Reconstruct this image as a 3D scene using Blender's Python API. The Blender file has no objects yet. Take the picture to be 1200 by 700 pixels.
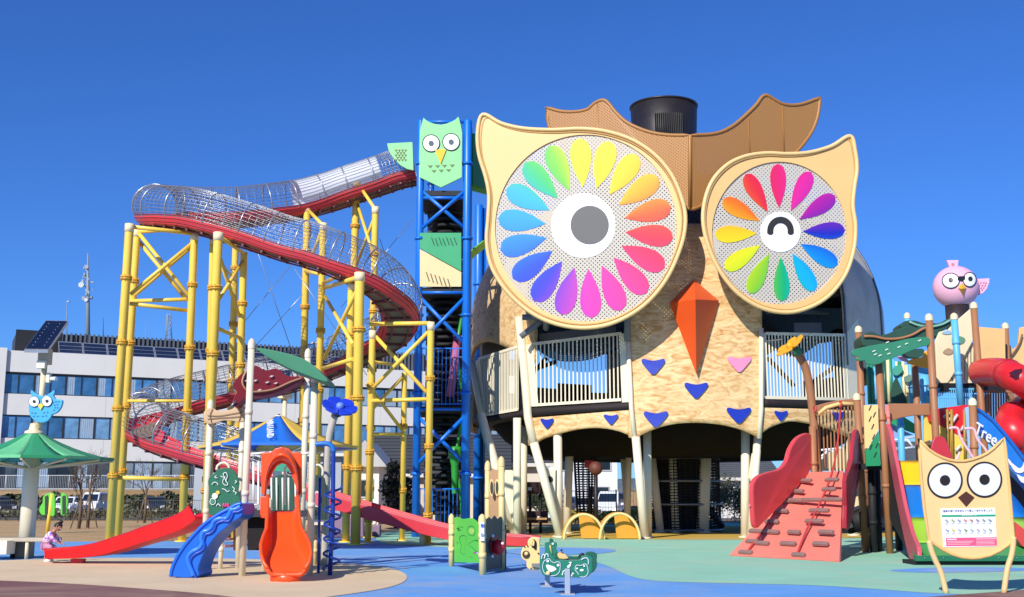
import bpy, bmesh, math, random
from mathutils import Vector, Matrix, noise
R = math.radians
random.seed(7)
SC = bpy.context.scene
COL = SC.collection
# ---------------------------------------------------------------- camera
F = 1350.0                      # focal length in photo pixels (photo 1200 x 700)
PITCH = math.atan(233.0 / F)
EYE = 1.5
cam_data = bpy.data.cameras.new("camera")
cam_data.sensor_fit = 'HORIZONTAL'
cam_data.sensor_width = 36.0
cam_data.lens = 36.0 * F / 1200.0
cam_data.clip_start = 0.1
cam_data.clip_end = 6000
cam = bpy.data.objects.new("camera", cam_data)
COL.objects.link(cam)
cam.location = (0, 0, EYE)
cam.rotation_euler = (R(90) + PITCH, 0, 0)
SC.camera = cam
# ---------------------------------------------------------------- light
SUN_AZ, SUN_EL = 27.0, 34.0     # light travels towards +Y and a little +X
world = bpy.data.worlds.new("World")
SC.world = world
world.use_nodes = True
wn, wl = world.node_tree.nodes, world.node_tree.links
wn.clear()
sky = wn.new('ShaderNodeTexSky')
sky.sky_type = 'NISHITA'
sky.sun_disc = False
sky.sun_elevation = R(SUN_EL)
sky.sun_rotation = R(180 + SUN_AZ)
sky.altitude = 100
sky.air_density = 1.0
sky.dust_density = 0.15
sky.ozone_density = 4.0
hs = wn.new('ShaderNodeHueSaturation')
hs.inputs['Saturation'].default_value = 1.05
bg = wn.new('ShaderNodeBackground')
bg.inputs[1].default_value = 0.105
wo = wn.new('ShaderNodeOutputWorld')
wl.new(sky.outputs[0], hs.inputs['Color'])
tintn = wn.new('ShaderNodeMix'); tintn.data_type = 'RGBA'; tintn.blend_type = 'MULTIPLY'
tintn.inputs[0].default_value = 1.0
tintn.inputs[7].default_value = (0.33, 0.62, 1.14, 1)      # the clear winter air of the photograph: a deeper blue
wl.new(hs.outputs[0], tintn.inputs[6])
wl.new(tintn.outputs[2], bg.inputs[0])
wl.new(bg.outputs[0], wo.inputs[0])
sd = bpy.data.lights.new("sun", 'SUN')
sd.energy = 4.4
sd.angle = R(0.5)
sd.color = (1.0, 0.95, 0.87)
sun = bpy.data.objects.new("sun", sd)
COL.objects.link(sun)
sun.rotation_euler = Vector((math.sin(R(SUN_AZ)) * math.cos(R(SUN_EL)), math.cos(R(SUN_AZ)) * math.cos(R(SUN_EL)), -math.sin(R(SUN_EL)))).to_track_quat('-Z', 'Y').to_euler()
SC.view_settings.view_transform = 'Standard'
SC.view_settings.look = 'None'
SC.view_settings.exposure = 0.22
SC.view_settings.gamma = 1.0
SC.view_settings.use_curve_mapping = False
try:
    SC.cycles.max_bounces = 6
    SC.cycles.transparent_max_bounces = 12
except Exception:
    pass
# ---------------------------------------------------------------- photo pixel + depth -> place in the world
CP, SP = math.cos(PITCH), math.sin(PITCH)
def ray(px, py):
    a = (px - 600.0) / F
    b = (350.0 - py) / F
    d = Vector((a, CP - b * SP, SP + b * CP))
    return d / d.y
def P(px, py, D):
    return Vector((0, 0, EYE)) + ray(px, py) * D
def G(px, py, z=0.0):
    d = ray(px, py)
    t = (z - EYE) / d.z
    v = Vector((0, 0, EYE)) + d * t
    v.z = z
    return v
def on_z(px, D, z):
    """a point at height z seen in photo column px (near the ground) at depth D"""
    a = (px - 600.0) / F
    return Vector((a * D / (CP + SP * (z - EYE) / D * 0 + 0.0) if False else a * D, D, z))
def lin(px0, D0, px1, D1):
    return lambda px: D0 + (px - px0) * (D1 - D0) / (px1 - px0)
def asD(D, px):
    return D(px) if callable(D) else D
XD = lambda px, D: (px - 600) / F * D
# ---------------------------------------------------------------- materials
def hx(h):
    h = h.lstrip('#')
    c = [int(h[i:i + 2], 16) / 255.0 for i in (0, 2, 4)]
    return tuple(x / 12.92 if x <= 0.04045 else ((x + 0.055) / 1.055) ** 2.4 for x in c)
_M = {}
def new_mat(name):
    m = bpy.data.materials.new(name)
    m.use_nodes = True
    nt = m.node_tree
    b = nt.nodes['Principled BSDF']
    return m, nt, b
def N(nt, t, **kw):
    n = nt.nodes.new(t)
    for k, v in kw.items():
        setattr(n, k, v)
    return n
def paint(col, rough=0.45, var=0.10, scale=1.3, metal=0.0, spec=0.5, bump=0.0, bscale=30.0, grime=0.10):
    """painted metal / moulded plastic: uneven tone, faint grime and rub marks, uneven gloss"""
    key = (col, rough, var, scale, metal, spec, bump, bscale, grime)
    if key in _M:
        return _M[key]
    m, nt, b = new_mat("paint_" + str(col).lstrip('#'))
    c = hx(col) if isinstance(col, str) else col
    tc = N(nt, 'ShaderNodeTexCoord')
    n1 = N(nt, 'ShaderNodeTexNoise')
    n1.inputs['Scale'].default_value = scale
    n1.inputs['Detail'].default_value = 5
    n1.inputs['Roughness'].default_value = 0.62
    nt.links.new(tc.outputs['Object'], n1.inputs['Vector'])
    mr = N(nt, 'ShaderNodeMapRange')
    mr.inputs[1].default_value = 0.3
    mr.inputs[2].default_value = 0.7
    mr.inputs[3].default_value = 1.0 - var
    mr.inputs[4].default_value = 1.0 + var * 0.6
    nt.links.new(n1.outputs['Fac'], mr.inputs[0])
    mx = N(nt, 'ShaderNodeMix', data_type='RGBA', blend_type='MULTIPLY')
    mx.inputs[0].default_value = 1.0
    mx.inputs[6].default_value = (*c, 1)
    nt.links.new(mr.outputs[0], mx.inputs[7])
    out = mx.outputs[2]
    if grime > 0:
        n2 = N(nt, 'ShaderNodeTexNoise')
        n2.inputs['Scale'].default_value = scale * 5
        n2.inputs['Detail'].default_value = 8
        n2.inputs['Roughness'].default_value = 0.75
        mp = N(nt, 'ShaderNodeMapping')
        mp.inputs['Scale'].default_value = (1, 1, 0.22)
        nt.links.new(tc.outputs['Object'], mp.inputs['Vector'])
        nt.links.new(mp.outputs[0], n2.inputs['Vector'])
        mg = N(nt, 'ShaderNodeMapRange')
        mg.inputs[1].default_value = 0.54
        mg.inputs[2].default_value = 0.78
        mg.inputs[3].default_value = 0.0
        mg.inputs[4].default_value = grime * 2.0
        nt.links.new(n2.outputs['Fac'], mg.inputs[0])
        m2 = N(nt, 'ShaderNodeMix', data_type='RGBA')
        nt.links.new(mg.outputs[0], m2.inputs[0])
        nt.links.new(out, m2.inputs[6])
        g = tuple(0.55 * x + 0.06 for x in c)
        m2.inputs[7].default_value = (*g, 1)
        out = m2.outputs[2]
    nt.links.new(out, b.inputs['Base Color'])
    rr = N(nt, 'ShaderNodeMapRange')
    rr.inputs[3].default_value = max(0.05, rough - 0.1)
    rr.inputs[4].default_value = min(1.0, rough + 0.14)
    nt.links.new(n1.outputs['Fac'], rr.inputs[0])
    nt.links.new(rr.outputs[0], b.inputs['Roughness'])
    b.inputs['Metallic'].default_value = metal
    b.inputs['Specular IOR Level'].default_value = spec
    if bump > 0:
        n3 = N(nt, 'ShaderNodeTexNoise')
        n3.inputs['Scale'].default_value = bscale
        n3.inputs['Detail'].default_value = 4
        nt.links.new(tc.outputs['Object'], n3.inputs['Vector'])
        bp = N(nt, 'ShaderNodeBump')
        bp.inputs['Strength'].default_value = bump
        bp.inputs['Distance'].default_value = 0.02
        nt.links.new(n3.outputs['Fac'], bp.inputs['Height'])
        nt.links.new(bp.outputs[0], b.inputs['Normal'])
    _M[key] = m
    return m
def ground_mat(name, cols, scale, fine, rough=0.92, bump=0.3, patch=0.5, dust=0.55):
    """speckled ground: a slow patchy mix of two tones, fine granules and worn stains"""
    if name in _M:
        return _M[name]
    m, nt, b = new_mat(name)
    tc = N(nt, 'ShaderNodeTexCoord')
    n1 = N(nt, 'ShaderNodeTexNoise')
    n1.inputs['Scale'].default_value = scale
    n1.inputs['Detail'].default_value = 7
    n1.inputs['Roughness'].default_value = 0.65
    nt.links.new(tc.outputs['Object'], n1.inputs['Vector'])
    mr = N(nt, 'ShaderNodeMapRange')
    mr.inputs[1].default_value = 0.5 - patch * 0.5
    mr.inputs[2].default_value = 0.5 + patch * 0.5
    nt.links.new(n1.outputs['Fac'], mr.inputs[0])
    mx = N(nt, 'ShaderNodeMix', data_type='RGBA')
    nt.links.new(mr.outputs[0], mx.inputs[0])
    mx.inputs[6].default_value = (*cols[0], 1)
    mx.inputs[7].default_value = (*cols[1], 1)
    n2 = N(nt, 'ShaderNodeTexNoise')
    n2.inputs['Scale'].default_value = fine
    n2.inputs['Detail'].default_value = 3
    nt.links.new(tc.outputs['Object'], n2.inputs['Vector'])
    m2r = N(nt, 'ShaderNodeMapRange')
    m2r.inputs[1].default_value = 0.3
    m2r.inputs[2].default_value = 0.7
    m2r.inputs[3].default_value = 0.74
    m2r.inputs[4].default_value = 1.18
    nt.links.new(n2.outputs['Fac'], m2r.inputs[0])
    m3 = N(nt, 'ShaderNodeMix', data_type='RGBA', blend_type='MULTIPLY')
    m3.inputs[0].default_value = 1
    nt.links.new(mx.outputs[2], m3.inputs[6])
    nt.links.new(m2r.outputs[0], m3.inputs[7])
    # blown sand and scuffed, faded lanes
    n4 = N(nt, 'ShaderNodeTexNoise')
    n4.inputs['Scale'].default_value = 0.33
    n4.inputs['Detail'].default_value = 9
    n4.inputs['Roughness'].default_value = 0.72
    n4.inputs['Distortion'].default_value = 0.6
    nt.links.new(tc.outputs['Object'], n4.inputs['Vector'])
    m4r = N(nt, 'ShaderNodeMapRange')
    m4r.inputs[1].default_value = 0.48
    m4r.inputs[2].default_value = 0.78
    m4r.inputs[3].default_value = 0.0
    m4r.inputs[4].default_value = dust
    nt.links.new(n4.outputs['Fac'], m4r.inputs[0])
    m5 = N(nt, 'ShaderNodeMix', data_type='RGBA')
    nt.links.new(m4r.outputs[0], m5.inputs[0])
    nt.links.new(m3.outputs[2], m5.inputs[6])
    m5.inputs[7].default_value = (*hx('#cdb894'), 1)
    nt.links.new(m5.outputs[2], b.inputs['Base Color'])
    b.inputs['Roughness'].default_value = rough
    b.inputs['Specular IOR Level'].default_value = 0.25
    bp = N(nt, 'ShaderNodeBump')
    bp.inputs['Strength'].default_value = bump
    bp.inputs['Distance'].default_value = 0.01
    nt.links.new(n2.outputs['Fac'], bp.inputs['Height'])
    nt.links.new(bp.outputs[0], b.inputs['Normal'])
    _M[name] = m
    return m
def wood_mat(name, light, dark, sc=(1, 1, 2.6), scale=1.6):
    """burl-veneer print of the owl's breast: cream with tan clouded streaks"""
    if name in _M:
        return _M[name]
    m, nt, b = new_mat(name)
    tc = N(nt, 'ShaderNodeTexCoord')
    mp = N(nt, 'ShaderNodeMapping')
    mp.inputs['Scale'].default_value = sc
    nt.links.new(tc.outputs['Object'], mp.inputs['Vector'])
    n0 = N(nt, 'ShaderNodeTexNoise')
    n0.inputs['Scale'].default_value = 0.9
    nt.links.new(mp.outputs[0], n0.inputs['Vector'])
    n1 = N(nt, 'ShaderNodeTexNoise')
    n1.inputs['Scale'].default_value = scale
    n1.inputs['Detail'].default_value = 4.5
    n1.inputs['Roughness'].default_value = 0.52
    n1.inputs['Distortion'].default_value = 1.5
    nt.links.new(mp.outputs[0], n1.inputs['Vector'])
    cr = N(nt, 'ShaderNodeValToRGB')
    cr.color_ramp.elements[0].position = 0.30
    cr.color_ramp.elements[0].color = (*dark, 1)
    cr.color_ramp.elements[1].position = 0.66
    cr.color_ramp.elements[1].color = (*light, 1)
    e = cr.color_ramp.elements.new(0.50)
    e.color = (*[0.35 * d + 0.65 * l for d, l in zip(dark, light)], 1)
    nt.links.new(n1.outputs['Fac'], cr.inputs[0])
    nt.links.new(cr.outputs[0], b.inputs['Base Color'])
    b.inputs['Roughness'].default_value = 0.55
    b.inputs['Specular IOR Level'].default_value = 0.3
    _M[name] = m
    return m
def perf_mat(name, col, pitch, hole, rough=0.5, metal=0.0):
    """sheet metal punched with staggered round holes (the holes are open)"""
    if name in _M:
        return _M[name]
    m, nt, b = new_mat(name)
    b.inputs['Base Color'].default_value = (*col, 1)
    b.inputs['Roughness'].default_value = rough
    b.inputs['Metallic'].default_value = metal
    tc = N(nt, 'ShaderNodeTexCoord')
    sp = N(nt, 'ShaderNodeSeparateXYZ')
    nt.links.new(tc.outputs['Object'], sp.inputs[0])
    def M(op, a, bb=None):
        n = N(nt, 'ShaderNodeMath', operation=op)
        for i, v in enumerate((a, bb)):
            if v is None:
                continue
            if isinstance(v, (int, float)):
                n.inputs[i].default_value = v
            else:
                nt.links.new(v, n.inputs[i])
        return n.outputs[0]
    x, z = M('DIVIDE', sp.outputs[0], pitch), M('DIVIDE', sp.outputs[2], pitch)
    u, v = M('ADD', x, z), M('SUBTRACT', x, z)
    fu = M('SUBTRACT', M('FRACT', u), 0.5)
    fv = M('SUBTRACT', M('FRACT', v), 0.5)
    d = M('SQRT', M('ADD', M('MULTIPLY', fu, fu), M('MULTIPLY', fv, fv)))
    k = M('LESS_THAN', d, hole)
    tr = N(nt, 'ShaderNodeBsdfTransparent')
    ms = N(nt, 'ShaderNodeMixShader')
    nt.links.new(k, ms.inputs[0])
    nt.links.new(b.outputs[0], ms.inputs[1])
    nt.links.new(tr.outputs[0], ms.inputs[2])
    nt.links.new(ms.outputs[0], nt.nodes['Material Output'].inputs[0])
    _M[name] = m
    return m
def attr_mat(name, rough=0.4):
    if name in _M:
        return _M[name]
    m, nt, b = new_mat(name)
    a = N(nt, 'ShaderNodeAttribute', attribute_name='tint')
    nt.links.new(a.outputs['Color'], b.inputs['Base Color'])
    b.inputs['Roughness'].default_value = rough
    _M[name] = m
    return m
def glass_mat(name, col, rough=0.08, var=0.35):
    """window glass seen from outside: dark room behind, mirror-like face"""
    if name in _M:
        return _M[name]
    m, nt, b = new_mat(name)
    tc = N(nt, 'ShaderNodeTexCoord')
    n1 = N(nt, 'ShaderNodeTexNoise')
    n1.inputs['Scale'].default_value = 0.9
    n1.inputs['Detail'].default_value = 4
    nt.links.new(tc.outputs['Object'], n1.inputs['Vector'])
    mr = N(nt, 'ShaderNodeMapRange')
    mr.inputs[1].default_value = 0.3
    mr.inputs[2].default_value = 0.7
    mr.inputs[3].default_value = 1 - var
    mr.inputs[4].default_value = 1 + var
    nt.links.new(n1.outputs['Fac'], mr.inputs[0])
    mx = N(nt, 'ShaderNodeMix', data_type='RGBA', blend_type='MULTIPLY')
    mx.inputs[0].default_value = 1
    mx.inputs[6].default_value = (*col, 1)
    nt.links.new(mr.outputs[0], mx.inputs[7])
    nt.links.new(mx.outputs[2], b.inputs['Base Color'])
    b.inputs['Roughness'].default_value = rough
    b.inputs['Specular IOR Level'].default_value = 0.9
    _M[name] = m
    return m
def clear_mat(name, col=(0.9, 0.95, 1.0), mix=0.35, rough=0.15):
    """clear plastic sheet"""
    if name in _M:
        return _M[name]
    m, nt, b = new_mat(name)
    b.inputs['Base Color'].default_value = (*col, 1)
    b.inputs['Roughness'].default_value = rough
    tr = N(nt, 'ShaderNodeBsdfTransparent')
    ms = N(nt, 'ShaderNodeMixShader')
    ms.inputs[0].default_value = mix
    nt.links.new(tr.outputs[0], ms.inputs[1])
    nt.links.new(b.outputs[0], ms.inputs[2])
    nt.links.new(ms.outputs[0], nt.nodes['Material Output'].inputs[0])
    _M[name] = m
    return m
# ---------------------------------------------------------------- mesh builder
WPOS = {}
def frames(pts, closed=False):
    n = len(pts)
    T = []
    for i in range(n):
        a = pts[(i - 1) % n] if (closed or i > 0) else pts[i]
        b = pts[(i + 1) % n] if (closed or i < n - 1) else pts[i]
        t = (b - a)
        T.append(t.normalized() if t.length > 1e-9 else Vector((0, 0, 1)))
    up = Vector((0, 0, 1)) if abs(T[0].z) < 0.9 else Vector((1, 0, 0))
    u = (up - T[0] * up.dot(T[0])).normalized()
    out = []
    for i in range(n):
        u = u - T[i] * u.dot(T[i])
        if u.length < 1e-6:
            u = T[i].orthogonal()
        u.normalize()
        out.append((T[i], u, T[i].cross(u)))
    return out
class MB:
    def __init__(s):
        s.v, s.f, s.sm, s.cols = [], [], [], None
    def add(s, vs, fs, smooth=False):
        o = len(s.v)
        s.v += [Vector(x) for x in vs]
        for f in fs:
            s.f.append(tuple(o + i for i in f))
            s.sm.append(smooth)
        return s
    def tube(s, pts, r, n=8, closed=False, caps=True):
        pts = [Vector(p) for p in pts]
        rs = r if isinstance(r, (list, tuple)) else [r] * len(pts)
        fr = frames(pts, closed)
        vs = []
        for p, rr, (t, u, w) in zip(pts, rs, fr):
            for k in range(n):
                a = 2 * math.pi * k / n
                vs.append(p + u * (rr * math.cos(a)) + w * (rr * math.sin(a)))
        m = len(pts)
        fs = []
        for i in range(m if closed else m - 1):
            j = (i + 1) % m
            for k in range(n):
                l = (k + 1) % n
                fs.append((i * n + k, i * n + l, j * n + l, j * n + k))
        s.add(vs, fs, True)
        if caps and not closed:
            o = len(s.v) - len(vs)
            s.f.append(tuple(o + k for k in range(n))); s.sm.append(False)
            s.f.append(tuple(o + (m - 1) * n + k for k in range(n))); s.sm.append(False)
        return s
    def cyl(s, a, b, r, r2=None, n=16):
        return s.tube([a, b], [r, r if r2 is None else r2], n)
    def ring(s, c, axis, R_, r, n=24, m=6):
        axis = Vector(axis).normalized()
        u = axis.orthogonal().normalized(); w = axis.cross(u)
        return s.tube([Vector(c) + u * (R_ * math.cos(2 * math.pi * i / n)) + w * (R_ * math.sin(2 * math.pi * i / n)) for i in range(n)], r, m, closed=True)
    def obox(s, c, ex, ey, ez):
        c = Vector(c)
        vs = [c + ex * a + ey * b + ez * d for a in (-1, 1) for b in (-1, 1) for d in (-1, 1)]
        return s.add(vs, [(0, 1, 3, 2), (4, 6, 7, 5), (0, 4, 5, 1), (2, 3, 7, 6), (0, 2, 6, 4), (1, 5, 7, 3)])
    def box(s, c, size, rz=0.0):
        ex = Vector((math.cos(rz), math.sin(rz), 0)) * size[0] / 2
        ey = Vector((-math.sin(rz), math.cos(rz), 0)) * size[1] / 2
        return s.obox(c, ex, ey, Vector((0, 0, size[2] / 2)))
    def beam(s, a, b, w, h):
        a, b = Vector(a), Vector(b)
        t = b - a
        ez = Vector((0, 0, 1)) if abs(t.normalized().z) < 0.98 else Vector((0, 1, 0))
        ey = ez.cross(t).normalized()
        ez = t.normalized().cross(ey)
        return s.obox((a + b) / 2, t / 2, ey * w / 2, ez * h / 2)
    def prism(s, pts, vec, smooth_side=False):
        n = len(pts)
        vec = Vector(vec)
        vs = [Vector(p) for p in pts] + [Vector(p) + vec for p in pts]
        s.add(vs, [tuple(range(n)), tuple(range(2 * n - 1, n - 1, -1))])
        o = len(s.v) - 2 * n
        for i in range(n):
            j = (i + 1) % n
            s.f.append((o + i, o + j, o + n + j, o + n + i)); s.sm.append(smooth_side)
        return s
    def annulus(s, outer, inner, vec):
        n = len(outer)
        vec = Vector(vec)
        vs = [Vector(p) for p in outer] + [Vector(p) for p in inner]
        vs += [p + vec for p in vs]
        fs = []
        for i in range(n):
            j = (i + 1) % n
            fs += [(i, j, n + j, n + i), (2 * n + j, 2 * n + i, 3 * n + i, 3 * n + j), (i, 2 * n + i, 2 * n + j, j), (n + i, n + j, 3 * n + j, 3 * n + i)]
        return s.add(vs, fs)
    def grid(s, fn, nu, nv, back, smooth=True, closed_u=False):
        """fn(u,v) front point, back(p,u,v) point behind it; a closed slab"""
        vs = []
        for j in range(nv + 1):
            for i in range(nu + 1):
                vs.append(Vector(fn(i / nu, j / nv)))
        m = len(vs)
        k = 0
        for j in range(nv + 1):
            for i in range(nu + 1):
                vs.append(Vector(back(vs[k], i / nu, j / nv))); k += 1
        w = nu + 1
        fs = []
        for j in range(nv):
            for i in range(nu):
                a = j * w + i
                fs.append((a, a + 1, a + 1 + w, a + w))
                fs.append((m + a, m + a + w, m + a + 1 + w, m + a + 1))
        s.add(vs, fs, smooth)
        o = len(s.v) - 2 * m
        edge = [i for i in range(w)] + [j * w + nu for j in range(1, nv + 1)] + [nv * w + i for i in range(nu - 1, -1, -1)] + [j * w for j in range(nv - 1, 0, -1)]
        for i in range(len(edge)):
            a, b = edge[i], edge[(i + 1) % len(edge)]
            s.f.append((o + a, o + b, o + m + b, o + m + a)); s.sm.append(False)
        return s
    def lathe(s, c, prof, n=32, a0=0.0, a1=2 * math.pi):
        c = Vector(c)
        full = abs(a1 - a0 - 2 * math.pi) < 1e-6
        m = len(prof)
        cnt = n if full else n + 1
        vs = []
        for k in range(cnt):
            a = a0 + (a1 - a0) * k / n
            for r, z in prof:
                vs.append(c + Vector((r * math.cos(a), r * math.sin(a), z)))
        fs = []
        for k in range(n):
            l = (k + 1) % cnt
            for i in range(m - 1):
                fs.append((k * m + i, l * m + i, l * m + i + 1, k * m + i + 1))
        return s.add(vs, fs, True)
    def ball(s, c, r, n=20, m=12, rot=None):
        c = Vector(c)
        r = Vector(r) if isinstance(r, (tuple, list, Vector)) else Vector((r, r, r))
        vs = []
        for j in range(m + 1):
            t = math.pi * j / m
            for i in range(n):
                a = 2 * math.pi * i / n
                q = Vector((r.x * math.sin(t) * math.cos(a), r.y * math.sin(t) * math.sin(a), r.z * math.cos(t)))
                vs.append(c + (rot @ q if rot else q))
        fs = []
        for j in range(m):
            for i in range(n):
                l = (i + 1) % n
                fs.append((j * n + i, (j + 1) * n + i, (j + 1) * n + l, j * n + l))
        return s.add(vs, fs, True)
    def build(s, name, mat, parent=None, origin=None, bevel=0.0, seg=2, fix=True, subdiv=0):
        vs = s.v
        if origin is None:
            xs = [v.x for v in vs]; ys = [v.y for v in vs]; zs = [v.z for v in vs]
            origin = Vector(((min(xs) + max(xs)) / 2, (min(ys) + max(ys)) / 2, min(zs)))
        origin = Vector(origin)
        me = bpy.data.meshes.new(name)
        me.from_pydata([v - origin for v in vs], [], s.f)
        me.polygons.foreach_set('use_smooth', s.sm)
        if s.cols:
            at = me.color_attributes.new('tint', 'FLOAT_COLOR', 'POINT')
            for i, c in enumerate(s.cols):
                at.data[i].color = (*c, 1)
        if fix:
            bm = bmesh.new(); bm.from_mesh(me)
            bmesh.ops.remove_doubles(bm, verts=bm.verts, dist=1e-5)
            bmesh.ops.recalc_face_normals(bm, faces=bm.faces)
            bm.to_mesh(me); bm.free()
        for m in (mat if isinstance(mat, (list, tuple)) else [mat]):
            me.materials.append(m)
        o = bpy.data.objects.new(name, me)
        COL.objects.link(o)
        place(o, origin, parent)
        if bevel > 0:
            b = o.modifiers.new('bevel', 'BEVEL')
            b.width = bevel; b.segments = seg; b.limit_method = 'ANGLE'; b.angle_limit = R(40)
            b.harden_normals = False
        if subdiv:
            b = o.modifiers.new('sub', 'SUBSURF'); b.levels = subdiv; b.render_levels = subdiv
        return o
def place(o, w, parent=None):
    w = Vector(w)
    WPOS[o.name] = w
    if parent is not None:
        o.parent = parent
        o.location = w - WPOS[parent.name]
    else:
        o.location = w
def tag(o, label=None, cat=None, group=None, kind=None):
    if label: o['label'] = label
    if cat: o['category'] = cat
    if group: o['group'] = group
    if kind: o['kind'] = kind
    return o
def thing(name, loc, label, cat, group=None):
    o = bpy.data.objects.new(name, None)
    COL.objects.link(o)
    o.empty_display_size = 0.3
    place(o, loc)
    return tag(o, label, cat, group)
def copy_tree(o, parent=None):
    c = o.copy()
    COL.objects.link(c)
    c.parent = parent
    for ch in list(o.children):
        copy_tree(ch, c)
    return c
# ---------------------------------------------------------------- outlines
def crom(pts, n=6, closed=True):
    """Catmull-Rom through 2D or 3D points"""
    pts = [Vector(p) for p in pts]
    m = len(pts)
    out = []
    rng = range(m) if closed else range(m - 1)
    for i in rng:
        p1, p2 = pts[i], pts[(i + 1) % m]
        p0 = pts[(i - 1) % m] if (closed or i > 0) else p1 * 2 - p2
        p3 = pts[(i + 2) % m] if (closed or i < m - 2) else p2 * 2 - p1
        for k in range(n):
            t = k / n
            out.append(0.5 * ((2 * p1) + (p2 - p0) * t + (2 * p0 - 5 * p1 + 4 * p2 - p3) * t * t + (3 * p1 - p0 - 3 * p2 + p3) * t ** 3))
    if not closed:
        out.append(pts[-1])
    return out
def zo(x0, y0, sc, pts):
    """points read off an enlarged view of the photograph"""
    return [(x0 + a * sc, y0 + b * sc) for a, b in pts]
def W(px, D):
    return [P(a, b, asD(D, a)) for a, b in px]
def panel(px, D, th, sm=0, away=None):
    """a solid board: outline in photo pixels, standing at depth D, th metres thick (away from the viewer)"""
    if sm:
        px = [(p.x, p.y) for p in crom([(a, b) for a, b in px], sm)]
    pts = W(px, D)
    return MB().prism(pts, away if away is not None else Vector((0, th, 0)))
def ell(cx, cy, rx, ry=None, n=40, a0=0.0, a1=360.0):
    ry = rx if ry is None else ry
    full = abs(a1 - a0 - 360) < 1e-6
    k = n if full else n + 1
    return [(cx + rx * math.cos(R(a0 + (a1 - a0) * i / n)), cy - ry * math.sin(R(a0 + (a1 - a0) * i / n))) for i in range(k)]
def disc(cx, cy, rx, ry, D, th, n=40):
    return panel(ell(cx, cy, rx, ry, n), D, th)
def text_mesh(body, size, M4, depth=0.01):
    """lettering as solid mesh; M4 maps the text plane into the world"""
    c = bpy.data.curves.new('lettering', 'FONT')
    c.body = body
    c.size = size
    c.extrude = depth
    c.align_x = 'CENTER'; c.align_y = 'CENTER'
    c.resolution_u = 3
    o = bpy.data.objects.new('lettering', c)
    COL.objects.link(o)
    dg = bpy.context.evaluated_depsgraph_get()
    me = bpy.data.meshes.new_from_object(o.evaluated_get(dg))
    bpy.data.objects.remove(o); bpy.data.curves.remove(c)
    mb = MB()
    mb.add([M4 @ v.co for v in me.vertices], [tuple(p.vertices) for p in me.polygons])
    bpy.data.meshes.remove(me)
    return mb
def facing(c, ex, ez):
    """matrix for text: x along ex, y along ez"""
    ex = Vector(ex).normalized(); ez = Vector(ez)
    ez = (ez - ex * ez.dot(ex)).normalized()
    n = ex.cross(ez)
    M = Matrix((ex, ez, n)).transposed().to_4x4()
    M.translation = c
    return M
CREAM = '#eadfc2'; YEL = '#f8d052'; BLUE = '#1272da'; BROWN = '#a8724a'; TAN = '#ecc07c'
# ================================================================ THE SETTING
def sheet(name, pts, z, mat):
    mb = MB()
    mb.add([Vector((p[0], p[1], z)) for p in pts], [tuple(range(len(pts)))])
    o = mb.build(name, mat, origin=(0, 0, z), fix=False)
    if o.data.polygons[0].normal.z < 0:
        o.data.flip_normals()
    return tag(o, kind='structure')
def blob(px, sm=6):
    g = [G(a, b) for a, b in px]
    return [(p.x, p.y) for p in crom([(q.x, q.y) for q in g], sm)] if sm else [(q.x, q.y) for q in g]
M_field = ground_mat('dry_grass', (hx('#c7a678'), hx('#a98a5c')), 0.5, 9.0, bump=0.6)
M_blue = ground_mat('blue_rubber', (hx('#74aee8'), hx('#5d9bdb')), 0.7, 55.0)
M_green = ground_mat('green_rubber', (hx('#a3d8bb'), hx('#8fc9aa')), 0.6, 55.0)
M_beige = ground_mat('beige_rubber', (hx('#ead2ae'), hx('#dabf98')), 0.6, 55.0)
M_maroon = ground_mat('maroon_rubber', (hx('#8a6260'), hx('#7a5553')), 0.7, 55.0)
M_yellow = ground_mat('yellow_rubber', (hx('#d9b248'), hx('#c9a23a')), 0.6, 55.0)
M_asph = ground_mat('asphalt', (hx('#55565a'), hx('#47484c')), 0.3, 30.0)
M_bank = ground_mat('dry_bank', (hx('#a98a62'), hx('#8b6f4b')), 0.35, 4.0, bump=0.8)
sheet('ground', [(-1500, -200), (1500, -200), (1500, 3000), (-1500, 3000)], 0.0, M_field)
blue_pts = [(-40, 8), (40, 8), (46, 62)] + [(12, 66), (-4, 52)] + [(-12, 40.6), (-20, 40), (-40, 40)]
sheet('blue_rubber_surface', blue_pts, 0.004, M_blue)
green_px = [(452, 624), (440, 630), (455, 638), (520, 641.5), (600, 645), (655, 649.5), (690, 657), (715, 665), (738, 675.5), (765, 681), (825, 683.5), (950, 686.5), (1025, 691), (1100, 696), (1210, 698.5), (1300, 690), (1420, 655), (1300, 618), (1000, 612), (800, 614), (600, 618)]
sheet('green_rubber_surface', blob(green_px), 0.008, M_green)
beige_px = [(-260, 676), (-60, 661), (60, 655.5), (200, 654.5), (330, 657), (420, 662), (462, 668), (477, 677), (460, 688), (395, 699), (300, 709), (100, 718), (-260, 722)]
sheet('beige_rubber_surface', blob(beige_px), 0.012, M_beige)
mar_px = [(-300, 675), (-80, 678), (0, 681.5), (80, 685), (160, 690.5), (240, 697), (300, 704), (420, 716), (600, 728), (800, 728), (950, 716), (1075, 702), (1200, 692.5), (1330, 682), (1500, 700), (1500, 900), (600, 1000), (-300, 900)]
sheet('maroon_rubber_path', blob(mar_px, 4), 0.016, M_maroon)
OX, OY, OR = 7.31, 52.0, 9.2          # the big owl's axis and radius
sheet('yellow_rubber_ring', [(OX + 9.9 * math.cos(2 * math.pi * i / 72), OY + 9.9 * math.sin(2 * math.pi * i / 72)) for i in range(72)], 0.012, M_yellow)
sheet('blue_rubber_island', blob([(592, 646), (615, 643), (660, 642), (708, 643.5), (722, 646), (700, 649.5), (640, 651), (604, 650)], 6), 0.016, M_blue)
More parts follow.
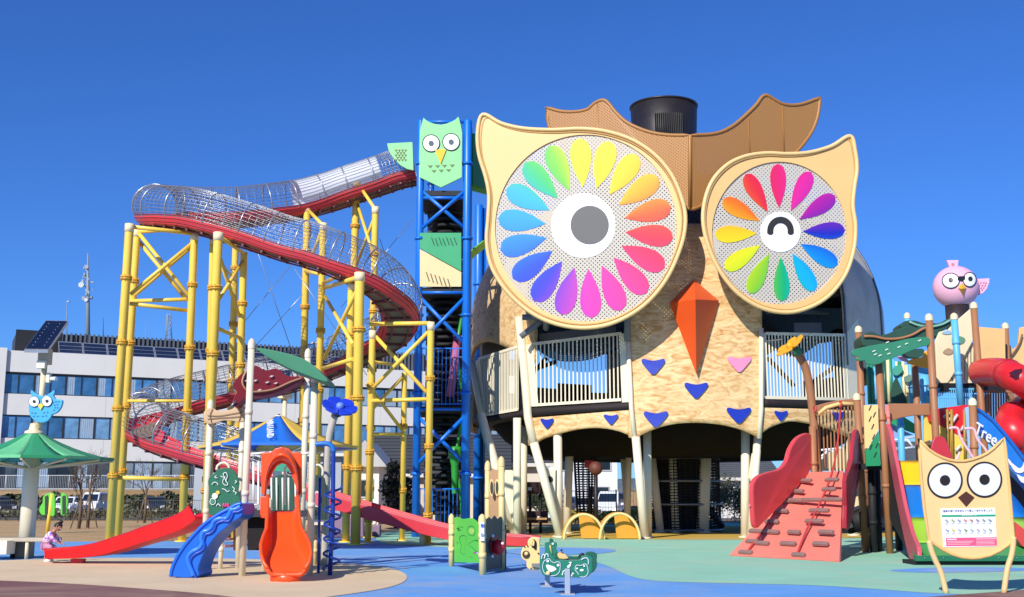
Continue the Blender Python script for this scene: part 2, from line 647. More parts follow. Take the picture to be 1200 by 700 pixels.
sheet('blue_rubber_puddle', blob([(1043, 669), (1080, 666.5), (1140, 665.5), (1210, 667), (1190, 670), (1130, 671.5), (1070, 671.5)], 6), 0.012, M_blue)
sheet('car_park', [(-140, 79), (140, 79), (140, 103), (-140, 103)], 0.004, M_asph)
mb = MB()
for k in range(-20, 20):
    c = Vector((k * 2.7 - 1, 96.5, 0.008)); mb.add([c + Vector((-.06, -2.4, 0)), c + Vector((.06, -2.4, 0)), c + Vector((.06, 2.4, 0)), c + Vector((-.06, 2.4, 0))], [(0, 1, 2, 3)])
tag(mb.build('parking_lines', paint('#d8d8d2', 0.7), fix=False), kind='structure')
# raised bank the office block stands on
mb = MB()
prof = [(104.5, 0.0), (105, 0.25), (107, 1.2), (109, 1.95), (110.5, 2.2), (190, 2.2), (190, -0.5), (104.5, -0.5)]
mb.prism([Vector((-160, y, z)) for y, z in prof], Vector((172, 0, 0)))
tag(mb.build('bank', M_bank), kind='structure')
# low hills on the skyline
mb = MB()
def hill(u, v):
    x = -900 + 1800 * u
    h = 26 + 14 * noise.noise(Vector((u * 7, 1.3, 0))) + 5 * noise.noise(Vector((u * 31, 4.1, 0)))
    return Vector((x, 1500 + 260 * v, h * math.sin(math.pi * min(1, v * 1.0)) - 1))
mb.grid(hill, 120, 10, lambda p, u, v: Vector((p.x, p.y, -3)))
tag(mb.build('hills', ground_mat('hill_wood', (hx('#5d6f7d'), hx('#4c6170')), 0.01, 0.2)), kind='structure')

# ================================================================ OFFICE BLOCK
A = Vector((P(5, 413, 115).x, 115, 0))
E = Vector((1, 0.49, 0)).normalized()
NB = Vector((E.y, -E.x, 0))           # facade normal, towards the viewer
def FB(s, z, d=0.0):
    return A + E * s + NB * d + Vector((0, 0, z))
def bbox(mb, s0, s1, z0, z1, d0, d1):
    return mb.obox(FB((s0 + s1) / 2, (z0 + z1) / 2, (d0 + d1) / 2), E * (s1 - s0) / 2, NB * (d1 - d0) / 2, Vector((0, 0, (z1 - z0) / 2)))
LEN = 60.0
office = thing('office_building', FB(0, 2.2), 'long white office block with blue ribbon windows and solar panels along its roof edge', 'building')
M_white = paint('#dddcd6', 0.6, 0.05, 0.15, grime=0.12)
M_wdark = paint('#20242a', 0.6, 0.1)
ZB = [(2.2, 5.5), (5.9, 7.4), (9.75, 11.85)]
mb = MB()
bbox(mb, 0, LEN, 13.95, 16.1, -14, 0)
bbox(mb, 0, LEN, 9.65 - 2.2, 11.9 - 2.2 + 0.05, -14, 0) if False else None
mb.build('top_wall', M_white, office)
def bay_floor(z0, z1, n, pal, lift=0.0):
    w = LEN / n
    for i in range(n):
        fm = MB()
        s0, s1 = i * w, (i + 1) * w
        for a, b in ((s0, s0 + .07), (s1 - .07, s1), ((s0 + s1) / 2 - .035, (s0 + s1) / 2 + .035)):
            bbox(fm, a, b, z0, z1, -0.25, -0.1)
        bbox(fm, s0, s1, z1 - .1, z1, -0.26, -0.12); bbox(fm, s0, s1, z0, z0 + .08, -0.26, -0.12)
        wnd = fm.build('window', M_wdark, office)
        pm = MB(); bbox(pm, s0, s1, z0 + .02, z1 - .02, -0.42, -0.2)
        pm.build('pane', random.choice(pal), wnd)
        if random.random() < 0.75:
            cm = MB(); a = s0 + w * random.choice((0.03, 0.52)); b = a + w * random.choice((0.25, 0.44))
            k = a
            while k < b:
                bbox(cm, k, k + .16, z0 + .12, z1 - .14, -0.199, -0.19); k += .2
            cm.build('blind', M_blind, wnd)
M_blind = paint('#9fb6c8', 0.5, 0.12)
GL = [glass_mat('glass_blue', hx('#4f86bb')), glass_mat('glass_deep', hx('#3a6c9a')), glass_mat('glass_pale', hx('#6fa0c8'))]
GD = [glass_mat('glass_dark', hx('#26323c')), glass_mat('glass_grey', hx('#46545e')), glass_mat('glass_room', hx('#7d8b92'))]
bay_floor(11.75, 13.85, 20, GL)
bay_floor(7.35, 9.65, 20, GL)
bay_floor(2.35, 5.2, 16, GD)
for z0, z1 in ((9.65, 11.75), (5.2, 7.35)):
    mb = MB()
    k = 0.0
    while k < LEN - .1:                # cladding sheets with open joints
        bbox(mb, k, min(LEN, k + 4.98), z0, z1, -14, 0); k += 5.0
    mb.build('wall_band', M_white, office)
for z in (13.85, 9.65):
    mb = MB(); bbox(mb, 0, LEN, z - .02, z + .1, -0.4, -0.05); mb.build('shadow_gap', M_wdark, office)
mb = MB(); bbox(mb, 0.05, LEN - .05, 2.2, 16.0, -13.9, -0.45); mb.build('core_wall', paint('#8f959b', 0.7), office)
mb = MB(); bbox(mb, -0.5, 0.25, 2.2, 16.3, -14.2, 0.3); mb.build('corner_wall', M_white, office)
mb = MB(); bbox(mb, -0.5, LEN, 2.0, 2.34, -1, 1.4); mb.build('plinth', paint('#9a9a96', 0.8), office)
mb = MB(); bbox(mb, 1.2, LEN, 16.1, 18.5, -12, -3.6); scr = mb.build('roof_screen', paint('#3b3f45', 0.6), office)
mb = MB(); k = 5.5
while k < LEN:
    bbox(mb, k, k + .2, 16.1, 18.65, -3.6, -3.4); k += .46
mb.build('screen_rib', paint('#5d6269', 0.5), scr)
mb = MB(); bbox(mb, 1.1, 5.5, 16.1, 18.7, -3.6, -3.3); mb.build('louvre', paint('#191b1f', 0.6), office)
M_pv = paint('#1d2740', 0.25, 0.15, 0.6, spec=0.7, grime=0.05)
M_alu = paint('#b9bdc2', 0.35, 0.06, metal=0.6)
for i in range(13):
    s0 = 5.2 + i * 2.42
    mb = MB()
    a, b, c, d = FB(s0, 16.15, -.6), FB(s0 + 2.3, 16.15, -.6), FB(s0 + 2.3, 17.5, -2.3), FB(s0, 17.5, -2.3)
    mb.prism([a, b, c, d], Vector((0, 0, -.08)))
    pv = mb.build('solar_panel', M_pv, office)
    mb = MB()
    for p, q in ((a, b), (b, c), (c, d), (d, a)):
        mb.beam(p + Vector((0, 0, .02)), q + Vector((0, 0, .02)), .07, .06)
    for f in (.33, .66):
        mb.beam(a.lerp(d, f) + Vector((0, 0, .012)), b.lerp(c, f) + Vector((0, 0, .012)), .05, .03)
    mb.build('panel_frame', M_alu, pv)
mb = MB(); bbox(mb, 22, 26, 18.0, 18.7, -8, -6); mb.build('roof_hatch', paint('#8a9096', 0.6), office)
# railing at the foot of the block
rail = thing('terrace_railing', Vector((-45, 108.6, 2.0)), 'white metal railing along the terrace in front of the office block', 'railing')
mb = MB(); x0, x1, yr = -62.0, -8.0, 110.6
for z in (2.3, 3.55):
    mb.beam((x0, yr, z), (x1, yr, z), .05, .05)
mb.build('rail', paint('#c9cdd0', 0.4), rail)
x = x0
while x < x1:
    MB().cyl((x, yr, 2.2), (x, yr, 3.6), .04, n=6).build('post', paint('#c9cdd0', 0.4), rail)
    x += 2.0
mb = MB(); x = x0
while x < x1:
    mb.beam((x, yr, 2.3), (x, yr, 3.5), .018, .018); x += .16
mb.build('bars', paint('#b9bdc0', 0.4), rail)
rnd0 = random.Random(12)
# roof masts
def mast(px, y0, y1, D, r, label, dishes=()):
    b, t = P(px, y0 + 16, D), P(px, y1, D)
    m = thing('antenna_mast', b, label, 'antenna')
    h = (t - b).length
    MB().tube([b, b.lerp(t, .6), t], [r, r * .75, r * .25], 8).build('pole', paint('#8796a3', 0.5), m)
    for f, dx, s in dishes:
        c = b.lerp(t, f) + Vector((dx, -.2, 0))
        d = MB().cyl(c + Vector((0, -.12, 0)), c + Vector((0, .25, 0)), s, s * .8, 14).build('dish', paint('#bcc4ca', 0.5), m)
        MB().beam(c + Vector((0, .2, 0)), b.lerp(t, f), .05, .05).build('bracket', M_alu, d)
    return m
m = mast(103, 392, 297, 122, .26, 'tall grey roof mast carrying a white drum dish at the left of the roof', [(.66, -.62, .3), (.5, -.1, .2)])
mb = MB(); b0_, t0_ = P(103, 408, 122), P(103, 297, 122)
for k in range(26):
    f = .52 + .36 * rnd0.random(); c = b0_.lerp(t0_, f) + Vector((rnd0.uniform(-.55, .55), rnd0.uniform(-.3, .3), 0))
    mb.box(c, (rnd0.uniform(.08, .3), .15, rnd0.uniform(.1, .4))); mb.beam(c, b0_.lerp(t0_, f), .05, .05)
mb.build('aerial_cluster', paint('#8d98a3', .5), m)
mast(78, 394, 352, 120, .07, 'thin roof pole with a small forked tip left of the dish mast', [(.97, .3, .07)])
mast(121, 402, 372, 124, .06, 'thin bare roof aerial right of the dish mast')
mast(171, 403, 377, 128, .05, 'very thin roof aerial between the first yellow posts')
# lattice mast
b = P(197, 404, 129); t = P(197, 368, 129)
lm = thing('lattice_mast', b, 'small grey lattice mast on the office roof seen between yellow posts', 'antenna')
mb = MB(); h = t.z - b.z
cs = [Vector((.5 * math.cos(a), .5 * math.sin(a), 0)) for a in (.5, 2.6, 4.7)]
for c in cs: mb.tube([b + c, t + c * .35], .05, 6)
for i in range(7):
    f0, f1 = i / 7, (i + 1) / 7
    for j in range(3):
        p, q = cs[j], cs[(j + 1) % 3]
        mb.tube([b + Vector((0, 0, h * f0)) + p * (1 - .65 * f0), b + Vector((0, 0, h * f1)) + q * (1 - .65 * f1)], .03, 5)
mb.build('lattice', paint('#8f9aa5', 0.5), lm)

# ================================================================ HOUSES BEYOND
def house(x0, x1, y0, dep, hw, hr, wall, roof, label, wins=(), ridge_x=True, name='house'):
    cx = (x0 + x1) / 2
    h = thing(name, (cx, y0, 0), label, 'house')
    MB().box((cx, y0 + dep / 2, hw / 2), (x1 - x0, dep, hw)).build('wall', paint(wall, 0.7, 0.08, 0.4), h)
    mb = MB(); o = .5
    if ridge_x:
        pr = [Vector((x0 - o, y0 - o, hw)), Vector((x0 - o, y0 + dep / 2, hw + hr)), Vector((x0 - o, y0 + dep + o, hw))]
        mb.prism(pr, Vector((x1 - x0 + 2 * o, 0, 0)))
    else:
        pr = [Vector((x0 - o, y0 - o, hw)), Vector((cx, y0 - o, hw + hr)), Vector((x1 + o, y0 - o, hw))]
        mb.prism(pr, Vector((0, dep + 2 * o, 0)))
    rf = mb.build('roof', paint(roof, 0.7, 0.15, 0.6), h)
    if ridge_x:                        # tile courses
        mb = MB(); k = 0.04
        while k < 1:
            p = Vector((x0 - o, y0 - o, hw)).lerp(Vector((x0 - o, y0 + dep / 2, hw + hr)), k) + Vector((0, -.02, .03))
            mb.beam(p, p + Vector((x1 - x0 + 2 * o, 0, 0)), .12, .05); k += .085
        mb.build('tile_courses', paint(roof, 0.6, 0.2, 2.0), rf)
        MB().box((cx, y0 - o, hw - .08), (x1 - x0 + 2 * o, .12, .22)).build('gutter', paint('#d7d3cc', 0.5), rf)
    for (wx, wz, ww, wh) in wins:
        f = MB().box((wx, y0 - .03, wz), (ww + .16, .1, wh + .16)).build('window', paint('#c7c9cb', 0.5), h)
        MB().box((wx, y0 - .07, wz), (ww, .06, wh)).build('pane', GD[0], f)
    return h

house(XD(436, 72), XD(590, 72), 72, 9, 2.9, 2.7, '#cfc4b2', '#3f434a', 'beige house under a dark grey tiled roof seen behind the blue tower', [(XD(470, 72), 1.5, 1.2, 1.2), (XD(520, 72), 1.5, 1.6, 1.2)])
house(XD(414, 66), XD(446, 66), 66, 6, 3.2, 1.5, '#e4e0d8', '#b9b9b6', 'small white gabled house between the yellow posts beside the dark roof', [(XD(431, 66), 2.0, .7, .9)], ridge_x=False)
house(XD(232, 84), XD(402, 84), 84, 9, 4.6, .5, '#a7adb3', '#8d9299', 'low grey flat house behind the blue and yellow canopy', [(XD(380, 84), 3.4, 1.6, 1.0), (XD(350, 84), 3.4, 1.6, 1.0)])
house(XD(596, 74), XD(640, 74), 74, 8, 3.6, 2.4, '#d6cdbd', '#474b52', 'beige house with grey roof seen under the left arch of the giant owl', [(XD(618, 74), 1.5, 1.3, 1.1)])
house(XD(640, 88), XD(722, 88), 88, 9, 7.2, .4, '#e3e6ea', '#c9ccd0', 'tall white house with square windows seen beneath the giant owl', [(XD(703, 88), 4.3, 1.4, 1.5), (XD(660, 88), 4.3, 1.2, 1.5), (XD(700, 88), 1.6, 1.5, 1.3)])
house(XD(815, 86), XD(905, 86), 86, 10, 2.9, 1.9, '#dcd9d2', '#55595f', 'white house with a wide grey roof seen right of the centre columns', [(XD(838, 86), 1.7, 1.5, 1.0)])
house(XD(1030, 95), XD(1110, 95), 95, 9, 4.2, 2.0, '#cfd2d6', '#5b6068', 'pale house with grey roof glimpsed behind the brown posts', [(XD(1050, 95), 2.2, 1.4, 1.1)])

# ================================================================ PLANTS
def leaves(mb, c, rad, n, size, rnd, lump=0.35, seed=0):
    """leaf-sized faces spread through a lumpy volume"""
    for i in range(n):
        while True:
            q = Vector((rnd.uniform(-1, 1), rnd.uniform(-1, 1), rnd.uniform(-1, 1)))
            if 0.25 < q.length < 1: break
        k = 1 + lump * noise.noise(q * 2.3 + Vector((seed, 0, 0)))
        p = Vector(c) + Vector((q.x * rad[0], q.y * rad[1], q.z * rad[2])) * k
        d = Vector((rnd.gauss(0, 1), rnd.gauss(0, 1), rnd.gauss(0, 1))).normalized()
        e = d.orthogonal().normalized() * size * rnd.uniform(.6, 1.3)
        f = d.cross(e) * .55
        mb.add([p - e, p + f, p + e, p - f], [(0, 1, 2, 3)])
    return mb
def leaf_mat(name, a, b_):
    if name in _M: return _M[name]
    m, nt, b = new_mat(name)
    tc = N(nt, 'ShaderNodeTexCoord'); n1 = N(nt, 'ShaderNodeTexNoise'); n1.inputs['Scale'].default_value = 1.4; n1.inputs['Detail'].default_value = 6
    nt.links.new(tc.outputs['Object'], n1.inputs['Vector'])
    cr = N(nt, 'ShaderNodeValToRGB'); cr.color_ramp.elements[0].position = .35; cr.color_ramp.elements[0].color = (*a, 1)
    cr.color_ramp.elements[1].position = .65; cr.color_ramp.elements[1].color = (*b_, 1)
    nt.links.new(n1.outputs['Fac'], cr.inputs[0]); nt.links.new(cr.outputs[0], b.inputs['Base Color'])
    b.inputs['Roughness'].default_value = .6
    _M[name] = m
    return m
LM_dark = leaf_mat('leaf_dark', (.02, .035, .015), (.06, .075, .03))
LM_olive = leaf_mat('leaf_olive', (.09, .10, .04), (.16, .15, .07))
LM_pine = leaf_mat('leaf_pine', (.012, .018, .016), (.035, .045, .03))
LM_yel = leaf_mat('leaf_yellow', (.35, .28, .03), (.6, .48, .06))
rnd = random.Random(3)
def hedge(x0, x1, y, h, n, label, mat=LM_dark, size=.17):
    mb = MB()
    for i in range(n):
        x = rnd.uniform(x0, x1); z = rnd.random() ** .7 * h * (1 + .3 * noise.noise(Vector((x * .8, 0, 0))))
        p = Vector((x, y + rnd.uniform(-.5, .5), z))
        d = Vector((rnd.gauss(0, 1), rnd.gauss(0, 1), rnd.gauss(0, 1))).normalized()
        e = d.orthogonal().normalized() * size * rnd.uniform(.6, 1.4); f = d.cross(e) * .6
        mb.add([p - e, p + f, p + e, p - f], [(0, 1, 2, 3)])
    o = mb.build('hedge', mat, fix=False)
    return tag(o, label, 'hedge')
hedge(-52, -8, 103.8, 1.7, 6500, 'long dark hedge at the foot of the bank behind the parked cars', size=.22)
hedge(-40, -12, 77.4, .75, 2600, 'low olive hedge along the car park fence on the left', LM_olive, .12)
hedge(13.4, 24, 69, 2.2, 7000, 'olive hedge behind the columns on the right of the owl', LM_olive, .085)
hedge(2.6, 9.0, 66, .8, 1800, 'low yellow flowering border seen beneath the giant owl', LM_yel, .09)
def limb(mb, p, d, ln, r, depth, rr):
    q = p + d * ln
    mid = p.lerp(q, .5) + Vector((rr.gauss(0, .03), rr.gauss(0, .03), 0)) * ln
    mb.tube([p, mid, q], [r, r * .8, r * .62], 5 if depth < 3 else 7)
    if depth > 0:
        for k in range(rr.choice((2, 3, 3))):
            nd = (d + Vector((rr.gauss(0, .42), rr.gauss(0, .42), rr.gauss(.05, .2)))).normalized()
            limb(mb, p.lerp(q, rr.uniform(.6, 1)), nd, ln * rr.uniform(.6, .85), r * .55, depth - 1, rr)
def bare_tree(px, D, h, label, seed):
    rr = random.Random(seed)
    b = Vector((XD(px, D), D, 0))
    t = thing('bare_tree', b, label, 'tree', 'bare saplings at the edge of the field')
    MB().tube([b, b + Vector((.03, 0, h * .22)), b + Vector((0, .03, h * .45))], [.09, .075, .06], 8).build('trunk', paint('#6b5a49', 0.9, .25, 4, bump=.5), t)
    mb = MB()
    for k in range(5):
        limb(mb, b + Vector((0, .02, h * (.3 + .035 * k))), Vector((rr.gauss(0, .28), rr.gauss(0, .28), 1)).normalized(), h * .17, .035, 4, rr)
    mb.build('branches', paint('#64564a', 0.9, .25, 4), t)
    for dx in (-.45, .45):
        MB().cyl(b + Vector((dx, .1, 0)), b + Vector((dx * .1, .05, h * .33)), .03, n=6).build('stake', paint('#7a6248', 0.9), t)
bare_tree(102, 57, 4.2, 'bare sapling with stakes just right of the green canopy post', 5)
bare_tree(112, 59, 4.7, 'taller bare sapling close to the first yellow post', 8)
bare_tree(177, 70, 4.6, 'slim bare sapling seen between the first two pairs of yellow posts', 11)
t = thing('evergreen_shrub', (XD(466, 58), 58, 0), 'black green clipped evergreen with a leaning stake behind the red chute', 'shrub')
mb = MB()
for c, r_ in (((0, 0, 2.55), .62), ((-.35, .1, 2.0), .5), ((.45, .1, 1.9), .6), ((.1, 0, 1.2), .7), ((.5, .1, .7), .5), ((-.2, 0, 3.0), .3)):
    leaves(mb, Vector((XD(466, 58), 58, 0)) + Vector(c), (r_, r_, r_), 420, .1, rnd, .5, c[0])
mb.build('crown', LM_pine, t, fix=False)
b = Vector((XD(466, 58), 58, 0))
MB().tube([b, b + Vector((.05, 0, 1.4)), b + Vector((0, 0, 2.6))], [.09, .07, .04], 7).build('trunk', paint('#4a3d31', .9), t)
MB().cyl(b + Vector((-1.1, -.5, 0)), b + Vector((.3, 0, 1.9)), .04, n=6).build('stake', paint('#c0a678', .8), t)
for (px, D, h, lab) in ((842, 74, 2.8, 'round olive bush behind the columns right of the dark net drum'), (868, 71, 2.4, 'smaller round olive bush beside the right front column'), (640, 70, 2.0, 'dark round bush by the iron fence under the owl')):
    mb = MB(); c = Vector((XD(px, D), D, h * .5))
    for k in range(5):
        leaves(mb, c + Vector((rnd.uniform(-.7, .7), rnd.uniform(-.4, .4), rnd.uniform(-.2, .35) * h)), (h * .42, h * .4, h * .36), 800, .065, rnd, .5, k)
    tag(mb.build('round_bush', LM_olive if px > 700 else LM_dark, fix=False), lab, 'bush')

# ================================================================ FENCES, CARS
def fence(x0, x1, y, h, step, bar, label, mat, r=.03):
    f = thing('fence', ((x0 + x1) / 2, y, 0), label, 'fence')
    mb = MB()
    for z in (.12, h * .5, h - .04): mb.beam((x0, y, z), (x1, y, z), .03, .03)
    mb.build('rail', mat, f)
    mb = MB(); x = x0
    while x < x1:
        mb.beam((x, y + .02, .05), (x, y + .02, h), .014, .014); x += bar
    mb.build('bars', mat, f)
    x = x0
    while x <= x1 + .01:
        MB().cyl((x, y, 0), (x, y, h + .05), r, n=8).build('post', mat, f); x += step
    return f
fence(-42, -11, 76, 1.35, 2.0, .12, 'dark mesh fence between the dry grass field and the car park', paint('#4a4a48', .5))
fence(3.0, 12.2, 67.4, 1.9, 1.5, .16, 'black iron fence seen under the left half of the giant owl', paint('#1e1f22', .45), .035)
fence(13.5, 26, 71, 1.2, 2.0, .14, 'thin grey mesh fence behind the right column of the owl', paint('#77787a', .5))
M_tyre = paint('#17181a', .85, .1); M_chrome = paint('#c9ccd0', .25, .05, metal=.8)
M_cglass = glass_mat('car_glass', hx('#1c262e')); M_lamp = paint('#e8ecf0', .15, .03)
def car(loc, rz, col, label, van=False):
    """front of the car faces -Y before turning"""
    x, y = loc
    c = thing('parked_car', (x, y, 0), label, 'car', 'cars in the car park')
    Mt = Matrix.Translation((x, y, 0)) @ Matrix.Rotation(rz, 4, 'Z')
    w = .78
    if van:
        prof = [(-1.7, .35), (-1.7, .95), (-1.35, 1.15), (-1.0, 1.8), (-.8, 1.92), (1.6, 1.92), (1.7, 1.8), (1.72, .35)]
    else:
        prof = [(-1.9, .32), (-1.93, .7), (-1.75, .88), (-.95, 1.02), (-.3, 1.5), (.0, 1.56), (1.2, 1.56), (1.6, 1.45), (1.85, .95), (1.88, .32)]
    mb = MB()
    m = len(prof)
    rows = []
    for xx, zi in ((-w, .0), (-w * .96, 0), (w * .96, 0), (w, 0)):
        pass
    secs = []
    for xx in (-1, -.9, .9, 1):
        secs.append([Mt @ Vector((w * xx * (1 - .16 * max(0, (z - .95)) ), yy, z)) for yy, z in prof])
    vs = sum(secs, [])
    fs = []
    for k in range(3):
        for i in range(m):
            j = (i + 1) % m
            fs.append((k * m + i, (k + 1) * m + i, (k + 1) * m + j, k * m + j))
    fs.append(tuple(range(m))); fs.append(tuple(range(4 * m - 1, 3 * m - 1, -1)))
    mb.add(vs, fs)
    mb.build('body', paint(col, .25, .04, spec=.7), c, bevel=.07, seg=3)
    def q(pts, name, mat, th=(0, -.02, .01), parent=c, bev=0):
        return MB().prism([Mt @ Vector(p) for p in pts], Mt.to_3x3() @ Vector(th)).build(name, mat, parent, bevel=bev)
    if van:
        q([(-.66, -1.33, 1.2), (.66, -1.33, 1.2), (.6, -1.02, 1.74), (-.6, -1.02, 1.74)], 'windscreen', M_cglass)
        for s in (-1, 1): q([(s * .76, -.9, 1.2), (s * .76, 1.4, 1.2), (s * .68, 1.4, 1.75), (s * .68, -.8, 1.75)], 'side_window', M_cglass, (s * .035, 0, 0))
        fy, lz = -1.72, .72
    else:
        q([(-.66, -.9, 1.05), (.66, -.9, 1.05), (.58, -.32, 1.46), (-.58, -.32, 1.46)], 'windscreen', M_cglass)
        for s in (-1, 1): q([(s * .76, -.75, 1.05), (s * .76, 1.5, 1.05), (s * .71, 1.3, 1.44), (s * .71, -.2, 1.44)], 'side_window', M_cglass, (s * .03, 0, 0))
        fy, lz = -1.93, .74
    for s in (-1, 1):
        q([(s * .72, fy, lz - .1), (s * .42, fy - .02, lz - .08), (s * .42, fy, lz + .08), (s * .72, fy + .06, lz + .12)], 'headlight', M_lamp, (0, -.05, 0))
        for yy in (-1.15, 1.15):
            a = Mt @ Vector((s * .62, yy, .3)); b_ = Mt @ Vector((s * .8, yy, .3))
            wh = MB().cyl(a, b_, .3, n=20).build('wheel', M_tyre, c)
            MB().cyl(b_, Mt @ Vector((s * .82, yy, .3)), .18, n=14).build('rim', M_chrome, wh)
        q([(s * .78, -.75, 1.0), (s * .95, -.75, 1.0), (s * .95, -.72, 1.14), (s * .78, -.72, 1.14)], 'mirror', paint(col, .3), (0, .08, 0))
    q([(-.38, fy - .01, .45), (.38, fy - .01, .45), (.38, fy - .01, .6), (-.38, fy - .01, .6)], 'grille', M_tyre, (0, -.03, 0))
    q([(-.17, fy - .03, .38), (.17, fy - .03, .38), (.17, fy - .03, .52), (-.17, fy - .03, .52)], 'number_plate', paint('#e9e6d0', .5), (0, -.02, 0))
    return c
car((XD(86, 92), 92), R(8), '#e6e8ea', 'white hatchback facing us left of the first yellow post')
car((XD(121, 96), 96), R(-6), '#dfe2e4', 'white box van parked close to the first yellow post', van=True)
car((XD(8, 90), 90), R(40), '#22242a', 'black car parked at the far left behind the green canopy')
car((XD(189, 95), 95), R(15), '#2a2f38', 'dark blue car seen between the yellow posts')
car((XD(682, 78), 78), R(12), '#e4e7ea', 'white car behind the iron fence under the owl, left of the other')
car((XD(716, 80), 80), R(-20), '#dce3ea', 'pale van parked behind the iron fence beside the ball pole', van=True)
# ================================================================ BLUE TOWER
M_blu = paint(BLUE, .35, .08)
M_dnet = paint('#15171b', .7, .2, 3)
M_steel = paint('#8b9198', .35, .08, metal=.7)
TD = 45.0
tw = thing('slide_tower', (XD(518, 46), 46.5, 0), 'tall blue steel stair tower with a green owl face board at its top', 'tower')
def zat(py, D): return P(600, py, D).z
cols = {}
TX0, TX1, TX2, TX3 = P(490, 400, 45).x, P(546.5, 400, 45).x, P(503, 400, 48).x, P(563, 400, 48).x
for key, x, y, ptop, r in (('e', TX1 - .05, 48, 150, .13), ('a', TX0, 45, 141, .15), ('b', TX1, 45, 141, .17), ('c', TX2, 48, 150, .13), ('d', XD(560, 55), 55, 240, .2)):
    t = zat(ptop, y)
    MB().tube([(x, y, 0), (x, y, t - .05), (x, y, t)], [r, r, r * .8], 14).build('column', M_blu, tw)
    z = 2.4
    while z < t - 1:
        MB().tube([(x, y, z - .05), (x, y, z + .05)], r * 1.35, 14).build('flange', M_blu, tw); z += 3.1
# second slim shaft to the right
MB().cyl((XD(566, 55), 55.2, 0), (XD(566, 55), 55.2, zat(243, 55)), .1).build('column', M_blu, tw)
lev = [zat(y, 45) for y in (607, 480, 341, 227)]
for z in lev[1:]:
    mb = MB().box(((TX0 + TX1) / 2, 46.5, z), (TX1 - TX0 + .1, 3.1, .22)); mb.build('deck', paint('#23262b', .7), tw, bevel=.02)
def xbr(z0, z1, y=44.95, r=.075):
    MB().cyl((TX0, y, z0), (TX1, y, z1), r, n=10).build('brace', M_blu, tw)
    MB().cyl((TX0, y + .05, z1), (TX1, y + .05, z0), r, n=10).build('brace', M_blu, tw)
xbr(zat(270, 45), zat(222, 45)); xbr(zat(405, 45), zat(347, 45)); xbr(zat(545, 45), zat(487, 45))
for z0, z1 in ((lev[0], lev[1]), (lev[1], lev[2]), (lev[2], lev[3])):
    MB().cyl((TX1 + .02, 45, z0 + .4), (TX1 - .05, 48, z1 - .6), .06, n=8).build('brace', M_blu, tw)
    MB().cyl((TX2, 48.05, z0 + .4), (TX1 - .05, 48.05, z1 - .6), .06, n=8).build('brace', M_blu, tw)
    MB().cyl((TX2, 48.1, z1 - .6), (TX1 - .05, 48.1, z0 + .4), .06, n=8).build('brace', M_blu, tw)
for py in (143, 232, 343, 480):
    z = zat(py, 45)
    MB().cyl((TX0, 45, z), (TX1, 45, z), .07, n=8).build('crossbar', M_blu, tw)
def bars_fence(mb, p, q, h, n, r=.022):
    p, q = Vector(p), Vector(q)
    for k in range(n + 1):
        a = p.lerp(q, k / n)
        mb.beam(a, a + Vector((0, 0, h)), r, r)
    for z in (0.05, h): mb.beam(p + Vector((0, 0, z)), q + Vector((0, 0, z)), r * 2, r * 2)
    return mb
for py0, py1 in ((475, 408), (616, 573)):
    z0, z1 = zat(py0, 45), zat(py1, 45)
    bars_fence(MB(), (TX0, 45.1, z0), (TX1, 45.1, z0), z1 - z0, 12).build('railing', M_blu, tw)
    bars_fence(MB(), (TX1, 45.1, z0), (TX1, 48, z0), z1 - z0, 14).build('railing', M_blu, tw)
# net climber inside, a stack of black rings round a pole; a small green chute
xc = (TX0 + TX1) / 2 + .05
mb = MB(); z = .8
while z < lev[3] - .5:
    mb.lathe((xc, 46.6, z), [(.2, .0), (.72, .03), (.75, .1), (.68, .17), (.2, .2)], 24); z += .29
mb.build('ring_stack', M_dnet, tw)
MB().cyl((xc, 46.6, 0), (xc, 46.6, lev[3]), .12).build('climbing_pole', M_dnet, tw)
M_slate = paint('#3c4248', .5, .2, 2)
mb = MB()
for k in range(28):
    z = 1 + k * .46
    mb.box((xc - .1, 47.7, z), (1.6, .05, .3))
mb.build('slat_screen', M_slate, tw)
M_grn = paint('#2f9a3a', .35, .08)
mb = MB(); pts = []
for k in range(40):
    a = k * .33; pts.append(Vector((xc + .62 + .12 * math.cos(a), 45.9 + .2 * math.sin(a), 9.5 - k * .225)))
mb.tube(pts, .07, 10); mb.build('green_tube', M_grn, tw)
MB().lathe((xc + .45, 45.6, zat(560, 45)), [(.1, -.6), (.14, .5), (.26, .9), (.26, 1.2), (.1, 1.25)], 18).build('green_funnel', M_grn, tw)
MB().tube([(xc + .5, 45.9, 7.9), (xc + .4, 45.6, 6.6), (xc + .25, 45.5, 5.4)], .16, 10).build('chute_piece', paint('#b8607e', .4), tw)
MB().box((xc + .1, 47.2, 1.25), (1.0, .08, 2.3)).build('door', paint('#9a8f80', .6), tw)
# owl face board
M_lg = paint('#93dc95', .4, .05, grime=.05)
M_wht = paint('#f2f4f6', .4, .03, grime=.03)
M_blk = paint('#1c1c1e', .4, .05)
M_yel2 = paint('#f7c62e', .4, .05)
Z1 = lambda pts: zo(480, 130, .1713, pts)
fb = panel(Z1([(95, 45), (112, 62), (135, 76), (175, 90), (215, 95), (250, 88), (290, 72), (315, 58), (335, 38), (350, 95), (360, 150), (358, 455), (215, 525), (68, 455), (70, 150), (80, 100)]), 44.75, .09).build('owl_board', M_lg, tw, bevel=.015)
for cx, cy in ((147, 222), (284, 213)):
    x, y = 480 + cx * .1713, 130 + cy * .1713
    e = disc(x, y, 10.4, 10.4, 44.72, .05).build('eye', M_blk, fb)
    disc(x, y, 9.3, 9.3, 44.70, .05).build('eye_white', M_wht, fb)
    disc(x, y, 3.0, 3.0, 44.68, .05).build('pupil', paint('#55626b', .4), fb)
